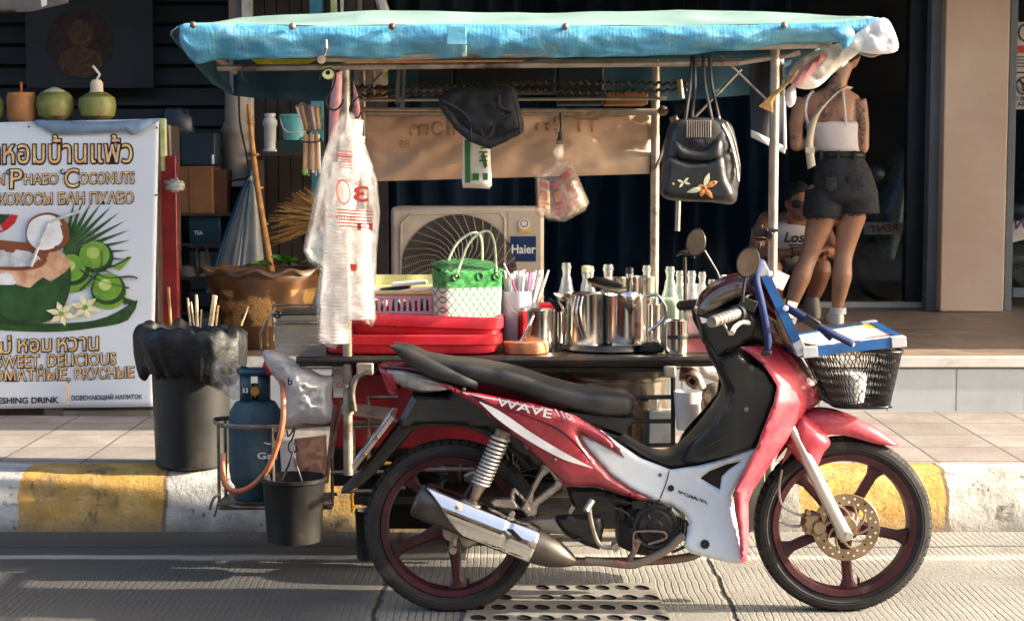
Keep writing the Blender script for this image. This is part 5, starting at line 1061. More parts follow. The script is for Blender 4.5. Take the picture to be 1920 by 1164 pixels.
# hooks, straps, pink bag handle at the left post
def hook(pts, Y, r, label): b = MB(); b.tube([P(*q, Y) for q in pts], r, 8, res=26); one(b, 'wire_hook', 'black_metal', label, 'hook', 'wire hooks on the canopy frame')
hook([(598, 150), (606, 132), (620, 128), (629, 140), (624, 165), (612, 185), (614, 200), (626, 207), (638, 200), (644, 186)], Y0 - .05, .0032, 'large S shaped wire hook holding the cup bag at the left post')
hook([(716, 136), (690, 165), (664, 190), (655, 205), (660, 220), (672, 220), (677, 210)], Y0 - .04, .0028, 'long diagonal wire hook just right of the left post')
hook([(460, 118), (453, 138), (458, 150), (464, 152)], Y0 - .02, .003, 'small wire hook hanging free at the left end of the canopy')
b = MB(); b.lathe([(.008, -.02), (.021, -.02), (.023, 0), (.021, .02), (.008, .02)], P(616, 137, Y0 - .03), 20, 'Y'); one(b, 'tape_roll', 'yellow_plastic', 'yellow tape roll hung on the canopy frame beside the left post', 'tape')
b = MB(); b.panel([(624, 140), (642, 132), (640, 190), (632, 250), (616, 262), (618, 200)], Y0 - .03, t=.01, r=8, wr=.012, step=7); b.panel([(662, 150), (672, 180), (680, 240), (668, 300), (664, 220)], Y0 + .03, t=.008, r=7, wr=.01, step=7); one(b, 'pink_strip', 'pink_cloth', 'faded pink plastic strips hanging beside the left canopy post', 'strip', ang=80)
for i, (x0, x1, y1) in enumerate(((746, 742, 195), (756, 752, 205))):
    b = MB(); b.panel([(x0, 118), (x0 + 6, 118), (x1 + 6, y1), (x1 - 2, y1)], 6.1, t=.003, r=3); one(b, 'dangling_strap', 'grey_post', ('shorter grey strap dangling from the canopy in front of the rack', 'longer grey strap dangling from the canopy in front of the rack')[i], 'strap', 'straps in front of the rack')
# rack load
RK = P(0, 190, Y1 - .05).z
for i, (x0, x1, y0, y1, m_, lb) in enumerate(((664, 728, 122, 160, 'smoked_tube', 'tan tin with a small printed label on the rack'), (666, 728, 168, 188, 'cardboard', 'low tan round tray on the rack, under the labelled tin'))):
    b = MB(); c = P((x0 + x1) / 2, y1, Y1 + .12); h = mpx(y1 - y0, Y1 + .12); r_ = mpx((x1 - x0) / 2, Y1 + .12); b.lathe([(0, 0), (r_ * .93, 0), (r_, h * .1), (r_, h * .8), (r_ * .85, h), (0, h)], c, 26); one(b, ('round_tin', 'round_tray')[i], m_, lb, ('tin', 'tray')[i])
for i, (x0, x1, y0, y1, m_, lb) in enumerate(((784, 850, 116, 165, 'dark_slat', 'small dark carton on the rack left of the wide one'), (852, 1040, 114, 170, 'black_cloth', 'wide black board leaning on the rack behind the hat'), (1046, 1132, 112, 192, 'box_dark', 'tall dark carton on the rack above the snack bag'))):
    b = MB(); b.boxpx(x0, y0, x1, y1 + 4, Y1 + .1, .2); one(b, 'dark_carton', m_, lb, 'carton', 'dark cartons on the rack', bevel=.006)
b = MB(); b.boxpx(1135, 170, 1215, 196, Y1 + .1, .2); one(b, 'cardboard_box', 'cardboard', 'flat brown cardboard box at the right end of the rack', 'box', bevel=.004)
# bag of plastic cups
cb_ = thing('cup_bag', 'clear plastic bags of stacked cups with red print, hung in front of the left post', 'bag', P(640, 655, Y0 - .1))
b = MB(); b.panel([(640, 212), (652, 205), (664, 214), (676, 250), (692, 290), (708, 340), (713, 400), (707, 470), (704, 560), (706, 598), (698, 614), (684, 604), (655, 592), (652, 632), (628, 655), (610, 648), (594, 636), (592, 560), (599, 505), (578, 492), (567, 470), (578, 420), (592, 350), (606, 290), (624, 240)], Y0 - .1, t=.075, r=36, wr=.012, wrs=4, back='mirror', step=6); b.build('bag', 'bag_clear', cb_, ang=80)
b = MB(); 
def onbag(px, py): return P(px, py, Y0 - .182)
text_px(b, '3', [(664, 350), (690, 350), (690, 378), (664, 378)], 5, 0, .02, flip=True, map3=onbag)
text_px(b, 'CHAROEN', [(642, 328), (676, 340), (676, 350), (642, 340)], 5, 0, .01, map3=onbag)
for i in range(6): b.add([onbag(632 + i, 392 + 6 * i), onbag(700 - i, 396 + 6 * i), onbag(700 - i, 398 + 6 * i), onbag(632 + i, 394 + 6 * i)], [(0, 1, 2, 3)])
text_px(b, '(311) 6 m', [(616, 402), (665, 406), (665, 414), (616, 410)], 5, 0, .01, flip=True, map3=onbag)
b.tube([onbag(644 + 12 * math.cos(R(a)) + 4 * math.sin(R(a)), 360 + 22 * math.sin(R(a)) - 4 * math.cos(R(a))) for a in range(0, 360, 20)], .0022, 5, closed=True); b.add([onbag(632, 290), onbag(662, 294), onbag(662, 296), onbag(632, 292)], [(0, 1, 2, 3)])
for i in range(7): b.add([onbag(630 + i, 282 + 5 * i), onbag(660, 285 + 5 * i), onbag(660, 286.4 + 5 * i), onbag(630 + i, 283.4 + 5 * i)], [(0, 1, 2, 3)])
for x in (670, 692): b.add([onbag(x, 418), onbag(x + 7, 418), onbag(x + 7, 432), onbag(x, 432)], [(0, 1, 2, 3)])
b.add([onbag(656, 495), onbag(670, 495), onbag(668, 508), onbag(658, 508)], [(0, 1, 2, 3)]); b.build('red_print', 'ink_red', cb_, smooth=False)
for i, (px, y0, y1, r_, d, tl, m_) in enumerate(((626, 330, 642, 29, .1, 3, 'cup_stack'), (678, 420, 598, 25, .11, -2, 'cup_stack'), (640, 250, 420, 24, .08, 8, 'cup_dirty'))):
    Yc = Y0 - d; c = P(px, y1, Yc); rr = mpx(r_, Yc); h = mpx(y1 - y0, Yc); n = int(h / .0115); pf = []
    for k in range(n): z = k * h / n; pf += [(rr * .93, z), (rr * 1.0, z + .002), (rr * 1.0, z + .005), (rr * .93, z + .0065)]
    b = MB(); b.lathe(pf + [(rr * .7, h), (rr * .66, h + .05), (0, h + .05)], c, 22); b.xf(Matrix.Translation(c) @ Matrix.Rotation(R(tl), 4, 'Y') @ Matrix.Translation(-c))
    one(b, 'cup_stack', m_, ('long stack of clear plastic cups at the left in the hanging bag', 'shorter stack of clear plastic cups at the right in the hanging bag', 'upper tilted stack of clear plastic cups near the top of the hanging bag')[i], 'cup stack', 'cup stacks in the hanging bag', ang=25)
# ---------------------------------------------------------------- on the table
def TB(px, Y): return Vector((XP(px, Y), Y, ZT + .0005))
def hpx(px, y0, Y): return P(px, y0, Y).z - ZT
def tray(x0, x1, y0, y1, Ya, Yb, lip, rot=0):
    b = MB(); a = P(x0, y1, Ya); c = P(x1, y0, Ya); xm, ym = (a.x + c.x) / 2, (Ya + Yb) / 2; w_, d_, h = (c.x - a.x), (Yb - Ya), c.z - a.z
    def rr(k, s, z):
        an = 2 * math.pi * k / 40; e = .3; ca, sa = math.cos(an), math.sin(an)
        return Vector((xm + math.copysign(abs(ca) ** e, ca) * w_ / 2 * s[0], ym + math.copysign(abs(sa) ** e, sa) * d_ / 2 * s[1], a.z + z))
    rs = []
    for s, z in (((0, 0), 0), ((.93, .9), 0), ((.95, .93), .006), ((.965, .95), h * .45), ((1, 1), h * .5), ((1, 1), h * .92), ((.985, .975), h), ((.95, .92), h), ((.93, .9), h * .8), ((0, 0), h * .8)): rs.append([rr(k, s, z) for k in range(40)])
    b.rings(rs); return b
b = tray(600, 942, 628, 664, Y0 + .03, Y0 + .4, 0); one(b, 'red_tray', 'red_plastic', 'lower red plastic tray lying directly on the cart table', 'tray', 'red trays on the table')
b = tray(652, 944, 592, 634, Y0 + .04, Y0 + .42, 0); b.xf(Matrix.Translation((0, 0, 0))); b.v = [v + Vector((0, 0, (XP(800, Y0) - v.x) * .035)) for v in b.v]; one(b, 'red_tray', 'red_plastic', 'upper red plastic lid under the woven bag and pink basket', 'tray', 'red trays on the table')
# pink slotted basket with yellow rim
pk = thing('slotted_basket', 'pale pink slotted plastic basket with yellow rim on the upper red lid', 'basket', P(755, 594, 6.22))
b = MB(); a = P(695, 592, 6.14); c = P(812, 548, 6.14); W = c.x - a.x; hh = c.z - a.z; n = 11
for fy in (6.14, 6.36):
    b.box((a.x + W / 2, fy, a.z + hh * .1), (W, .006, hh * .2)); b.box((a.x + W / 2, fy, a.z + hh * .87), (W, .006, hh * .26))
    for i in range(n): b.box((a.x + W * (i + .5) / n, fy, a.z + hh * .47), (W / n * .5, .006, hh * .56))
for fx in (a.x, a.x + W): b.box((fx, 6.25, a.z + hh / 2), (.006, .214, hh))
b.box((a.x + W / 2, 6.25, a.z + .004), (W, .22, .006)); b.build('basket_body', 'pink_plastic', pk)
b = MB(); b.tube([(a.x - .006, 6.132, a.z + hh), (a.x + W + .006, 6.132, a.z + hh), (a.x + W + .006, 6.37, a.z + hh + .004), (a.x - .006, 6.37, a.z + hh + .004)], .008, 8, closed=True); b.grid(lambda u, v: Vector((a.x + W * u, 6.37 + .004 * math.sin(u * 9), a.z + hh + .05 * v)), 6, 2); b.build('rim', 'yellow_plastic', pk)
b = MB()
for i in range(9): b.ell((a.x + W * (i + .5) / 9, 6.2 + .03 * (i % 3), a.z + .03 + .01 * (i % 2)), (.016, .02, .022), 10, 7, mi=i % 4)
for i, (x0, x1, y0, y1) in enumerate(((712, 770, 536, 545), (735, 800, 520, 542))): b.box(P((x0 + x1) / 2, (y0 + y1) / 2, 6.2), (mpx(x1 - x0, 6.2), .1, .012), Matrix.Rotation(R(-8 + 4 * i), 3, 'Y'), 4 + i)
b.build('packets', ['food_orange', 'white', 'red_plastic', 'teal_paint', 'black_metal', 'white'], pk, bevel=.003)
# woven bag
wb = thing('woven_bag', 'green and white woven plastic shopping bag with two handles on the red lid', 'bag', P(876, 606, 6.08))
rt = Matrix.Rotation(R(24), 3, 'Z'); c0 = wloc(wb); Hh = hpx(876, 505, 6.08) - hpx(876, 606, 6.08); wW, wD = .225, .125
def wv_(k, z, s=1.):
    an = 2 * math.pi * k / 48; e = .35; ca, sa = math.cos(an), math.sin(an); return c0 + rt @ Vector((math.copysign(abs(ca) ** e, ca) * wW / 2 * s, math.copysign(abs(sa) ** e, sa) * wD / 2 * s, z))
b = MB(); rs = [[c0 + Vector((0, 0, .002))] * 48]
for z, s in ((.002, .94), (.006, .98), (.03, 1.), (.08, 1.02), (Hh * .72, 1.03), (Hh * .97, 1.05), (Hh, 1.05)):
    rs.append([wv_(k, z + (.006 * math.sin(k * 1.7) if z > Hh * .9 else 0), s) for k in range(48)])
b.rings(rs); b.build('bag_body', 'woven', wb, solid=.003, ang=60)
b = MB(); b.grid(lambda u, v: c0 + rt @ Vector((wW * (u - .5) * 1.03, wD * (v - .5) * 1.0 , Hh - .004 + .028 * v + .012 * math.sin(math.pi * u) * v )), 40, 20); b.build('flap', m_flap(), wb, solid=.003)
def arc(b, p0, p1, top, sw): 
    pts = [p0, p0.lerp(top, .55) + Vector((-sw, 0, .03)), top, p1.lerp(top, .55) + Vector((sw, 0, .03)), p1]; b.tube(pts, .0045, 8, res=24)
for sy, tp in ((-1, (912, 433)), (1, (892, 436))):
    b = MB(); arc(b, wv_(0, 0) * 0 + c0 + rt @ Vector((-.07, sy * wD * .53, Hh - .02)), c0 + rt @ Vector((.085, sy * wD * .53, Hh - .02)), P(*tp, 6.08 + sy * .03), .012); b.build('handle', mat('strap_cream', '#d8dcc0', .5, c2='#8fae78', sc_=90) if sy < 0 else 'strap_cream', wb)
b = MB()
for x in (-.07, .085, .02): b.tube([c0 + rt @ Vector((x + .012 * math.cos(R(a)), -wD * .55, Hh - .022 + .012 * math.sin(R(a)))) for a in range(0, 360, 30)], .003, 6, closed=True)
b.build('ring', 'woven_green', wb)
# tub of straws
b = MB(); c = TB(972, 6.14); h = hpx(972, 545, 6.14); r_ = mpx(34, 6.14); b.lathe([(0, .002), (r_ * .86, .002), (r_ * .9, .01), (r_, h), (r_ * .97, h), (r_ * .86, .012), (0, .012)], c, 30); tag(b.build('straw_tub', 'clear_tub', None), 'frosted plastic tub full of drinking straws behind the wood block', 'tub')
random.seed(3); cols = ['straw_white', 'straw_white', 'straw_pink', 'straw_white', 'straw_white', 'bottle_white', 'menu_white', 'straw_white']
for i in range(64):
    a = random.uniform(0, 2 * math.pi); q = r_ * .75 * math.sqrt(random.random()); p0 = c + Vector((q * math.cos(a) * .5, q * math.sin(a) * .5, .02)); p1 = c + Vector((q * math.cos(a) * 1.75 + .03 * random.random(), q * math.sin(a) * 1.3, h + .045 + .03 * random.random()))
    b = MB()
    if i == 0: p0, p1 = TB(984, 6.09) + Vector((0, 0, h * .7)), P(944, 494, 6.09); p0 = p0.lerp(p1, -.1)
    b.tube([p0, p1], .0042, 7); one(b, 'drinking_straw', cols[2 if i == 0 else i % 8], 'long purple straw sticking far out of the straw tub to the left' if i == 0 else 'thin plastic straw packed among many in the frosted tub behind the wood block', 'straw', 'straws in the tub')
# wood block, pots, cups
b = MB(); c = TB(986, 5.97); r_ = mpx(43, 5.97); h = hpx(986, 640, 5.97); N = 40
b.rings([[c + Vector((r_ * s * (1 + .03 * math.sin(3 * a)) * math.cos(a), r_ * s * .9 * math.sin(a), z)) for a in [2 * math.pi * k / N for k in range(N)]] for s, z in ((0, .001), (.97, .001), (1, .006), (.99, h - .004), (.965, h), (0, h))], 0); 
one(b, 'chopping_block', 'wood_block', 'thick round wooden chopping block at the front edge of the cart table', 'chopping block', ang=40)
def pot(px, y0, Y, rpx, name, label, cat, handle=None, m='stainless', n=36, lidh=0, yb=None, grp=None):
    c = TB(px, Y); 
    if yb: c.z = P(px, yb, Y).z
    h = P(px, y0, Y).z - c.z; r_ = mpx(rpx, Y); t = thing(name, label, cat, c, grp); b = MB()
    b.lathe([(0, .001), (r_ * .95, .001), (r_ * .99, .006), (r_, .02), (r_, h * .93), (r_ * 1.02, h * .95), (r_ * 1.035, h), (r_ * 1.0, h), (r_ * .97, h * .93), (r_ * .95, .01), (0, .006)], c, n); b.build('bowl', m, t)
    if handle:
        b = MB(); 
        for pts, rr in handle: b.tube([P(x, y, Y - d) for x, y, d in pts], rr, 8, res=18)
        b.build('handle', m, t)
    return t, c, h, r_
pot(1004, 580, 6.03, 34, 'steel_pot', 'small steel pot with a rod handle behind the wood block', 'pot', [([(1000, 592, .07), (990, 615, .09), (976, 640, .1), (962, 658, .09)], .005), ([(960, 578, .0), (968, 585, .05), (976, 590, .06)], .003)])
kt, kc, kh, kr = pot(1050, 584, 6.1, 13, 'knife_cup', 'narrow steel cup holding black handled knives between the pots', 'cup')
for i, (x0, y0, x1, y1) in enumerate(((1052, 585, 1030, 560), (1056, 585, 1040, 562))):
    b = MB(); p0, p1 = P(x0, y0 + 40, 6.1), P(x1, y1, 6.1); q = p0.lerp(P(x0, y0, 6.1), .9); b.tube([q, p1], [(0, .005), (.3, .008), (1, .0065)], 8); b.tube([p0, q], .003, 6, mi=1); one(b, 'knife', ['knife_black', 'stainless'], ('black handled knife leaning left out of the narrow steel cup', 'black handled knife standing nearer upright in the narrow steel cup')[i], 'knife', 'knives in the steel cup')
b = MB(); c = TB(1141, 6.1); r_ = mpx(97, 6.1); h = hpx(1141, 640, 6.1); b.lathe([(0, .001), (r_ * .9, .001), (r_ * .96, .006), (r_, h), (r_ * 1.015, h + .002), (r_ * .985, h), (r_ * .93, .008), (0, .005)], c, 56); one(b, 'round_tray', 'stainless', 'wide shallow steel tray under the two tall steel jugs', 'tray')
def ptb(y): return y
jb = 648
jt, jc, jh, jr = pot(1097, 549, 6.08, 38, 'steel_jug', 'tall steel jug with ribbed handle and side spout, left on the round tray', 'jug', [([(1078 + o, 556, .14), (1074 + o, 580, .165), (1077 + o, 605, .165), (1086 + o, 632, .14)], .0032) for o in (0, 7, 14)], yb=jb, grp='tall steel jugs on the tray')
b = MB(); A_ = P(1066, 556, 6.08); b.add([P(1038, 549, 6.06), P(1070, 550, 6.02), P(1070, 550, 6.14), P(1066, 586, 6.08)], [(0, 1, 3), (0, 3, 2)]); b.build('spout', 'stainless', jt, solid=.002)
jt, jc, jh, jr = pot(1172, 552, 6.08, 40, 'steel_jug', 'tall steel jug with a V shaped front spout, right on the round tray', 'jug', [([(1210, 556, .0), (1232, 553, .0), (1246, 572, .0), (1248, 590, 0), (1236, 606, 0), (1214, 622, 0)], .006)], yb=jb, grp='tall steel jugs on the tray')
b = MB(); b.add([P(1158, 552, 6.005), P(1202, 552, 6.005), P(1181, 592, 6.008), P(1180, 546, 5.955)], [(0, 3, 2), (3, 1, 2)]); b.build('spout', 'stainless', jt, solid=.002)
b = MB(); c = P(1137, 536, 6.1); b.lathe([(0, -.004), (.07, -.003), (.073, .006), (.07, .008), (0, .003)], c, 30, rot=Matrix.Rotation(R(14), 3, 'Y') @ Matrix.Rotation(R(12), 3, 'X')); one(b, 'pan_lid', 'stainless', 'flat steel lid tilted across the tops of the two tall jugs', 'lid')
pot(1158, 520, 6.3, 24, 'steel_tumbler', 'upright steel tumbler behind the tall jugs, near the dark capped bottle', 'tumbler', grp='steel tumblers behind the jugs'); pot(1208, 518, 6.28, 22, 'steel_tumbler', 'brightly lit steel tumbler behind the right jug, below the clear bottle', 'tumbler', grp='steel tumblers behind the jugs'); pot(1226, 570, 6.2, 14, 'steel_tumbler', 'short dented steel tumbler right of the V spout jug', 'tumbler', grp='steel tumblers behind the jugs')
mt, mc, mh, mr = pot(1269, 600, 5.93, 22, 'steel_mug', 'steel mug with a black band and flat handle at the right front of the table', 'mug', [([(1252, 602, .08), (1248, 606, .085), (1248, 650, .085), (1252, 658, .08)], .006)])
b = MB(); b.lathe([(mr * 1.004, mh * .46), (mr * 1.012, mh * .47), (mr * 1.012, mh * .57), (mr * 1.004, mh * .58)], mc, 30); b.tube([mc + Vector((mr, 0, mh * .52)), mc + Vector((mr + .06, .01, mh * .52))], [(0, .008), (.4, .011), (1, .006)], 8); b.build('band', 'leather', mt)
b = MB(); b.ell(TB(1222, 5.95) + Vector((0, 0, .016)), (.045, .035, .02), 18, 12, wr=.5, ws=4, seed=3); b.v = [Vector((v.x, v.y, max(v.z, ZT + .001))) for v in b.v]; one(b, 'dark_rag', 'black_cloth', 'crumpled dark rag lying between the round tray and the steel mug', 'rag', ang=80)
b = MB(); p = TB(1026, 6.25); hz = hpx(1026, 578, 6.25); b.box(p + Vector((0, 0, hz / 2)), (.05, .06, hz)); b.box(p + Vector((0, 0, hz + .009)), (.062, .07, .02), None, 1); one(b, 'red_lid_box', ['clear_tub', 'red_plastic'], 'small box with a red lid behind the small steel pot', 'box', bevel=.003)
b = MB(); b.tube([TB(1015, 6.2) + Vector((-.02, 0, .1)), P(1008, 568, 6.2), P(1005, 553, 6.2)], .003, 6); b.lathe([(0, -.008), (.013, -.004), (.015, .004)], P(1004, 556, 6.2), 14, 'Y'); b.v = [v for v in b.v]; one(b, 'steel_ladle', 'stainless', 'steel ladle standing between the straw tub and the red lid box', 'ladle')
# bottles
def bottle(px, ytop, Y, rpx, glass, label, liquid=None, cap=None, fill=.6, wavy=True, neck=.36, name='glass_bottle', cat='bottle'):
    c = TB(px, Y); h = hpx(px, ytop, Y); r_ = mpx(rpx, Y); t = thing(name, label, cat, c, 'bottles at the back of the table'); ri = r_ * .44; pr = [(0, .001), (r_ * .9, .001), (r_, .01), (r_, h * .58)]
    for i in range(7):
        u = i / 6; s = (1 - u) ** 1.6; pr.append((ri + (r_ - ri) * s + (r_ * .09 * math.sin(u * 13) if wavy else 0) * u, h * (.6 + .3 * u)))
    pr += [(ri, h * .92), (ri * 1.25, h * .93), (ri * 1.25, h * .96), (ri * 1.05, h * .97), (ri * 1.05, h), (ri * .8, h)]
    b = MB(); b.lathe(pr, c, 22); b.build('glass', glass, t)
    if liquid: b = MB(); b.lathe([(0, .006), (r_ * .93, .006), (r_ * .94, h * min(fill, .57)), (r_ * (.94 if fill < .6 else .6), h * fill), (0, h * fill)], c, 20); b.build('liquid', liquid, t)
    if cap: b = MB(); b.lathe([(ri * 1.2, h * .965), (ri * 1.2, h * 1.04), (ri * .9, h * 1.05), (0, h * 1.05)], c, 16); b.build('cap', cap, t)
for a in ((1062, 493, 6.3, 17, 'glass_clear', 'clear wavy necked bottle, leftmost, behind the small steel pot', None, None), (1099, 505, 6.34, 17, 'glass_bottle', 'tall bottle with a thick pale yellow cap behind the left jug', 'coconut_brown', 'yellow_plastic'), (1106, 499, 6.27, 15, 'glass_clear', 'clear bottle just in front of the yellow capped one', None, None), (1140, 496, 6.35, 19, 'glass_clear', 'wide clear bottle rising behind the tilted steel lid', None, None), (1180, 508, 6.33, 14, 'glass_bottle', 'slim bottle with a dark cap between the two tumblers', None, 'cap_dark'), (1212, 498, 6.36, 15, 'glass_clear', 'clear bottle behind the brightly lit tumbler', None, None), (1256, 500, 6.28, 17, 'glass_green', 'pale green bottle left in the lit group behind the mug', 'juice_green', None), (1274, 508, 6.34, 15, 'glass_green', 'green tinted bottle second in the lit group behind the mug', 'juice_green', None), (1296, 508, 6.22, 16, 'glass_clear', 'bottle of pink syrup in the lit group behind the handlebar', 'juice_pink', None), (1316, 510, 6.3, 14, 'glass_clear', 'clear topped bottle of pink drink just right of the pink syrup', 'juice_pink', None), (1334, 524, 6.32, 13, 'glass_green', 'short bottle with a pink straw at the right of the lit group', 'juice_green', None), (1357, 522, 6.3, 13, 'glass_bottle', 'white capped bottle at the far right behind the motorbike mirror stem', 'juice_pink', 'white')):
    bottle(*a[:6], liquid=a[6], cap=a[7])
jg = thing('juice_jar', 'square plastic jar of red juice, pink above, behind the motorbike throttle grip', 'jar', TB(1312, 6.0))
b = MB(); c = wloc(jg); h = hpx(1312, 585, 6.0); b.box(c + Vector((0, 0, h * .22)), (.095, .09, h * .44)); b.build('juice', 'juice_red', jg, bevel=.006); b = MB(); b.box(c + Vector((0, 0, h * .7)), (.09, .086, h * .5)); b.build('syrup', 'juice_pink', jg, bevel=.006)
b = MB(); b.lathe([(.02, h), (.03, h + .02), (.022, h + .06), (.02, h + .1)], c, 16); b.box(c + Vector((0, 0, h * .49)), (.1, .095, h * .98)); b.build('shell', 'glass_clear', jg)
b = MB(); c = TB(1337, 5.97); b.lathe([(0, .001), (.02, .001), (.021, .06), (.019, .07), (0, .07)], c, 16); one(b, 'herb_cup', 'mint', 'small cup of green and yellow herbs right of the red juice jar', 'cup')
# under the table
b = MB(); c = P(1160, 838, 6.12); h = P(1160, 700, 6.12).z - c.z; r_ = mpx(95, 6.12); b.lathe([(0, 0), (r_, 0), (r_, h * .94), (r_ * 1.03, h * .96), (r_ * 1.03, h), (0, h)], c, 44); one(b, 'steel_drum', 'stainless_dull', 'big stainless drum standing under the cart table behind the bike seat', 'drum')
for i, (x0, x1, y0, y1, Y, lb) in enumerate(((1184, 1234, 745, 838, 5.98, 'white upright container under the table beside the steel drum'), (1218, 1262, 772, 835, 5.94, 'shorter white container in front, right of the tall white one'))):
    b = MB(); b.boxpx(x0, y0, x1, y1, Y, .09); one(b, 'white_container', 'white_paint', lb, 'container', 'white containers under the table', bevel=.006)
mc_ = thing('measuring_cup', 'clear plastic measuring cup with brown residue hanging behind the step-through', 'measuring cup', P(1289, 805, 5.86))
b = MB(); c = wloc(mc_); h = P(1289, 733, 5.86).z - c.z; b.lathe([(0, 0), (mpx(19, 5.86), 0), (mpx(21, 5.86), .006), (mpx(27, 5.86), h), (mpx(25, 5.86), h), (mpx(19, 5.86), .008), (0, .005)], c, 26); b.build('cup', mat('cup_plastic', '#ddd6cc', .35, c2='#e9e4dc', sc_=8, dirt='#a86b45', dsc=10, dth=(.6, .75)), mc_)
b = MB(); b.ell(c + Vector((.004, 0, .02)), (.03, .028, .016), 14, 8); b.build('residue', 'hose_orange', mc_)
b = MB(); p = P(1288, 806, 5.84)
for k in range(7):
    a = math.pi * k / 7; pts = [p + Vector((.026 * math.cos(a) * math.sin(math.pi * t) * s_, .026 * math.sin(a) * math.sin(math.pi * t) * s_, -.085 * math.sin(math.pi * t / 2 if t <= 1 else 1))) for t, s_ in [(i / 10, 1) for i in range(11)]]
    pts = [p + Vector((.028 * math.cos(a) * math.cos(q), .028 * math.sin(a) * math.cos(q), -.05 + .045 * math.sin(q))) for q in [2 * math.pi * i / 20 for i in range(20)]]; b.tube(pts, .0014, 5, closed=True)
b.tube([p, p + Vector((0, 0, .06))], .006, 8); one(b, 'wire_whisk', 'stainless', 'small wire whisk hanging under the measuring cup', 'whisk')
b = MB(); b.boxpx(1200, 746, 1216, 752, 5.855, .012); b.tube([P(1204, 746, 5.85), P(1203, 734, 5.85), P(1209, 731, 5.85), P(1212, 746, 5.85)], .0016, 5); one(b, 'binder_clip', 'black_metal', 'black binder clip on the shelf rail behind the seat nose', 'clip')
b = MB(); b.boxpx(1335, 745, 1360, 800, 5.99, .03); one(b, 'red_card', 'red_panel', 'small red card box under the table beside the steering head', 'box', bevel=.003)
b = MB(); b.ell(P(890, 892, 6.0), (.045, .02, .028), 16, 10, wr=.25, ws=9); one(b, 'wire_scourer', 'stainless_dull', 'grey wire scourer seen through the rear wheel of the motorbike', 'scourer')
# ---------------------------------------------------------------- left end of the cart
b = MB(); Yg = 5.95; zt_, zb_ = P(0, 792, Yg).z, P(0, 940, Yg).z; xa, xb = XP(410, Yg), XP(622, Yg)
ring = [(xb, Yg - .03), (xa + .2, Yg - .11), (xa + .08, Yg - .1), (xa, Yg - .04), (xa, Yg + .1), (xb, Yg + .14)]
def flatbar(pts, z, hh, mi=0):
    c_ = catmull([Vector((x, y, z)) for x, y in pts], 40, False); b.rings([[p + Vector((0, 0, -hh)), p + Vector((0, -.003, 0)), p + Vector((0, 0, hh)), p + Vector((0, .003, 0))] for p in c_], mi)
flatbar(ring, zt_, .0085); b.tube([(x, y, zb_) for x, y in ring], .007, 8); b.tube([(xa, Yg - .04, zb_ - .012), (xb, Yg - .03, zb_ - .012)], .01, 8); b.box(((xa + xb) / 2, Yg + .02, zb_ + .008), (xb - xa - .02, .2, .006))
for x, y in ((xa, Yg - .04), (xa, Yg + .1), (xb, Yg - .03), (xa + .2, Yg - .112)): b.tube([(x, y, zb_ - .01), (x, y, zt_)], .006, 8)
b.tube([P(413, 925, Yg - .04), P(400, 935, Yg - .06), P(393, 955, Yg - .06)], .005, 6, res=8); b.tube([P(410, 940, Yg - .04), P(402, 968, Yg - .05)], .0045, 6); cpart(b, 'gas_carrier', 'steel_rust')
gs = thing('gas_cylinder', 'blue netted gas cylinder strapped in the rusty carrier at the left of the cart', 'gas cylinder', P(474, 934, Yg))
c = Vector((XP(475, Yg), Yg + .02, zb_ + .012)); hb = P(0, 752, Yg).z - c.z; rg = mpx(51, Yg); b = MB()
b.lathe([(0, .03), (rg * .7, .032), (rg * .93, .06), (rg, .1), (rg, hb * .78), (rg * .94, hb * .9), (rg * .75, hb * .985), (rg * .4, hb * 1.02), (0, hb * 1.03)], c, 40); b.build('net', 'gas_net', gs)
b = MB(); b.lathe([(rg * .78, 0), (rg * .8, .002), (rg * .8, .05), (rg * .76, .05)], c, 30); b.build('foot_ring', 'gas_blue', gs)
b = MB(); zc = c.z + hb * 1.0
for a0, a1 in ((150, 262), (-70, 45)):
    N = 10; pr = [[c + Vector((rg * .55 * math.cos(R(a0 + (a1 - a0) * i / N)), rg * .55 * math.sin(R(a0 + (a1 - a0) * i / N)), hb + h_)) for h_ in (-.01, .105)] for i in range(N + 1)]; b.rings(pr, 0, False)
b.tube([c + Vector((rg * .55 * math.cos(R(a)), rg * .55 * math.sin(R(a)), hb + .105)) for a in range(140, 400, 20)], .012, 8); text_px(b, '5.5', [(455, 728), (465, 728), (465, 736), (455, 736)], c.y - rg * .6, 1, .02); b.build('collar', ['gas_blue', 'white'], gs, solid=.004)
b = MB(); b.tube([c + Vector((0, 0, hb)), c + Vector((0, 0, hb + .06))], .014, 10); b.lathe([(0, -.06), (.016, -.06), (.018, -.03), (.012, 0)], c + Vector((.008, 0, hb + .04)), 14, 'Y'); b.build('valve', 'brass', gs)
b = MB(); p = P(509, 692, Yg); b.tube([p + Vector((-.03, 0, .012)), p + Vector((.035, 0, -.005))], .018, 12); b.tube([p + Vector((0, 0, -.02)), p + Vector((0, 0, .025))], .014, 10); b.box(p + Vector((0, -.02, 0)), (.035, .015, .03)); b.build('regulator', 'valve_red', gs, bevel=.003)
b = MB(); text_px(b, 'Gas', [(483, 848), (520, 848), (520, 860), (483, 860)], 5, 0, .01, map3=lambda x, y: P(x, y, c.y - math.sqrt(max(0, rg ** 2 - (P(x, y, c.y).x - c.x) ** 2)) - .003)); b.tube([P(505 + 17 * math.cos(R(a)), 817 + 15 * math.sin(R(a)), c.y - rg * .87) for a in range(40, 330, 15)], .0028, 6); b.build('emblem', 'white_paint', gs, smooth=False)
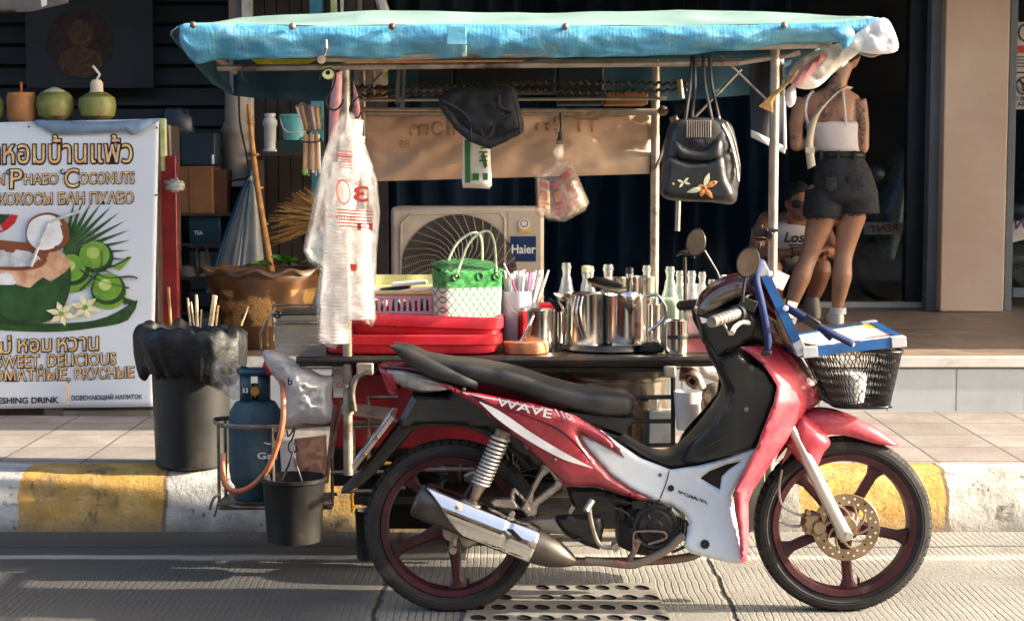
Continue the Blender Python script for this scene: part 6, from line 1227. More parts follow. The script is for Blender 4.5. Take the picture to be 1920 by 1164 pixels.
b = MB(); b.tube([P(x, y, Yg - d) for x, y, d in ((518, 690, 0), (526, 700, .06), (531, 740, .11), (530, 790, .135), (518, 840, .14), (498, 885, .135), (465, 915, .12), (436, 920, .12), (421, 905, .12), (418, 880, .11), (419, 850, .09))], .0098, 12, res=50); one(b, 'gas_hose', 'hose_orange', 'long worn orange gas hose looping down in front of the cylinder', 'hose')
b = MB(); b.panel([(492, 662), (505, 655), (540, 668), (580, 690), (604, 703), (626, 706), (622, 740), (626, 780), (612, 796), (560, 798), (532, 796), (534, 745), (520, 715), (502, 690)], 5.93, t=.1, r=34, wr=.03, wrs=10, back='mirror', step=7, sm=60); o = thing('white_plastic_bag', 'bulging white plastic bag hanging in the carrier right of the gas cylinder', 'bag', P(560, 800, 5.93)); b.build('bag', 'bag_white', o, ang=80)
b = MB(); text_px(b, 'b', [(540, 708), (548, 708), (548, 722), (540, 722)], 5.835, 0, .02); b.build('print', 'strap_blue', o, smooth=False)
b = MB(); b.panel([(534, 800), (560, 798), (612, 798), (622, 830), (620, 870), (612, 920), (580, 928), (545, 922), (530, 880), (526, 840)], 5.96, t=.07, r=30, wr=.02, back='mirror', step=7, sm=40); o = thing('food_bag', 'clear bag of orange snack packets hanging under the white plastic bag', 'bag', P(575, 928, 5.96)); b.build('bag', 'bag_clear2', o, ang=80)
b = MB(); b.panel([(552, 822), (612, 815), (614, 880), (600, 905), (560, 905), (556, 870)], 5.96, t=.045, r=20, wr=.02, back='mirror', step=8); b.build('packets', 'food_orange', o); b = MB(); b.panel([(524, 826), (552, 824), (556, 890), (528, 895)], 5.93, t=.004, r=4); b.build('label', 'white_cloth', o)
b = MB(); b.panel([(396, 690), (404, 676), (425, 668), (455, 682), (466, 700), (466, 742), (450, 752), (425, 742), (405, 718)], 6.12, t=.06, r=26, wr=.03, wrs=9, back='mirror', step=7, sm=40, holes=[[(414, 688), (430, 684), (444, 695), (432, 702), (418, 700)]]); one(b, 'thin_bag', 'bag_clear', 'thin translucent bag with looped handles behind the gas cylinder collar', 'bag', ang=80)
def pail(px, y0, y1, Y, r0, r1, nm, label, m):
    c = P(px, y1 - 6, Y); h = P(px, y0, Y).z - c.z; a_, b_ = mpx(r1, Y), mpx(r0, Y); t = thing(nm, label, 'bucket', c); b = MB()
    b.lathe([(0, .006), (a_ * .93, .004), (a_, 0), (a_, .006), (a_ + (b_ - a_) * .9, h * .9), (b_ * 1.0, h * .93), (b_ * 1.04, h * .945), (b_ * 1.04, h), (b_ * .97, h), (b_ * .95, h * .9), (a_ * .93, .012), (0, .01)], c, 40); b.build('pail', m, t); return t, c, h, b_
t, c, h, rb = pail(552, 893, 1018, 5.78, 60, 51, 'black_pail', 'dirty black pail hanging by a hook from the front of the gas carrier', 'pail_black')
b = MB(); tp = P(549, 846, 5.78); b.tube([c + Vector((-rb * .35, -.03, h * .97)), P(541, 872, 5.77), tp, P(556, 872, 5.77), c + Vector((rb * .3, -.03, h * .94))], .004, 8); b.build('handle', 'black_metal', t)
b = MB(); b.tube([P(*q, 5.79) for q in ((538, 806), (540, 818), (546, 812), (553, 800), (549, 820), (541, 834), (543, 846), (552, 847), (558, 838), (551, 830))], .003, 8, res=30); b.v = [v + Vector((0, .0, 0)) for v in b.v]; one(b, 'wire_hook', 'black_metal', 'twisted wire hook carrying the dirty black pail', 'hook', 'wire hooks on the canopy frame')
t, c, h, rb = pail(690, 955, 1052, 5.92, 24, 21, 'slop_bucket', 'small black bucket with a yellow hose handle behind the rear wheel', 'bin_bag')
b = MB(); b.tube([P(*q, 5.9) for q in ((662, 958), (660, 925), (670, 895), (690, 875), (716, 868), (745, 872), (772, 890), (778, 918))], .0065, 10, res=24); b.build('handle', 'hose_yellow', t)
bx = thing('steel_box', 'dull steel box with sooty lid and wire rack on the left end of the table', 'box', P(560, 662, 6.08))
b = MB(); b.boxpx(516, 588, 612, 664, 6.0, .3); 
for y in (607, 628, 645): b.boxpx(514, y, 612, y + 2.5, 5.994, .01)
b.build('box', 'stainless', bx, bevel=.006)
b = MB()
for q in (((512, 572), (604, 571)), ((512, 606), (604, 605)), ((512, 572), (512, 640)), ((488, 625), (512, 582)), ((488, 625), (490, 655)), ((500, 600), (501, 652))): b.tube([P(*q[0], 5.98), P(*q[1], 5.98)], .0045, 6)
b.tube([P(512, 590, 5.97), P(604, 589, 5.97)], .0035, 6, mi=1); b.tube([P(520 + 6 * math.cos(R(a)), 590 + 6 * math.sin(R(a)), 5.97) for a in range(0, 360, 40)], .003, 6, closed=True, mi=1); b.build('wire_rack', ['steel_rust', 'black_metal'], bx)
# straws and sticks hung left of the post
sp_ = thing('straw_bundle', 'clear pack of coloured straws hung beside the left canopy post', 'straw pack', P(578, 245, 5.98)); b = MB()
cl = ['straw_white', 'valve_red', 'menu_blue', 'hose_yellow', 'woven_green', 'print_darkgreen', 'decal_dark', 'straw_orange', 'straw_pink']
for i in range(15): b.tube([P(568 + i * 2.6, 243 + (i % 3), 5.98 + .01 * (i % 3)), P(557 + i * 3.1, 202 - (i % 4), 5.98 + .012 * (i % 3))], .0042, 6, mi=i % 9)
b.build('straws', cl, sp_); b = MB(); b.panel([(553, 200), (566, 190), (580, 196), (600, 192), (606, 244), (568, 246)], 5.98, t=.03, r=12, back='mirror', wr=.008); b.build('wrap', 'bag_clear2', sp_, ang=80)
st_ = thing('stick_bundle', 'banded bundle of pale sticks and spoons hanging below the coloured straws', 'sticks', P(585, 330, 5.98)); b = MB()
for i in range(8): b.tube([P(572 + i * 3.6, 248 + 4 * (i % 3), 5.97 + .012 * (i % 3)), P(570 + i * 4.2, 318 + 6 * (i % 3), 5.97 + .012 * (i % 3))], .0048, 6, mi=i % 3)
b.build('sticks', ['bamboo', 'white', 'post_steel'], st_); b = MB(); b.tube([P(566 + 20 * math.cos(R(a)) + 16, 262 + 5 * math.sin(R(a)), 5.975 - .025 * math.sin(R(a))) for a in range(0, 360, 30)], .003, 6, closed=True); b.ell(P(571, 322, 5.97), (.009, .009, .014), 10, 7, mi=1); b.build('band', ['leather', 'print_lime'], st_)
# ---------------------------------------------------------------- trash can
tc_ = thing('trash_can', 'round dark grey trash can with an overflowing black bin bag at the kerb', 'trash can', (XP(357, 6.72), 6.72, .224))
c = wloc(tc_); h = P(357, 640, 6.72).z - c.z; b = MB(); r0, r1 = mpx(69, 6.72), mpx(75, 6.72)
b.lathe([(0, .003), (r0 * .95, .002), (r0, .008), (r1, h), (r1 * 1.04, h + .004), (r1 * 1.04, h + .02), (r1 * .97, h + .02), (r0 * .95, .02), (0, .015)], c, 48); b.build('can', 'can_grey', tc_)
b = MB(); zz = catmull([(*q, 0) for q in ((1.0, -.1), (1.04, -.125), (1.12, -.11), (1.2, -.07), (1.25, -.02), (1.26, .03), (1.2, .06), (1.1, .068), (1.0, .055), (.95, .0), (.9, -.05), (.5, -.06), (.01, -.06))], 44); N = 180; rs = []
for zq in zz:
    s, z = zq.x, zq.y; q = []
    for k in range(N):
        a = 2 * math.pi * k / N; ca, sa = math.cos(a), math.sin(a); o_ = max(0, min(1, (s - .93) / .2))
        wp = noise.noise(Vector((ca * 2, sa * 2, z * 6))) * .8; rd = noise.ridged_multi_fractal(Vector((ca * 2.6 + z * 7 + wp, sa * 2.6 - z * 4, z * 5 + wp)), .9, 2.1, 3, 1, 2)
        f = 1 + o_ * (.09 * noise.noise(Vector((ca * 1.6, sa * 1.6, z * 5))) + .022 * (rd - 1.2) + .035 * (1 - abs(math.sin(a * 7 + z * 9 + 2.5 * wp))) ** 2 * math.copysign(1, .06 - z) + .16 * max(0, ca) + .12 * max(0, -ca)); zl = -.03 * max(0, ca) * o_ + .022 * noise.noise(Vector((ca * 5, sa * 5, 2 + s * 2)))
        hem = (.07 * noise.noise(Vector((ca * 2.5, sa * 2.5, 7))) - .03 * max(0, ca)) * max(0, min(1, (-z - .06) / .08)) * o_
        q.append(c + Vector((r1 * s * f * ca, r1 * s * f * sa, h + z + zl + hem)))
    rs.append(q)
b.rings(rs); b.build('bin_bag', 'bin_bag', tc_, ang=80)
for i, (x0, y0, x1, y1, wd) in enumerate(((316, 538, 320, 600, 7), (352, 558, 357, 600, 5), (358, 566, 364, 600, 4), (368, 552, 370, 602, 7), (403, 554, 395, 600, 12), (409, 573, 405, 600, 5), (466, 574, 452, 600, 4), (378, 580, 376, 604, 4))):
    b = MB(); p, q = P(x1, y1 + 10, 6.66 + .02 * (i % 3)), P(x0, y0, 6.66 + .02 * (i % 3)); ax = (q - p).normalized(); s_ = ax.cross(Vector((0, 1, 0))); w_ = mpx(wd, 6.7) / 2; b.tube([p, q], w_ * .8, 6)
    one(b, 'wooden_stick', 'bamboo' if i == 0 else 'skewer', ('tall brown stick at the left of the trash can', 'thin pale stick, second from the left in the trash can', 'short thin pale stick beside the second one in the trash can', 'thick upright pale stick in the middle of the trash can', 'broad pale slat leaning right in the trash can', 'short pale stick behind the broad slat in the trash can', 'thin stick leaning at the right rim of the trash can', 'lowest stub of pale stick in the trash can')[i], 'stick', 'sticks in the trash can')
# ---------------------------------------------------------------- coconut stand
cs = thing('coconut_stand', 'coconut stall box with red side post and dark body behind the banner', 'stall', (XP(140, 8.3), 8.3, ZS))
zt_ = P(0, 231, 8.12).z; b = MB(); xa, xb = XP(-120, 8.15), XP(300, 8.15); b.box(((xa + xb) / 2, 8.42, (zt_ + .52) / 2), (xb - xa, .58, zt_ - .52)); b.box(((xa + xb) / 2, 8.19, .37), (xb - xa - .02, .1, .30)); b.build('cabinet', 'dark_wood', cs, bevel=.006)
b = MB(); b.boxpx(82, 766, 118, 782, 8.12, .05); b.boxpx(118, 770, 284, 781, 8.11, .03, 1); b.build('foot', ['steel_rust', 'grey_post'], cs)
b = MB(); xq = XP(302, 8.2), XP(332, 8.2); b.box(((xq[0] + xq[1]) / 2, 8.26, (ZP + P(0, 300, 8.2).z) / 2 + .02), (xq[1] - xq[0], .06, P(0, 300, 8.2).z - ZP)); b.box((XP(306, 8.2), 8.25, P(0, 272, 8.2).z), (mpx(15, 8.2), .04, mpx(100, 8.2)), None, 1); b.build('side_post', ['red_post', 'label_green'], cs, bevel=.004)
bn = thing('coconut_banner', 'pale blue vinyl banner advertising coconuts, printed with a cut coconut and gold lettering', 'banner', (XP(140, 8.1), 8.1, P(0, 766, 8.1).z))
YBN = 8.08
def bnf(px, py): return .006 * math.sin(py / 60 + px / 90) + .012 * max(0, (py - 600) / 160) * math.sin(px / 50)
def onbn(px, py, e=.003): return P(px, py, YBN + bnf(px, py) - e)
b = MB(); b.grid(lambda u, v: onbn(-150 + (298 - 11 * v + 150) * u, 233 - 10 * u + v * (768 - 233 - 6 * u + 10 * u), 0), 50, 40); b.build('sheet', 'banner', bn, solid=.002)
b = MB()
for q in ((54, 238), (294, 240), (293, 366)): b.lathe([(0, -.003), (.004, -.003), (.005, 0)], onbn(*q, .002), 8, 'Y')
b.build('eyelet', 'decal_dark', bn)
b = MB()
def tx(s, q, th=.0, ol=.05):
    text_px(b, s, q, 5, 0, ol, map3=lambda x, y: onbn(x + .4, y + .5, .0035)); text_px(b, s, q, 5, 1, th, map3=lambda x, y: onbn(x, y, .006))
tx('หอมบ้านแพ้ว', [(6, 254), (248, 253), (248, 305), (6, 307)]); tx('ำ', [(-22, 262), (0, 262), (0, 307), (-22, 307)])
tx('N', [(-8, 327), (8, 326), (8, 346), (-8, 347)]); tx('P', [(19, 318), (42, 317), (42, 352), (19, 353)]); tx('HAEO', [(46, 326), (109, 325), (109, 345), (46, 346)]); tx('C', [(121, 317), (147, 316), (147, 351), (121, 352)]); tx('OCONUTS', [(149, 324), (252, 322), (252, 344), (149, 345)])
for x0, y0 in ((19, 319), (121, 318)): b.tube([onbn(x0 + 4 * math.cos(R(a)) - 3, y0 + 4 * math.sin(R(a)) + 4, .005) for a in range(0, 300, 25)], .003, 5)
tx('КОКОСЫ', [(-3, 362), (98, 361), (98, 383), (-3, 384)]); tx('БАН', [(110, 361), (158, 360), (158, 382), (110, 383)]); tx('ПХАЕО', [(169, 360), (250, 359), (250, 381), (169, 382)])
tx('ม่', [(0, 630), (20, 629), (20, 662), (0, 663)]); tx('หอม', [(34, 636), (96, 635), (96, 659), (34, 660)]); tx('หวาน', [(108, 634), (184, 631), (184, 656), (108, 659)])
tx('SWEET,', [(-8, 668), (79, 664), (79, 692), (-8, 693)]); tx('DELICIOUS', [(89, 664), (217, 661), (217, 683), (89, 687)])
tx('АРОМАТНЫЕ,', [(-48, 694), (131, 690), (131, 715), (-48, 718)]); tx('ВКУСНЫЕ', [(141, 690), (251, 686), (251, 707), (141, 712)])
text_px(b, 'REFRESHING DRINK', [(-40, 746), (109, 744), (109, 755), (-40, 757)], 5, 0, .03, map3=lambda x, y: onbn(x, y, .004)); text_px(b, 'ОСВЕЖАЮЩИЙ НАПИТОК', [(134, 739), (266, 737), (266, 749), (134, 752)], 5, 0, .03, map3=lambda x, y: onbn(x, y, .004)); b.boxpx(125, 719, 128, 758, YBN - .006, .002, 1)
b.build('lettering', ['print_black', 'print_gold'], bn, smooth=False)
b = MB()
def pp(o, mi, e, sm=30, step=16): b.panel(o, YBN - e, t=.0006, r=4, mi=mi, back=None, step=step, sm=sm, yf=bnf)
pp([(-40, 590), (40, 604), (110, 606), (180, 600), (225, 582), (258, 562), (240, 600), (180, 614), (90, 622), (-40, 614)], 0, .004)
for i in range(13):
    a = R(-78 + 8.2 * i); x, y, l = 118, 478, 95 + 40 * math.sin(math.pi * (i + 1) / 14); dx, dy = math.cos(a), math.sin(a); pp([(x, y - 4), (x + dx * l * .5 - dy * 4, y + dy * l * .5 + dx * 4), (x + dx * l, y + dy * l), (x + dx * l * .5 + dy * 4, y + dy * l * .5 - dx * 4)], 0, .0045 + .0001 * i, 0)
pp([(118, 500), (140, 478), (172, 500), (168, 535), (140, 548), (118, 540)], 2, .0065); pp([(155, 478), (180, 462), (205, 475), (208, 500), (180, 506), (158, 495)], 2, .0068); pp([(172, 540), (195, 518), (228, 525), (236, 555), (215, 578), (180, 572)], 2, .0072)
for hx, hy, e_ in ((135, 506, .0075), (180, 482, .008), (203, 542, .0098)):
    for k_, (rr_, mi_) in enumerate(((1.22, 1), (1.06, 2), (.45, 9))): pp([(hx - 3 * k_ + 27 * rr_ * math.cos(R(a)), hy - 4 * k_ + 24 * rr_ * math.sin(R(a))) for a in range(0, 360, 30)], mi_, e_ + .0009 * k_, 30, 7)
pp([(5, 540), (60, 545), (112, 520), (100, 570), (50, 598), (5, 590)], 10, .0106); pp([(118, 480), (140, 477), (150, 492), (125, 495)], 1, .006)
for q in (((150, 505), (175, 520), (200, 530), (242, 540)), ((165, 500), (200, 520), (245, 518), (258, 522)), ((172, 545), (185, 510), (215, 498), (245, 482)), ((150, 545), (170, 525), (190, 500), (192, 470))): b.tube([onbn(*p, .009) for p in q], .004, 5, mi=1, res=10)
pp([(214, 502), (240, 480), (245, 484), (224, 508)], 2, .0092, 0); pp([(230, 556), (258, 566), (256, 571), (232, 570)], 1, .009, 0)
pp([(-60, 500), (0, 480), (90, 478), (128, 490), (133, 530), (120, 575), (90, 602), (40, 607), (-10, 598), (-60, 580)], 1, .010)
pp([(-60, 470), (10, 462), (100, 470), (128, 484), (130, 505), (112, 515), (98, 528), (78, 520), (55, 540), (30, 532), (12, 534), (-60, 528)], 3, .0108); pp([(-60, 505), (-10, 508), (28, 506), (30, 530), (10, 534), (-60, 528)], 4, .0112)
pp([(-60, 466), (0, 458), (60, 464), (88, 482), (78, 500), (40, 507), (-10, 505), (-60, 500)], 6, .0118); pp([(-60, 470), (0, 466), (55, 472), (76, 486), (60, 498), (10, 500), (-60, 494)], 5, .0122); pp([(-60, 456), (0, 450), (60, 456), (92, 474), (88, 482), (60, 464), (0, 457), (-60, 464)], 6, .0121, 0)
pp([(48, 440), (56, 412), (84, 399), (112, 404), (128, 424), (129, 452), (108, 470), (78, 472), (56, 462)], 6, .0128); pp([(50, 440), (58, 415), (84, 403), (106, 408), (118, 428), (116, 452), (98, 466), (74, 468), (58, 458)], 4, .0133)
for q in (((58, 500), (72, 462), (92, 415)), ((92, 417), (120, 406), (150, 397))): 
    A = [onbn(*p, .0145) for p in q]; b.tube(A, .008, 6, mi=5, res=6)
for cx_, cy_ in ((115, 588), (160, 576)):
    for k in range(6): a = R(60 * k + 15); pp([(cx_, cy_), (cx_ + 13 * math.cos(a) - 6 * math.sin(a), cy_ + 13 * math.sin(a) + 6 * math.cos(a)), (cx_ + 30 * math.cos(a), cy_ + 24 * math.sin(a)), (cx_ + 13 * math.cos(a) + 6 * math.sin(a), cy_ + 13 * math.sin(a) - 6 * math.cos(a))], 7, .0145 + .0002 * k, 0, 12)
    b.lathe([(0, -.001), (.012, -.001)], onbn(cx_, cy_, .0165), 10, 'Y', mi=2)
pp([(-40, 436), (6, 432), (0, 420), (12, 412), (22, 402), (34, 404), (28, 418), (14, 430), (2, 436)], 8, .006, 0); pp([(-40, 400), (10, 402), (20, 402), (8, 416), (-5, 424), (-40, 428)], 0, .0064, 0)
b.build('picture', ['print_darkgreen', 'print_green', 'print_lime', 'print_husk', 'print_flesh', 'print_palegrey', 'print_brown', 'print_cream', 'print_red', mat('print_pale', '#a9c95a', .45, c2='#c3da80'), mat('print_mid', '#35622b', .45, c2='#24461f', sc_=8)], bn, smooth=False)
zc = zt_ + .004
def coco(px, ytop, rpx, label, kind):
    c = Vector((XP(px, 8.24), 8.24, zc)); r_ = mpx(rpx, 8.24); h = P(px, ytop, 8.24).z - zc; t = thing('coconut', label, 'coconut', c, 'coconuts on the stall'); b = MB()
    if kind == 'brown': pf = [(0, 0), (r_ * .8, 0), (r_, h * .15), (r_, h * .85), (r_ * .9, h), (0, h)]
    elif kind == 'cut': pf = [(0, 0), (r_ * .5, .004), (r_ * .9, h * .2), (r_, h * .48), (r_ * .93, h * .72), (r_ * .7, h * .86)]
    else: pf = [(0, 0), (r_ * .5, .004), (r_ * .9, h * .16), (r_, h * .38), (r_ * .92, h * .58), (r_ * .5, h * .7)] if kind == 'neck' else [(0, 0), (r_ * .5, .004), (r_ * .9, h * .2), (r_, h * .5), (r_ * .9, h * .78), (r_ * .5, h * .95), (0, h)]
    b.lathe(pf, c, 30); b.v = [v + (v - c) * .04 * noise.noise(v * 9) for v in b.v]; b.build('husk', 'coconut_brown' if kind == 'brown' else 'coconut', t)
    if kind == 'cut': b = MB(); b.lathe([(r_ * .72, h * .84), (r_ * .45, h * .93), (r_ * .12, h), (0, h)], c, 9); b.build('cut_top', 'coconut_flesh', t)
    if kind == 'neck': b = MB(); b.lathe([(r_ * .5, h * .68), (r_ * .34, h * .74), (r_ * .34, h * .92), (r_ * .22, h), (0, h)], c, 16); b.build('cut_top', 'coconut_flesh', t)
    if kind == 'brown': b = MB(); b.tube([c + Vector((0, 0, h)), c + Vector((0, 0, h + .05))], .006, 8); b.build('straw', 'straw_orange', t)
    if kind == 'neck': b = MB(); b.tube([c + Vector((0, 0, h)), P(187, 140, 8.24), P(174, 124, 8.24)], .0065, 8); b.build('straw', 'straw_white', t)
coco(-6, 174, 24, 'green coconut cut by the left edge of the photo', 'whole'); coco(50, 174, 27, 'trimmed brown coconut with an orange straw', 'brown'); coco(112, 164, 35, 'green coconut with a pale pointed cut top', 'cut'); coco(190, 150, 35, 'green coconut with brown patch, white neck and a bent white straw', 'neck')
b = MB(); b.panel([(64, 227), (110, 226), (180, 228), (240, 226), (296, 222), (296, 228), (276, 240), (262, 250), (244, 254), (236, 246), (180, 250), (110, 252), (90, 246)], 8.06, t=.02, r=12, wr=.02, wrs=8, sm=60); one(b, 'blue_towel', 'blue_cloth', 'blue grey cloth folded over the top edge of the coconut banner', 'cloth', ang=80)
b = MB(); b.ell(P(328, 348, 8.15), (.046, .03, .03), 20, 14, wr=.6, ws=5); one(b, 'white_rag', 'grey_rag', 'crumpled white rag stuck on the red side post of the stall', 'rag', ang=80)
# ---------------------------------------------------------------- things in the left shop
pl_ = thing('glazed_planter', 'large brown glazed planter with wavy rim and gold dragon relief, leaves inside', 'planter', (XP(495, 8.75), 8.75, ZP))
c = wloc(pl_); h = P(495, 497, 8.75).z - ZP; r_ = mpx(112, 8.75); b = MB(); b.lathe([(0, .002), (r_ * .6, .002), (r_ * .66, .02), (r_ * .82, h * .5), (r_ * .95, h * .82), (r_ * .97, h * .86), (r_ * .96, h * .9), (r_ * 1.0, h * .94), (r_ * .93, h * .96), (r_ * .8, h * .8), (0, h * .75)], c, 56); b.build('pot', 'glazed_pot', pl_)
b = MB(); N = 96; b.rings([[c + Vector((r_ * s * math.cos(2 * math.pi * k / N), r_ * s * math.sin(2 * math.pi * k / N), h * .95 + z + s * .0 + .016 * math.sin(2 * math.pi * k / N * 11) * (s - .9) / .17)) for k in range(N)] for s, z in ((.9, 0), (1.0, .012), (1.07, .004), (1.07, -.008), (.98, -.012))]); b.build('rim', 'pot_rim', pl_, ang=70)
b = MB()
for x0, y0, x1, y1, wd in ((545, 498, 508, 472, 12), (540, 500, 535, 470, 14), (520, 498, 560, 478, 12), (475, 497, 510, 487, 10), (560, 498, 580, 482, 9), (500, 500, 470, 486, 8)):
    p, q = P(x0, y0, 8.7), P(x1, y1, 8.66); ax = q - p; sd = Vector((0, -.35, 1)).cross(ax).normalized(); w_ = mpx(wd, 8.7)
    b.grid(lambda u, v: p + ax * u + sd * w_ * math.sin(math.pi * min(1, u * .96 + .02)) ** .7 * (v - .5) * 2 + Vector((0, 0, -.03 * u * u + .02 * abs(v - .5))), 8, 4)
b.build('leaves', 'leaf', pl_, ang=80)
b = MB(); ap = P(472, 330, 9.3); N = 20; um = thing('folded_umbrella', 'folded white umbrella with blue ribs standing point up behind the planter', 'umbrella', P(455, 640, 9.3))
bs = wloc(um); b.rings([[bs.lerp(ap, t) + Vector((rr * (1 + .22 * math.cos(a * 7)) * math.cos(a) - .03 * (1 - t), rr * (1 + .22 * math.cos(a * 7)) * math.sin(a), 0)) for a in [2 * math.pi * k / 56 for k in range(56)]] for t, rr in ((.3, .16), (.5, .125), (.7, .085), (.88, .045), (.97, .018), (1, .012))]); b.build('canvas', 'umb_white', um, ang=80)
b = MB(); b.tube([bs + Vector((0, 0, 0)), ap + Vector((0, 0, .03))], .012, 8)
for k in (3, 4, 5, 6): a = 2 * math.pi * k / 7 + .3; b.tube([bs.lerp(ap, t) + Vector((rr * 1.24 * math.cos(a) - .03 * (1 - t), rr * 1.24 * math.sin(a), 0)) for t, rr in ((.3, .16), (.5, .125), (.7, .085), (.88, .045), (.97, .018))], .009, 8)
b.build('rib', 'umb_blue', um)
b = MB(); b.tube([P(466, 196, 9.15), P(480, 330, 9.1), P(504, 482, 8.95), P(512, 530, 8.85)], [(0, .012), (.4, .016), (1, .02)], 10, res=20)
for t in (230, 290, 352, 420): b.lathe([(.019, -.006), (.022, 0), (.019, .006)], P(466 + (t - 196) * .133, t, 9.1), 10)
one(b, 'bamboo_pole', 'bamboo', 'orange bamboo pole leaning out of the planter by the white post', 'pole')
br_ = thing('grass_broom', 'upturned golden grass broom fanning out behind the cup bag', 'broom', P(575, 470, 9.4)); b = MB(); random.seed(11)
for i in range(260):
    a = R(random.uniform(95, 200)); l = random.uniform(70, 128); p0 = P(625 + random.uniform(-6, 6), 420 + random.uniform(-4, 10), 9.4 + random.uniform(-.03, .03)); e = P(625 + l * math.cos(a), 420 - l * .72 * math.sin(a) + 12, 9.4 + random.uniform(-.08, .08)); m_ = p0.lerp(e, .5) + Vector((0, 0, .02)); b.tube([p0, m_, e], [(0, .004), (1, .0014)], 3, caps=False, res=3)
b.build('bristles', 'broom_straw', br_); b = MB(); b.tube([P(622, 425, 9.4), P(660, 470, 9.4), P(690, 640, 9.4)], .018, 8, res=6); b.build('handle', 'bamboo', br_)
YS = 9.95
b = MB(); c = P(507, 288, YS); hh = P(507, 213, YS).z - c.z; r_ = mpx(14, YS); b.lathe([(0, 0), (r_, 0), (r_ * 1.05, hh * .08), (r_ * .82, hh * .12), (r_ * .82, hh * .66), (r_, hh * .72), (r_ * .95, hh * .82), (r_ * .6, hh * .92), (r_ * .75, hh * .93), (r_ * .75, hh), (0, hh)], c, 24); one(b, 'white_bottle', 'bottle_white', 'white plastic bottle standing on the dark wall shelf', 'bottle')
b = MB(); b.boxpx(520, 263, 600, 288, YS - .02, .2); one(b, 'green_box', mat('dark_green', '#16382f', .6), 'low dark green box under the aqua bucket on the shelf', 'box', bevel=.004)
bk = thing('aqua_bucket', 'small aqua plastic bucket with a white handle on the green box', 'bucket', P(552, 263, YS + .06)); c = wloc(bk); hh = P(552, 214, YS).z - c.z; b = MB(); r_ = mpx(26, YS); b.lathe([(0, 0), (r_ * .8, 0), (r_ * .97, hh * .88), (r_ * 1.06, hh * .9), (r_ * 1.06, hh), (r_ * .95, hh), (r_ * .78, .01), (0, .008)], c, 28); b.build('bucket', 'bucket_aqua', bk)
b = MB(); b.tube([c + Vector((-r_, -.02, hh * .9)), P(531, 240, YS - .05), P(545, 249, YS - .08), P(566, 247, YS - .08)], .004, 6, res=12); b.build('handle', 'white', bk)
sh_ = thing('storage_rack', 'dark storage rack crowded with boxes between banner and umbrella', 'rack', P(385, 640, 9.7)); b = MB()
for x in (322, 470): b.boxpx(x, 300, x + 6, 645, 9.6, .4)
for y in (400, 456, 520, 585): b.boxpx(322, y, 476, y + 5, 9.6, .4)
b.build('frame', 'dark_wood', sh_)
b = MB(); b.boxpx(316, 312, 398, 400, 9.62, .3); b.boxpx(354, 316, 356, 398, 9.618, .01, 1); b.boxpx(398, 318, 424, 400, 9.66, .2, 1); one(b, 'cardboard_carton', ['cardboard', mat('cardboard_dark', '#5d3a22', .85)], 'brown cardboard carton on the top of the dark rack beside the red post', 'carton', bevel=.004)
t = thing('tea_box', 'dark teal box lettered TEA on the second level of the dark rack', 'box', P(385, 456, 9.62)); b = MB(); b.boxpx(355, 402, 412, 456, 9.62, .2); b.build('box', mat('dark_teal', '#123843', .5), t, bevel=.004); b = MB(); text_px(b, 'TEA', [(364, 433), (380, 433), (380, 440), (364, 440)], 9.616, 0, .02); b.build('lettering', 'white', t, smooth=False)
b = MB(); c = P(352, 520, 9.75); b.lathe([(0, 0), (.08, 0), (.085, .03), (.07, .07), (0, .08)], c, 20); one(b, 'covered_bowl', 'smoked_tube', 'dusty covered bowl on the third level of the dark rack', 'bowl'); b = MB(); c = P(383, 520, 9.7); b.lathe([(0, 0), (.035, 0), (.036, .12), (.03, .15), (0, .15)], c, 16); b.tube([c + Vector((-.035, -.02, .04)), c + Vector((-.03, -.04, .17)), c + Vector((.02, -.04, .17)), c + Vector((.03, -.03, .06))], .006, 6, res=12); one(b, 'handled_jar', 'smoked_tube', 'small jar with a wire handle right of the covered bowl', 'jar')
b = MB(); b.boxpx(340, 250, 402, 310, 9.7, .2); b.boxpx(397, 290, 401, 308, 9.695, .006, 1); b.ell(P(330, 236, 9.75), (.1, .08, .1), 16, 10, mi=0, wr=.3); one(b, 'dark_monitor', ['frame_dark', 'white'], 'black boxy device on top of the cardboard carton', 'device', bevel=.006)
vd = thing('wrapped_pipe', 'grey plastic wrapped pipe standing on a white ledge by the bamboo pole', 'pipe', P(447, 336, 10.0)); b = MB(); c = wloc(vd); hh = P(447, 168, 10).z - c.z; b.lathe([(.09, 0), (.088, .04), (.09, hh * .4), (.085, hh * .5), (.1, hh * .55), (.075, hh * .65), (.07, hh), (0, hh)], c, 22); b.v = [v + Vector((.016 * noise.noise(v * 11), .016 * noise.noise(v * 13), 0)) for v in b.v]; b.build('pipe', 'smoked_tube', vd, ang=80)
b = MB(); b.boxpx(410, 336, 482, 350, 9.85, .3); b.build('ledge', 'white_paint', vd, bevel=.004); b = MB(); b.boxpx(422, 350, 470, 640, 9.95, .2); b.build('stand', 'dark_wood', vd)
b = MB(); b.tube([P(*q, 9.8) for q in ((448, 170), (450, 230), (462, 290), (466, 332), (440, 338), (410, 352), (398, 380), (404, 410))], .006, 6, res=30); one(b, 'black_cable', 'rubber', 'thin black cable hanging down past the wrapped pipe', 'cable')
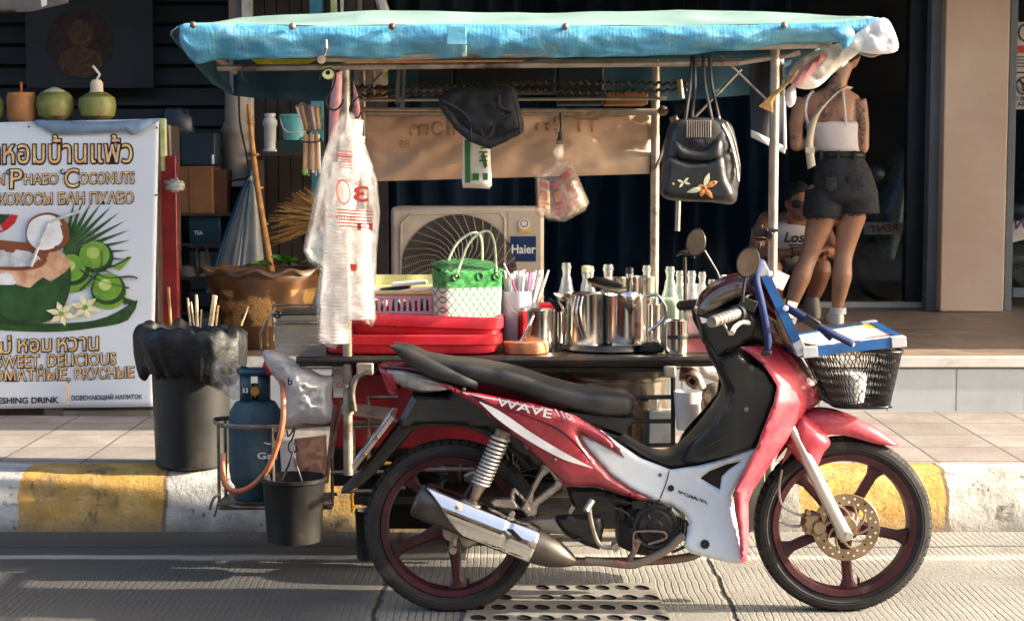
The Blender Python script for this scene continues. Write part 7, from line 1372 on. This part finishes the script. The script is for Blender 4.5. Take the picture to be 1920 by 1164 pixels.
# air conditioner
YA = 9.05
ac = thing('air_conditioner', 'beige outdoor air conditioner unit with round fan grille behind the cart table', 'air conditioner', P(876, 650, YA + .15))
b = MB(); b.boxpx(734, 388, 1020, 640, YA, .32); b.build('casing', 'ac_beige', ac, bevel=.02)
b = MB(); cA = P(860, 512, YA - .004); rA = mpx(110, YA); b.lathe([(0, .0), (rA, 0.0), (rA * 1.0, -.004)], cA, 48, 'Y'); b.build('fan_opening', 'ac_dark', ac)
b = MB(); pts = [(752, 420), (770, 402), (938, 399), (946, 410), (948, 612), (940, 624), (756, 626), (750, 615)]; b.tube([P(*q, YA - .004) for q in pts], .006, 6, closed=True)
for k in range(1, 5):
    q = [(752, 420 + 28 * k), (752 + 26 * k, 402)]
b.boxpx(953, 396, 957, 630, YA - .003, .006); b.panel([(752, 404), (945, 400), (947, 624), (752, 626)], YA - .003, t=.004, r=6, step=14, holes=[[(cA_[0], cA_[1]) for cA_ in [(860 + 111 * math.cos(R(a)), 512 + 110 * math.sin(R(a))) for a in range(0, 360, 10)] if True]]) ; b.build('front_panel', 'ac_beige', ac)
b = MB()
for k in range(36):
    a = R(k * 10); b.tube([cA + Vector((.03 * math.cos(a), -.012, .03 * math.sin(a))), cA + Vector((rA * .55 * math.cos(a + .25), -.02, rA * .55 * math.sin(a + .25))), cA + Vector((rA * math.cos(a + .62), -.006, rA * math.sin(a + .62)))], .0028, 4, res=5)
for k in range(1, 30): rr = rA * k / 29.5; b.tube([cA + Vector((rr * math.cos(R(a)), -.014, rr * math.sin(R(a)))) for a in range(0, 360, 12)], .0009, 4, closed=True)
b.lathe([(0, -.022), (.03, -.02), (.034, -.01)], cA, 20, 'Y'); b.build('fan_grille', 'ac_grille', ac)
b = MB(); b.boxpx(957, 443, 1005, 490, YA - .006, .006); text_px(b, 'Haier', [(960, 459), (1004, 459), (1004, 475), (960, 475)], YA - .0085, 1, .02); b.build('badge', ['badge_blue', 'white'], ac, smooth=False)
b = MB(); b.boxpx(973, 420, 994, 436, YA - .006, .006); b.lathe([(.0, -.001), (.03, -.001), (.03, 0)], P(983, 420, YA - .006), 20, 'Y', mi=1); b.lathe([(.016, -.003), (.021, -.003)], P(983, 419, YA - .006), 20, 'Y', mi=2); b.build('rating_sticker', ['yellow_print', 'white', 'print_red'], ac, smooth=False)
# ---------------------------------------------------------------- scooters set behind the glass as stand-ins for street reflections, signs
def scooter(px, yb, Y, sgn, label, lamp):
    c = Vector((XP(px, Y), Y, ZP)); t = thing('scooter', label, 'scooter', c, 'scooters standing in for reflections in the glass'); k = .33 / 100
    def q(x, z, y=0.): return c + Vector((sgn * x, y, z))
    b = MB(); b.lathe([(.13, -.04), (.2, -.05), (.235, -.02), (.235, .02), (.2, .05), (.13, .04)], q(0, .236), 30, 'X' if False else 'Y'); b.build('wheel', 'tyre', t)
    b = MB(); rs = []
    for z, wx, wy, ox in ((.3, .05, .12, 0), (.45, .09, .16, .0), (.62, .12, .2, -.02), (.8, .1, .18, -.06), (.92, .08, .16, -.09), (1.0, .1, .2, -.12), (1.07, .08, .16, -.14), (1.1, .03, .06, -.15)): rs.append([q(ox + wx * math.cos(a), z, wy * math.sin(a)) for a in [2 * math.pi * i / 20 for i in range(20)]])
    b.rings(rs, cap0=True, cap1=True); b.build('front_body', 'scooter_grey', t)
    b = MB(); b.ell(q(.09, .88, -.05), (.06, .1, .06), 14, 10); b.build('headlamp', 'lamp_clear', t)
    b = MB(); b.tube([q(-.14, 1.05, -.33), q(-.12, 1.06, 0), q(-.14, 1.05, .33)], .016, 8); b.ell(q(-.12, 1.2, -.3), (.015, .05, .045), 12, 8); b.tube([q(-.12, 1.05, -.25), q(-.12, 1.2, -.3)], .006, 6); b.build('handlebar', 'scooter_dark', t)
    b = MB(); b.ell(q(-.6, .62), (.5, .17, .18), 18, 10); b.ell(q(-.6, .3), (.45, .12, .1), 16, 8); b.build('rear_body', 'scooter_dark', t)
    if lamp: b = MB(); b.boxpx(1620, 417, 1692, 440, Y - .25, .01); text_px(b, 'RENT', [lamp[0], lamp[1], lamp[2], lamp[3]], Y - .262, 1, .02, flip=True); b.build('rent_plate', ['plate_sign', 'ink_red'], t)
    return t
scooter(1160, 0, 12.3, 1, 'grey scooter standing in for a reflection in the glass, left of the crouching man', None); scooter(1660, 0, 11.75, -1, 'grey scooter with a red and white plate, standing in for a reflection in the glass right of the woman', [(1630, 424), (1682, 420), (1684, 432), (1632, 436)]); scooter(1945, 0, 12.0, -1, 'dark scooter standing in for a reflection in the glass right of the pillar', None)
def sign(x0, y0, x1, y1, Y, nm, lb): t = thing(nm, lb, 'sign', P((x0 + x1) / 2, y1, Y)); b = MB(); b.boxpx(x0, y0, x1, y1, Y, .006); return t, b
t, b = sign(1895, 138, 1990, 205, 11.2, 'no_smoking_sign', 'white no smoking notice on the glass right of the pillar'); b.build('board', 'plate_sign', t); b = MB(); text_px(b, 'NO SMOKING', [(1893, 181), (1960, 181), (1960, 189), (1893, 189)], 11.196, 0, .02); text_px(b, 'AREA', [(1907, 192), (1940, 192), (1940, 200), (1907, 200)], 11.196, 0, .02); cc = P(1922, 161, 11.195); b.tube([cc + Vector((.055 * math.cos(R(a)), 0, .055 * math.sin(R(a)))) for a in range(0, 360, 15)], .006, 6, closed=True); b.tube([cc + Vector((-.04, 0, .04)), cc + Vector((.04, 0, -.04))], .006, 6)
for a in (0, 35, -35, 70, -70): b.tube([cc + Vector((0, .001, -.04)), cc + Vector((.05 * math.sin(R(a)), .001, -.03 + .07 * math.cos(R(a))))], [(0, .004), (.5, .009), (1, .001)], 6)
b.build('lettering', 'decal_dark', t, smooth=False)
t, b = sign(1897, 42, 1990, 135, 11.2, 'price_notice', 'white notice with a red band above the no smoking sign'); b.build('board', 'plate_sign', t); b = MB(); b.boxpx(1898, 86, 1988, 100, 11.196, .002); b.build('band', 'ink_red', t); b = MB(); b.tube([P(1926 + 16 * math.cos(R(a)), 62 + 16 * math.sin(R(a)), 11.195) for a in range(0, 360, 20)], .005, 6, closed=True)
for i in range(4): b.boxpx(1903, 106 + i * 6, 1960, 108 + i * 6, 11.197, .001)
b.build('lettering', 'decal_dark', t, smooth=False)
t, b = sign(1888, 412, 1962, 448, 11.15, 'rent_sign', 'tilted pale sign with purple RENT lettering hanging by the right door'); b.xf(Matrix.Translation(wloc(t)) @ Matrix.Rotation(R(-14), 4, 'Y') @ Matrix.Translation(-wloc(t))); b.build('board', 'plate_sign', t); b = MB(); text_px(b, 'RENT', [(1886, 418), (1946, 402), (1948, 418), (1888, 434)], 11.146, 0, .03, flip=True); b.build('lettering', mat('ink_purple', '#4a2a55', .5), t, smooth=False)
# drain cover
dr = MB(); zd = .006; nu, nv = 9, 5; A, B_, C_, D_ = P(890, 1066, 5.6), P(1250, 1066, 5.6), P(1345, 1185, 5.1), P(830, 1185, 5.1)
for q in (A, B_, C_, D_): q.z = zd
A.y = B_.y = 5.66; C_.y = D_.y = 5.02; A.x, B_.x, C_.x, D_.x = -.12, .47, .5, -.16
def dq(u, v): return A.lerp(B_, u).lerp(D_.lerp(C_, u), v)
for i in range(nu):
    for j in range(nv):
        vs = []; 
        u0, u1, v0, v1 = i / nu, (i + 1) / nu, j / nv, (j + 1) / nv; sq = [(u0, v0), (u1, v0), (u1, v1), (u0, v1)]
        um, vm = (u0 + u1) / 2 + (.1 / nu if j % 2 else -.1 / nu), (v0 + v1) / 2; N = 12; solid_ = (i in (2,) and j in (0, 1))
        if solid_: dr.add([dq(*p) for p in sq], [(0, 1, 2, 3)]); continue
        hole = [dq(um + .36 / nu * (math.cos(a) + .25 * math.sin(a)), vm + .27 / nv * math.sin(a)) for a in [-3 * math.pi / 4 + 2 * math.pi * k / N for k in range(N)]]
        outer = []
        for k in range(N): e, f = divmod(k, N // 4); p, q = sq[e], sq[(e + 1) % 4]; t_ = f / (N // 4); outer.append(dq(p[0] + (q[0] - p[0]) * t_, p[1] + (q[1] - p[1]) * t_))
        dr.rings([outer, hole]); dr.rings([hole, [p - Vector((0, 0, .0055)) for p in hole]], 1); dr.add([p - Vector((0, 0, .005)) for p in hole], [tuple(range(N))], 1)
for a, b_ in ((A, B_), (B_, C_), (C_, D_), (D_, A)): dr.add([a, b_, b_ - Vector((0, 0, .008)), a - Vector((0, 0, .008))], [(0, 1, 2, 3)])
one(dr, 'drain_cover', ['drain', 'hole'], 'pale metal drain cover with rows of slanted holes beneath the motorbike', 'drain cover', smooth=False)
# ---------------------------------------------------------------- people
def remesh(o, vox, smooth=4, fac=.5):
    m = o.modifiers.new('remesh', 'REMESH'); m.mode = 'VOXEL'; m.voxel_size = vox; m.use_smooth_shade = True
    s = o.modifiers.new('smooth', 'SMOOTH'); s.factor = fac; s.iterations = smooth; return o
def hand(b, wrist, d, up, sc_=1., curl=.5, side=1):
    """palm with four unequal curled fingers and a thumb off its side"""
    d = d.normalized(); up = (up - d * up.dot(d)).normalized(); sd = d.cross(up).normalized() * side
    palm = wrist + d * .05 * sc_; b.ell(palm, (.001, .001, .001), 4, 3)
    b.rings([[wrist + d * t * sc_ + (sd * math.cos(a) * wx + up * math.sin(a) * wy) * sc_ for a in [2 * math.pi * k / 14 for k in range(14)]] for t, wx, wy in ((-.01, .022, .018), (.02, .034, .017), (.06, .041, .015), (.09, .038, .012), (.094, .02, .006))], cap0=True, cap1=True)
    for i, l in enumerate((.066, .076, .070, .054)):
        p = wrist + d * .088 * sc_ + sd * (.03 - .02 * i) * sc_; pts = [p]; an = 0
        for s_ in (.42, .32, .26): an += curl * .9; pts.append(pts[-1] + (d * math.cos(an) - up * math.sin(an)) * l * s_ * sc_)
        b.tube(pts, [(0, .0105 * sc_), (1, .0075 * sc_)], 8)
    p = wrist + d * .03 * sc_ + sd * .034 * sc_; b.tube([p, p + (d * .6 + sd * .8 - up * .2) * .035 * sc_, p + (d * 1.2 + sd * .9 - up * .7) * .05 * sc_], [(0, .013 * sc_), (1, .008 * sc_)], 8)
def ringpx(y, cx, hw, dep, Y, n=28, yo=0, e=.9):
    c = P(cx, y, Y); w_ = mpx(hw, Y); return [c + Vector((math.copysign(abs(math.cos(a)) ** e, math.cos(a)) * w_, yo + math.copysign(abs(math.sin(a)) ** e, math.sin(a)) * dep, 0)) for a in [2 * math.pi * k / n for k in range(n)]]
YW = 10.13
wm = thing('person', 'person seen from behind in white top and black denim shorts, standing on the porch', 'person', P(1560, 608, YW))
W_ = lambda x, y, d=0.: P(x, y, YW + d)
b = MB()
b.rings([ringpx(y, cx, hw, dp, YW, yo=yo) for y, cx, hw, dp, yo in ((160, 1570, 17, .05, .0), (170, 1565, 30, .06, .005), (180, 1559, 52, .075, .01), (195, 1556, 56, .09, .01), (225, 1558, 49, .1, .01), (255, 1563, 42, .095, .01), (285, 1570, 38, .085, 0), (312, 1576, 47, .105, -.01), (345, 1579, 56, .125, -.02), (372, 1579, 56, .12, -.02))], cap0=True, cap1=True)
b.tube([W_(1564, 175), W_(1574, 148, -.0), W_(1584, 122, .01)], [(0, .06), (.5, .05), (1, .05)], 16)
hd = W_(1591, 96, .03); b.ell(hd, (.074, .092, .105), 22, 16); b.ell(hd + Vector((.02, .05, -.05)), (.05, .06, .055), 14, 10)
b.tube([hd + Vector((.05, .06, .01)), hd + Vector((.075, .085, -.02)), hd + Vector((.06, .075, -.032))], [(0, .008), (.5, .014), (1, .01)], 8)
b.ell(hd + Vector((-.005, -.0, -.005)) + Vector((.06, -.035, 0)), (.012, .022, .032), 10, 8)
b.ell(hd + Vector((.055, .078, -.055)), (.02, .014, .011), 10, 6)
for sh, el, el2, wr in ((W_(1507, 186), W_(1492, 232, -.01), W_(1493, 272, -.02), W_(1535, 262, .2)), (W_(1608, 188), W_(1616, 235, -.01), W_(1617, 278, -.02), W_(1580, 262, .22))):
    b.tube([sh + Vector((0, 0, .0)), sh.lerp(el, .35), el, el2], [(0, .052), (.3, .053), (.7, .043), (1, .038)], 16); b.ell(el2, (.037, .037, .037), 12, 8); b.tube([el2, el2.lerp(wr, .35), wr], [(0, .037), (.4, .039), (1, .025)], 14); hand(b, wr, (wr - el2), Vector((0, 0, 1)), .92, .5, 1 if sh.x > 1.9 else -1)
LG = ((W_(1548, 350, -.01), W_(1540, 408, 0), W_(1516, 482, .01), W_(1501, 522, -.03), W_(1484, 572, .0), W_(1480, 600, .0)), (W_(1604, 350, -.01), W_(1596, 405, 0), W_(1582, 477, .01), W_(1579, 515, -.03), W_(1571, 568, .0), W_(1569, 598, .0)))
for q in LG:
    b.tube(catmull(q, 24), [(0, .1), (.24, .086), (.42, .062), (.5, .055), (.56, .053), (.68, .06), (.9, .036), (1, .036)], 20)
    f = q[-1]; b.tube([f + Vector((0, -.05, -.0)), f + Vector((0, .05, .01)), f + Vector((0, .15, -.012)), f + Vector((0, .19, -.018))], [(0, .03), (.4, .036), (.8, .034), (1, .02)], 12)
bo = wloc(wm)
def rel(v): return tuple(v - bo)
m_tattoo('skin_woman', ('#a67a5e', '#ba8d71'), [(rel(W_(1612, 230, -.05)), (.05, .12, .16)), (rel(W_(1558, 165, -.06)), (.07, .1, .13)), (rel(W_(1548, 205, -.1)), (.05, .1, .09)), (rel(W_(1570, 585, -.03)), (.05, .06, .012)), (rel(W_(1488, 258, -.03)), (.04, .06, .012))])
remesh(b.build('body', 'skin_woman', wm), .0085, 5)
b = MB(); b.rings([ringpx(y, cx, hw, dp, YW, yo=yo, n=40) for y, cx, hw, dp, yo in ((230, 1560, 49, .108, .01), (234, 1560, 50, .112, .01), (255, 1563, 46, .108, .01), (276, 1569, 42, .1, .005), (290, 1571, 42, .098, 0))])
for pts in (((1518, 240, -.08), (1510, 212, -.098), (1514, 185, -.075), (1524, 172, .0)), ((1586, 236, -.09), (1583, 205, -.105), (1581, 180, -.08), (1580, 170, -.0))): b.tube([W_(*p) for p in pts], .007, 8, res=14)
b.v = [v + Vector((0, .004 * noise.noise(v * 20), .006 * noise.noise(v * 14))) for v in b.v]; b.build('tank_top', 'top_white', wm, solid=.004, ang=80)
b = MB(); b.rings([ringpx(y, cx, hw, dp, YW, yo=yo) for y, cx, hw, dp, yo in ((284, 1571, 43, .098, 0), (300, 1574, 47, .11, -.005), (322, 1578, 54, .128, -.018), (350, 1581, 60, .142, -.026), (372, 1581, 61, .14, -.02), (385, 1580, 58, .11, -.01))], cap0=True, cap1=True)
for q, yb, hw in (((1545, 362), 407, 36), ((1606, 360), 400, 38)): b.rings([ringpx(y, q[0] + (q[0] - 1578) * .1 * (y - 360) / 40, hw + (y - 360) * .03, .125, YW, yo=-.012) for y in (355, 370, 385, yb)], cap0=True, cap1=True)
remesh(b.build('shorts', 'denim_black', wm), .0085, 3)
b = MB(); b.rings([ringpx(y, 1573 + (y - 290) * .2, 46 + (y - 284) * .12, .106, YW, yo=-.004) for y in (284, 296)], 0)
for x in (1540, 1572, 1603): b.box(W_(x, 291, -.112), (.014, .008, .05))
b.build('belt', 'leather', wm, solid=.006)
b = MB()
for x0, x1 in ((1548, 1568), (1590, 1618)): b.panel([(x0, 330), (x1, 328), (x1 + 1, 352), ((x0 + x1) / 2, 360), (x0, 353)], YW - .165, t=.004, r=3, step=6)
b.build_each('pocket', 'denim_black', wm)
b = MB(); random.seed(5)
for xa, xb_, yb in ((1510, 1580, 407), (1571, 1645, 400)):
    for i in range(46): x = xa + (xb_ - xa) * random.random(); d = -.13 * math.sqrt(max(0, 1 - ((x - (xa + xb_) / 2) / (xb_ - xa) * 2) ** 2)); b.tube([W_(x, yb - 3, d - .006), W_(x + random.uniform(-2, 2), yb + random.uniform(2, 7), d - .008)], .0018, 4)
b.build('frayed_hem', 'denim_black', wm)
b = MB(); c_ = catmull([W_(1592, 168, .02), W_(1578, 168, -.06), W_(1550, 192, -.105), W_(1528, 222, -.115), W_(1518, 262, -.11), W_(1519, 290, -.115), W_(1522, 314, -.12)], 30)
b.rings([[p + Vector((-.022, .004, -.012)), p + Vector((0, -.006, 0)), p + Vector((.022, .004, .012))] for p in c_], 0, False); b.box(W_(1519, 282, -.125), (.05, .014, .03)); b.build('bag_strap', 'cream_strap', wm, solid=.006, ang=70)
b = MB(); b.ell(hd + Vector((-.008, -.018, .018)), (.083, .092, .105), 24, 14, wr=.06, ws=8); b.ell(hd + Vector((-.01, -.07, .09)), (.05, .05, .045), 14, 10, wr=.15, ws=6); b.v = [v for v in b.v]; b.build('hair', 'hair_dark', wm, ang=80)
for q in LG:
    f = q[-1]; b = MB(); b.rings([[f + Vector((wx * math.cos(a), .055 + ly * math.sin(a), z)) for a in [2 * math.pi * k / 24 for k in range(24)]] for wx, ly, z in ((.044, .135, ZP - f.z), (.047, .14, ZP - f.z + .02), (.046, .135, ZP - f.z + .04), (.042, .1, .035), (.042, .05, .06))], cap0=True)
    for z in (.05, .062, .074): b.tube([f + Vector((.043 * math.cos(a), .043 * math.sin(a), z - .01)) for a in [2 * math.pi * k / 16 for k in range(16)]], .008, 6, closed=True)
    b.v = [v + Vector((0, -.03 if v.z > f.z + .02 else 0, 0)) for v in b.v]; b.build('shoe', 'shoe_white', wm, ang=60)
# crouching man
YM = 10.75
mn = thing('person', 'person crouching behind the standing one, dark cap of hair, sunglasses and white tank top', 'person', P(1490, 590, YM)); Q = lambda x, y, d=0.: P(x, y, YM + d)
b = MB(); b.rings([ringpx(y, cx, hw, dp, YM, yo=yo) for y, cx, hw, dp, yo in ((398, 1492, 20, .06, .06), (408, 1488, 44, .09, .06), (422, 1484, 54, .11, .05), (450, 1482, 50, .12, .06), (490, 1480, 44, .12, .12), (530, 1480, 50, .14, .2), (552, 1480, 44, .12, .22))], cap0=True, cap1=True)
h2 = Q(1498, 380, -.04); b.tube([Q(1492, 412, .05), h2 + Vector((0, .03, -.06))], [(0, .066), (1, .058)], 14); b.ell(h2, (.078, .096, .108), 22, 16); b.ell(h2 + Vector((.008, -.05, -.065)), (.055, .055, .05), 14, 10)
b.tube([h2 + Vector((.006, -.085, .0)), h2 + Vector((.01, -.118, -.035)), h2 + Vector((.008, -.1, -.045))], [(0, .009), (.6, .017), (1, .012)], 8); b.ell(h2 + Vector((.008, -.097, -.07)), (.026, .012, .011), 10, 6)
for s_ in (-1, 1): b.ell(h2 + Vector((s_ * .078, 0, -.01)), (.012, .022, .032), 10, 8)
for pts, sd in (((Q(1438, 414, .05), Q(1424, 442, -.02), Q(1420, 470, -.1), Q(1452, 476, -.2), Q(1490, 474, -.26)), 1), ((Q(1532, 414, .05), Q(1550, 445, -.03), Q(1562, 472, -.12), Q(1556, 472, -.2), Q(1544, 470, -.28)), -1)):
    b.tube(catmull(pts, 20), [(0, .06), (.3, .052), (.5, .042), (.62, .043), (1, .028)], 14); b.ell(pts[0], (.06, .06, .06), 12, 8); hand(b, pts[-1], (pts[-1] - pts[-2]), Vector((0, -.3, 1)), 1., .55, sd)
for pts in ((Q(1468, 545, .2), Q(1452, 520, -.05), Q(1448, 502, -.28), Q(1452, 540, -.2), Q(1458, 578, -.08)), (Q(1492, 545, .2), Q(1520, 520, -.05), Q(1540, 500, -.28), Q(1530, 540, -.2), Q(1516, 576, -.1))):
    b.tube(catmull(pts, 26), [(0, .1), (.3, .085), (.5, .062), (.6, .06), (.72, .06), (.95, .038), (1, .036)], 16); f = pts[-1]; b.tube([f + Vector((0, .04, -.0)), f + Vector((.01, -.08, -.005)), f + Vector((.02, -.17, -.02))], [(0, .034), (.6, .04), (1, .028)], 12)
m_tattoo('skin_man', ('#8a5a42', '#a06e55'), []); remesh(b.build('body', 'skin_man', mn), .0085, 4)
b = MB(); b.rings([ringpx(y, cx, hw, dp, YM, yo=yo, n=40) for y, cx, hw, dp, yo in ((412, 1488, 40, .1, .06), (424, 1484, 50, .122, .05), (450, 1482, 54, .134, .06), (490, 1480, 48, .134, .12), (530, 1480, 53, .15, .2))]); b.build('tank_top', 'tank_white', mn, solid=.004, ang=80)
b = MB(); b.panel([(1476, 400), (1512, 400), (1518, 425), (1498, 436), (1478, 426)], YM - .062, t=.004, r=4); b.build('neckline', 'skin_man', mn)
b = MB(); text_px(b, 'Los', [(1470, 436), (1508, 436), (1508, 454), (1470, 454)], YM - .086, 0, .03, shear=.3)
for i in range(4): b.boxpx(1478 + i * 3, 458 + i * 5, 1514 - i * 3, 461 + i * 5, YM - .086, .003)
b.build('print', 'decal_dark', mn, smooth=False)
b = MB(); b.ell(h2 + Vector((-.002, .018, .035)), (.086, .098, .1), 24, 14, wr=.05, ws=9); b.build('hair', 'hair_dark', mn, ang=80)
b = MB()
for s_ in (-1, 1): b.ell(h2 + Vector((.008 + s_ * .036, -.09 + .01 * (s_ > 0), -.005)), (.034, .012, .026), 14, 10); b.tube([h2 + Vector((s_ * .07, -.075, .005)), h2 + Vector((s_ * .082, .01, .01))], .004, 6)
b.tube([h2 + Vector((-.02, -.1, .003)), h2 + Vector((.034, -.1, .003))], .005, 6); b.build('sunglasses', 'instrument_black' if 'instrument_black' in M else 'rubber', mn)
b = MB()
for pts in ((Q(1468, 545, .2), Q(1452, 520, -.05), Q(1449, 503, -.24)), (Q(1492, 545, .2), Q(1520, 520, -.05), Q(1534, 505, -.2))): b.tube(catmull(pts, 12), [(0, .13), (.5, .1), (1, .09)], 20)
b.ell(Q(1480, 542, .22), (.17, .14, .11), 18, 10); remesh(b.build('shorts', 'denim_black', mn), .01, 3)
for f in (Q(1458, 578, -.08), Q(1516, 576, -.1)):
    b = MB(); z0 = ZP - f.z; b.rings([[f + Vector((.01 + wx * math.cos(a), -.06 + ly * math.sin(a), z)) for a in [2 * math.pi * k / 24 for k in range(24)]] for wx, ly, z in ((.048, .14, z0), (.052, .145, z0 + .03), (.05, .135, z0 + .05), (.045, .1, .04), (.043, .06, .07))], cap0=True); b.build('shoe', 'shoe_grey', mn, ang=60)
b = MB(); b.box(Q(1520, 466, -.34), (.07, .012, .14), Matrix.Rotation(R(30), 3, 'X')); one(b, 'mobile_phone', 'black_metal', 'dark mobile phone held by the crouching person', 'phone', bevel=.005)
b = MB(); b.tube([Q(1484, 474, -.26) + Vector((0, .034 * math.cos(R(a)), .034 * math.sin(R(a)))) for a in range(0, 360, 30)], .004, 6, closed=True); b.build('wristband', 'rubber', mn)
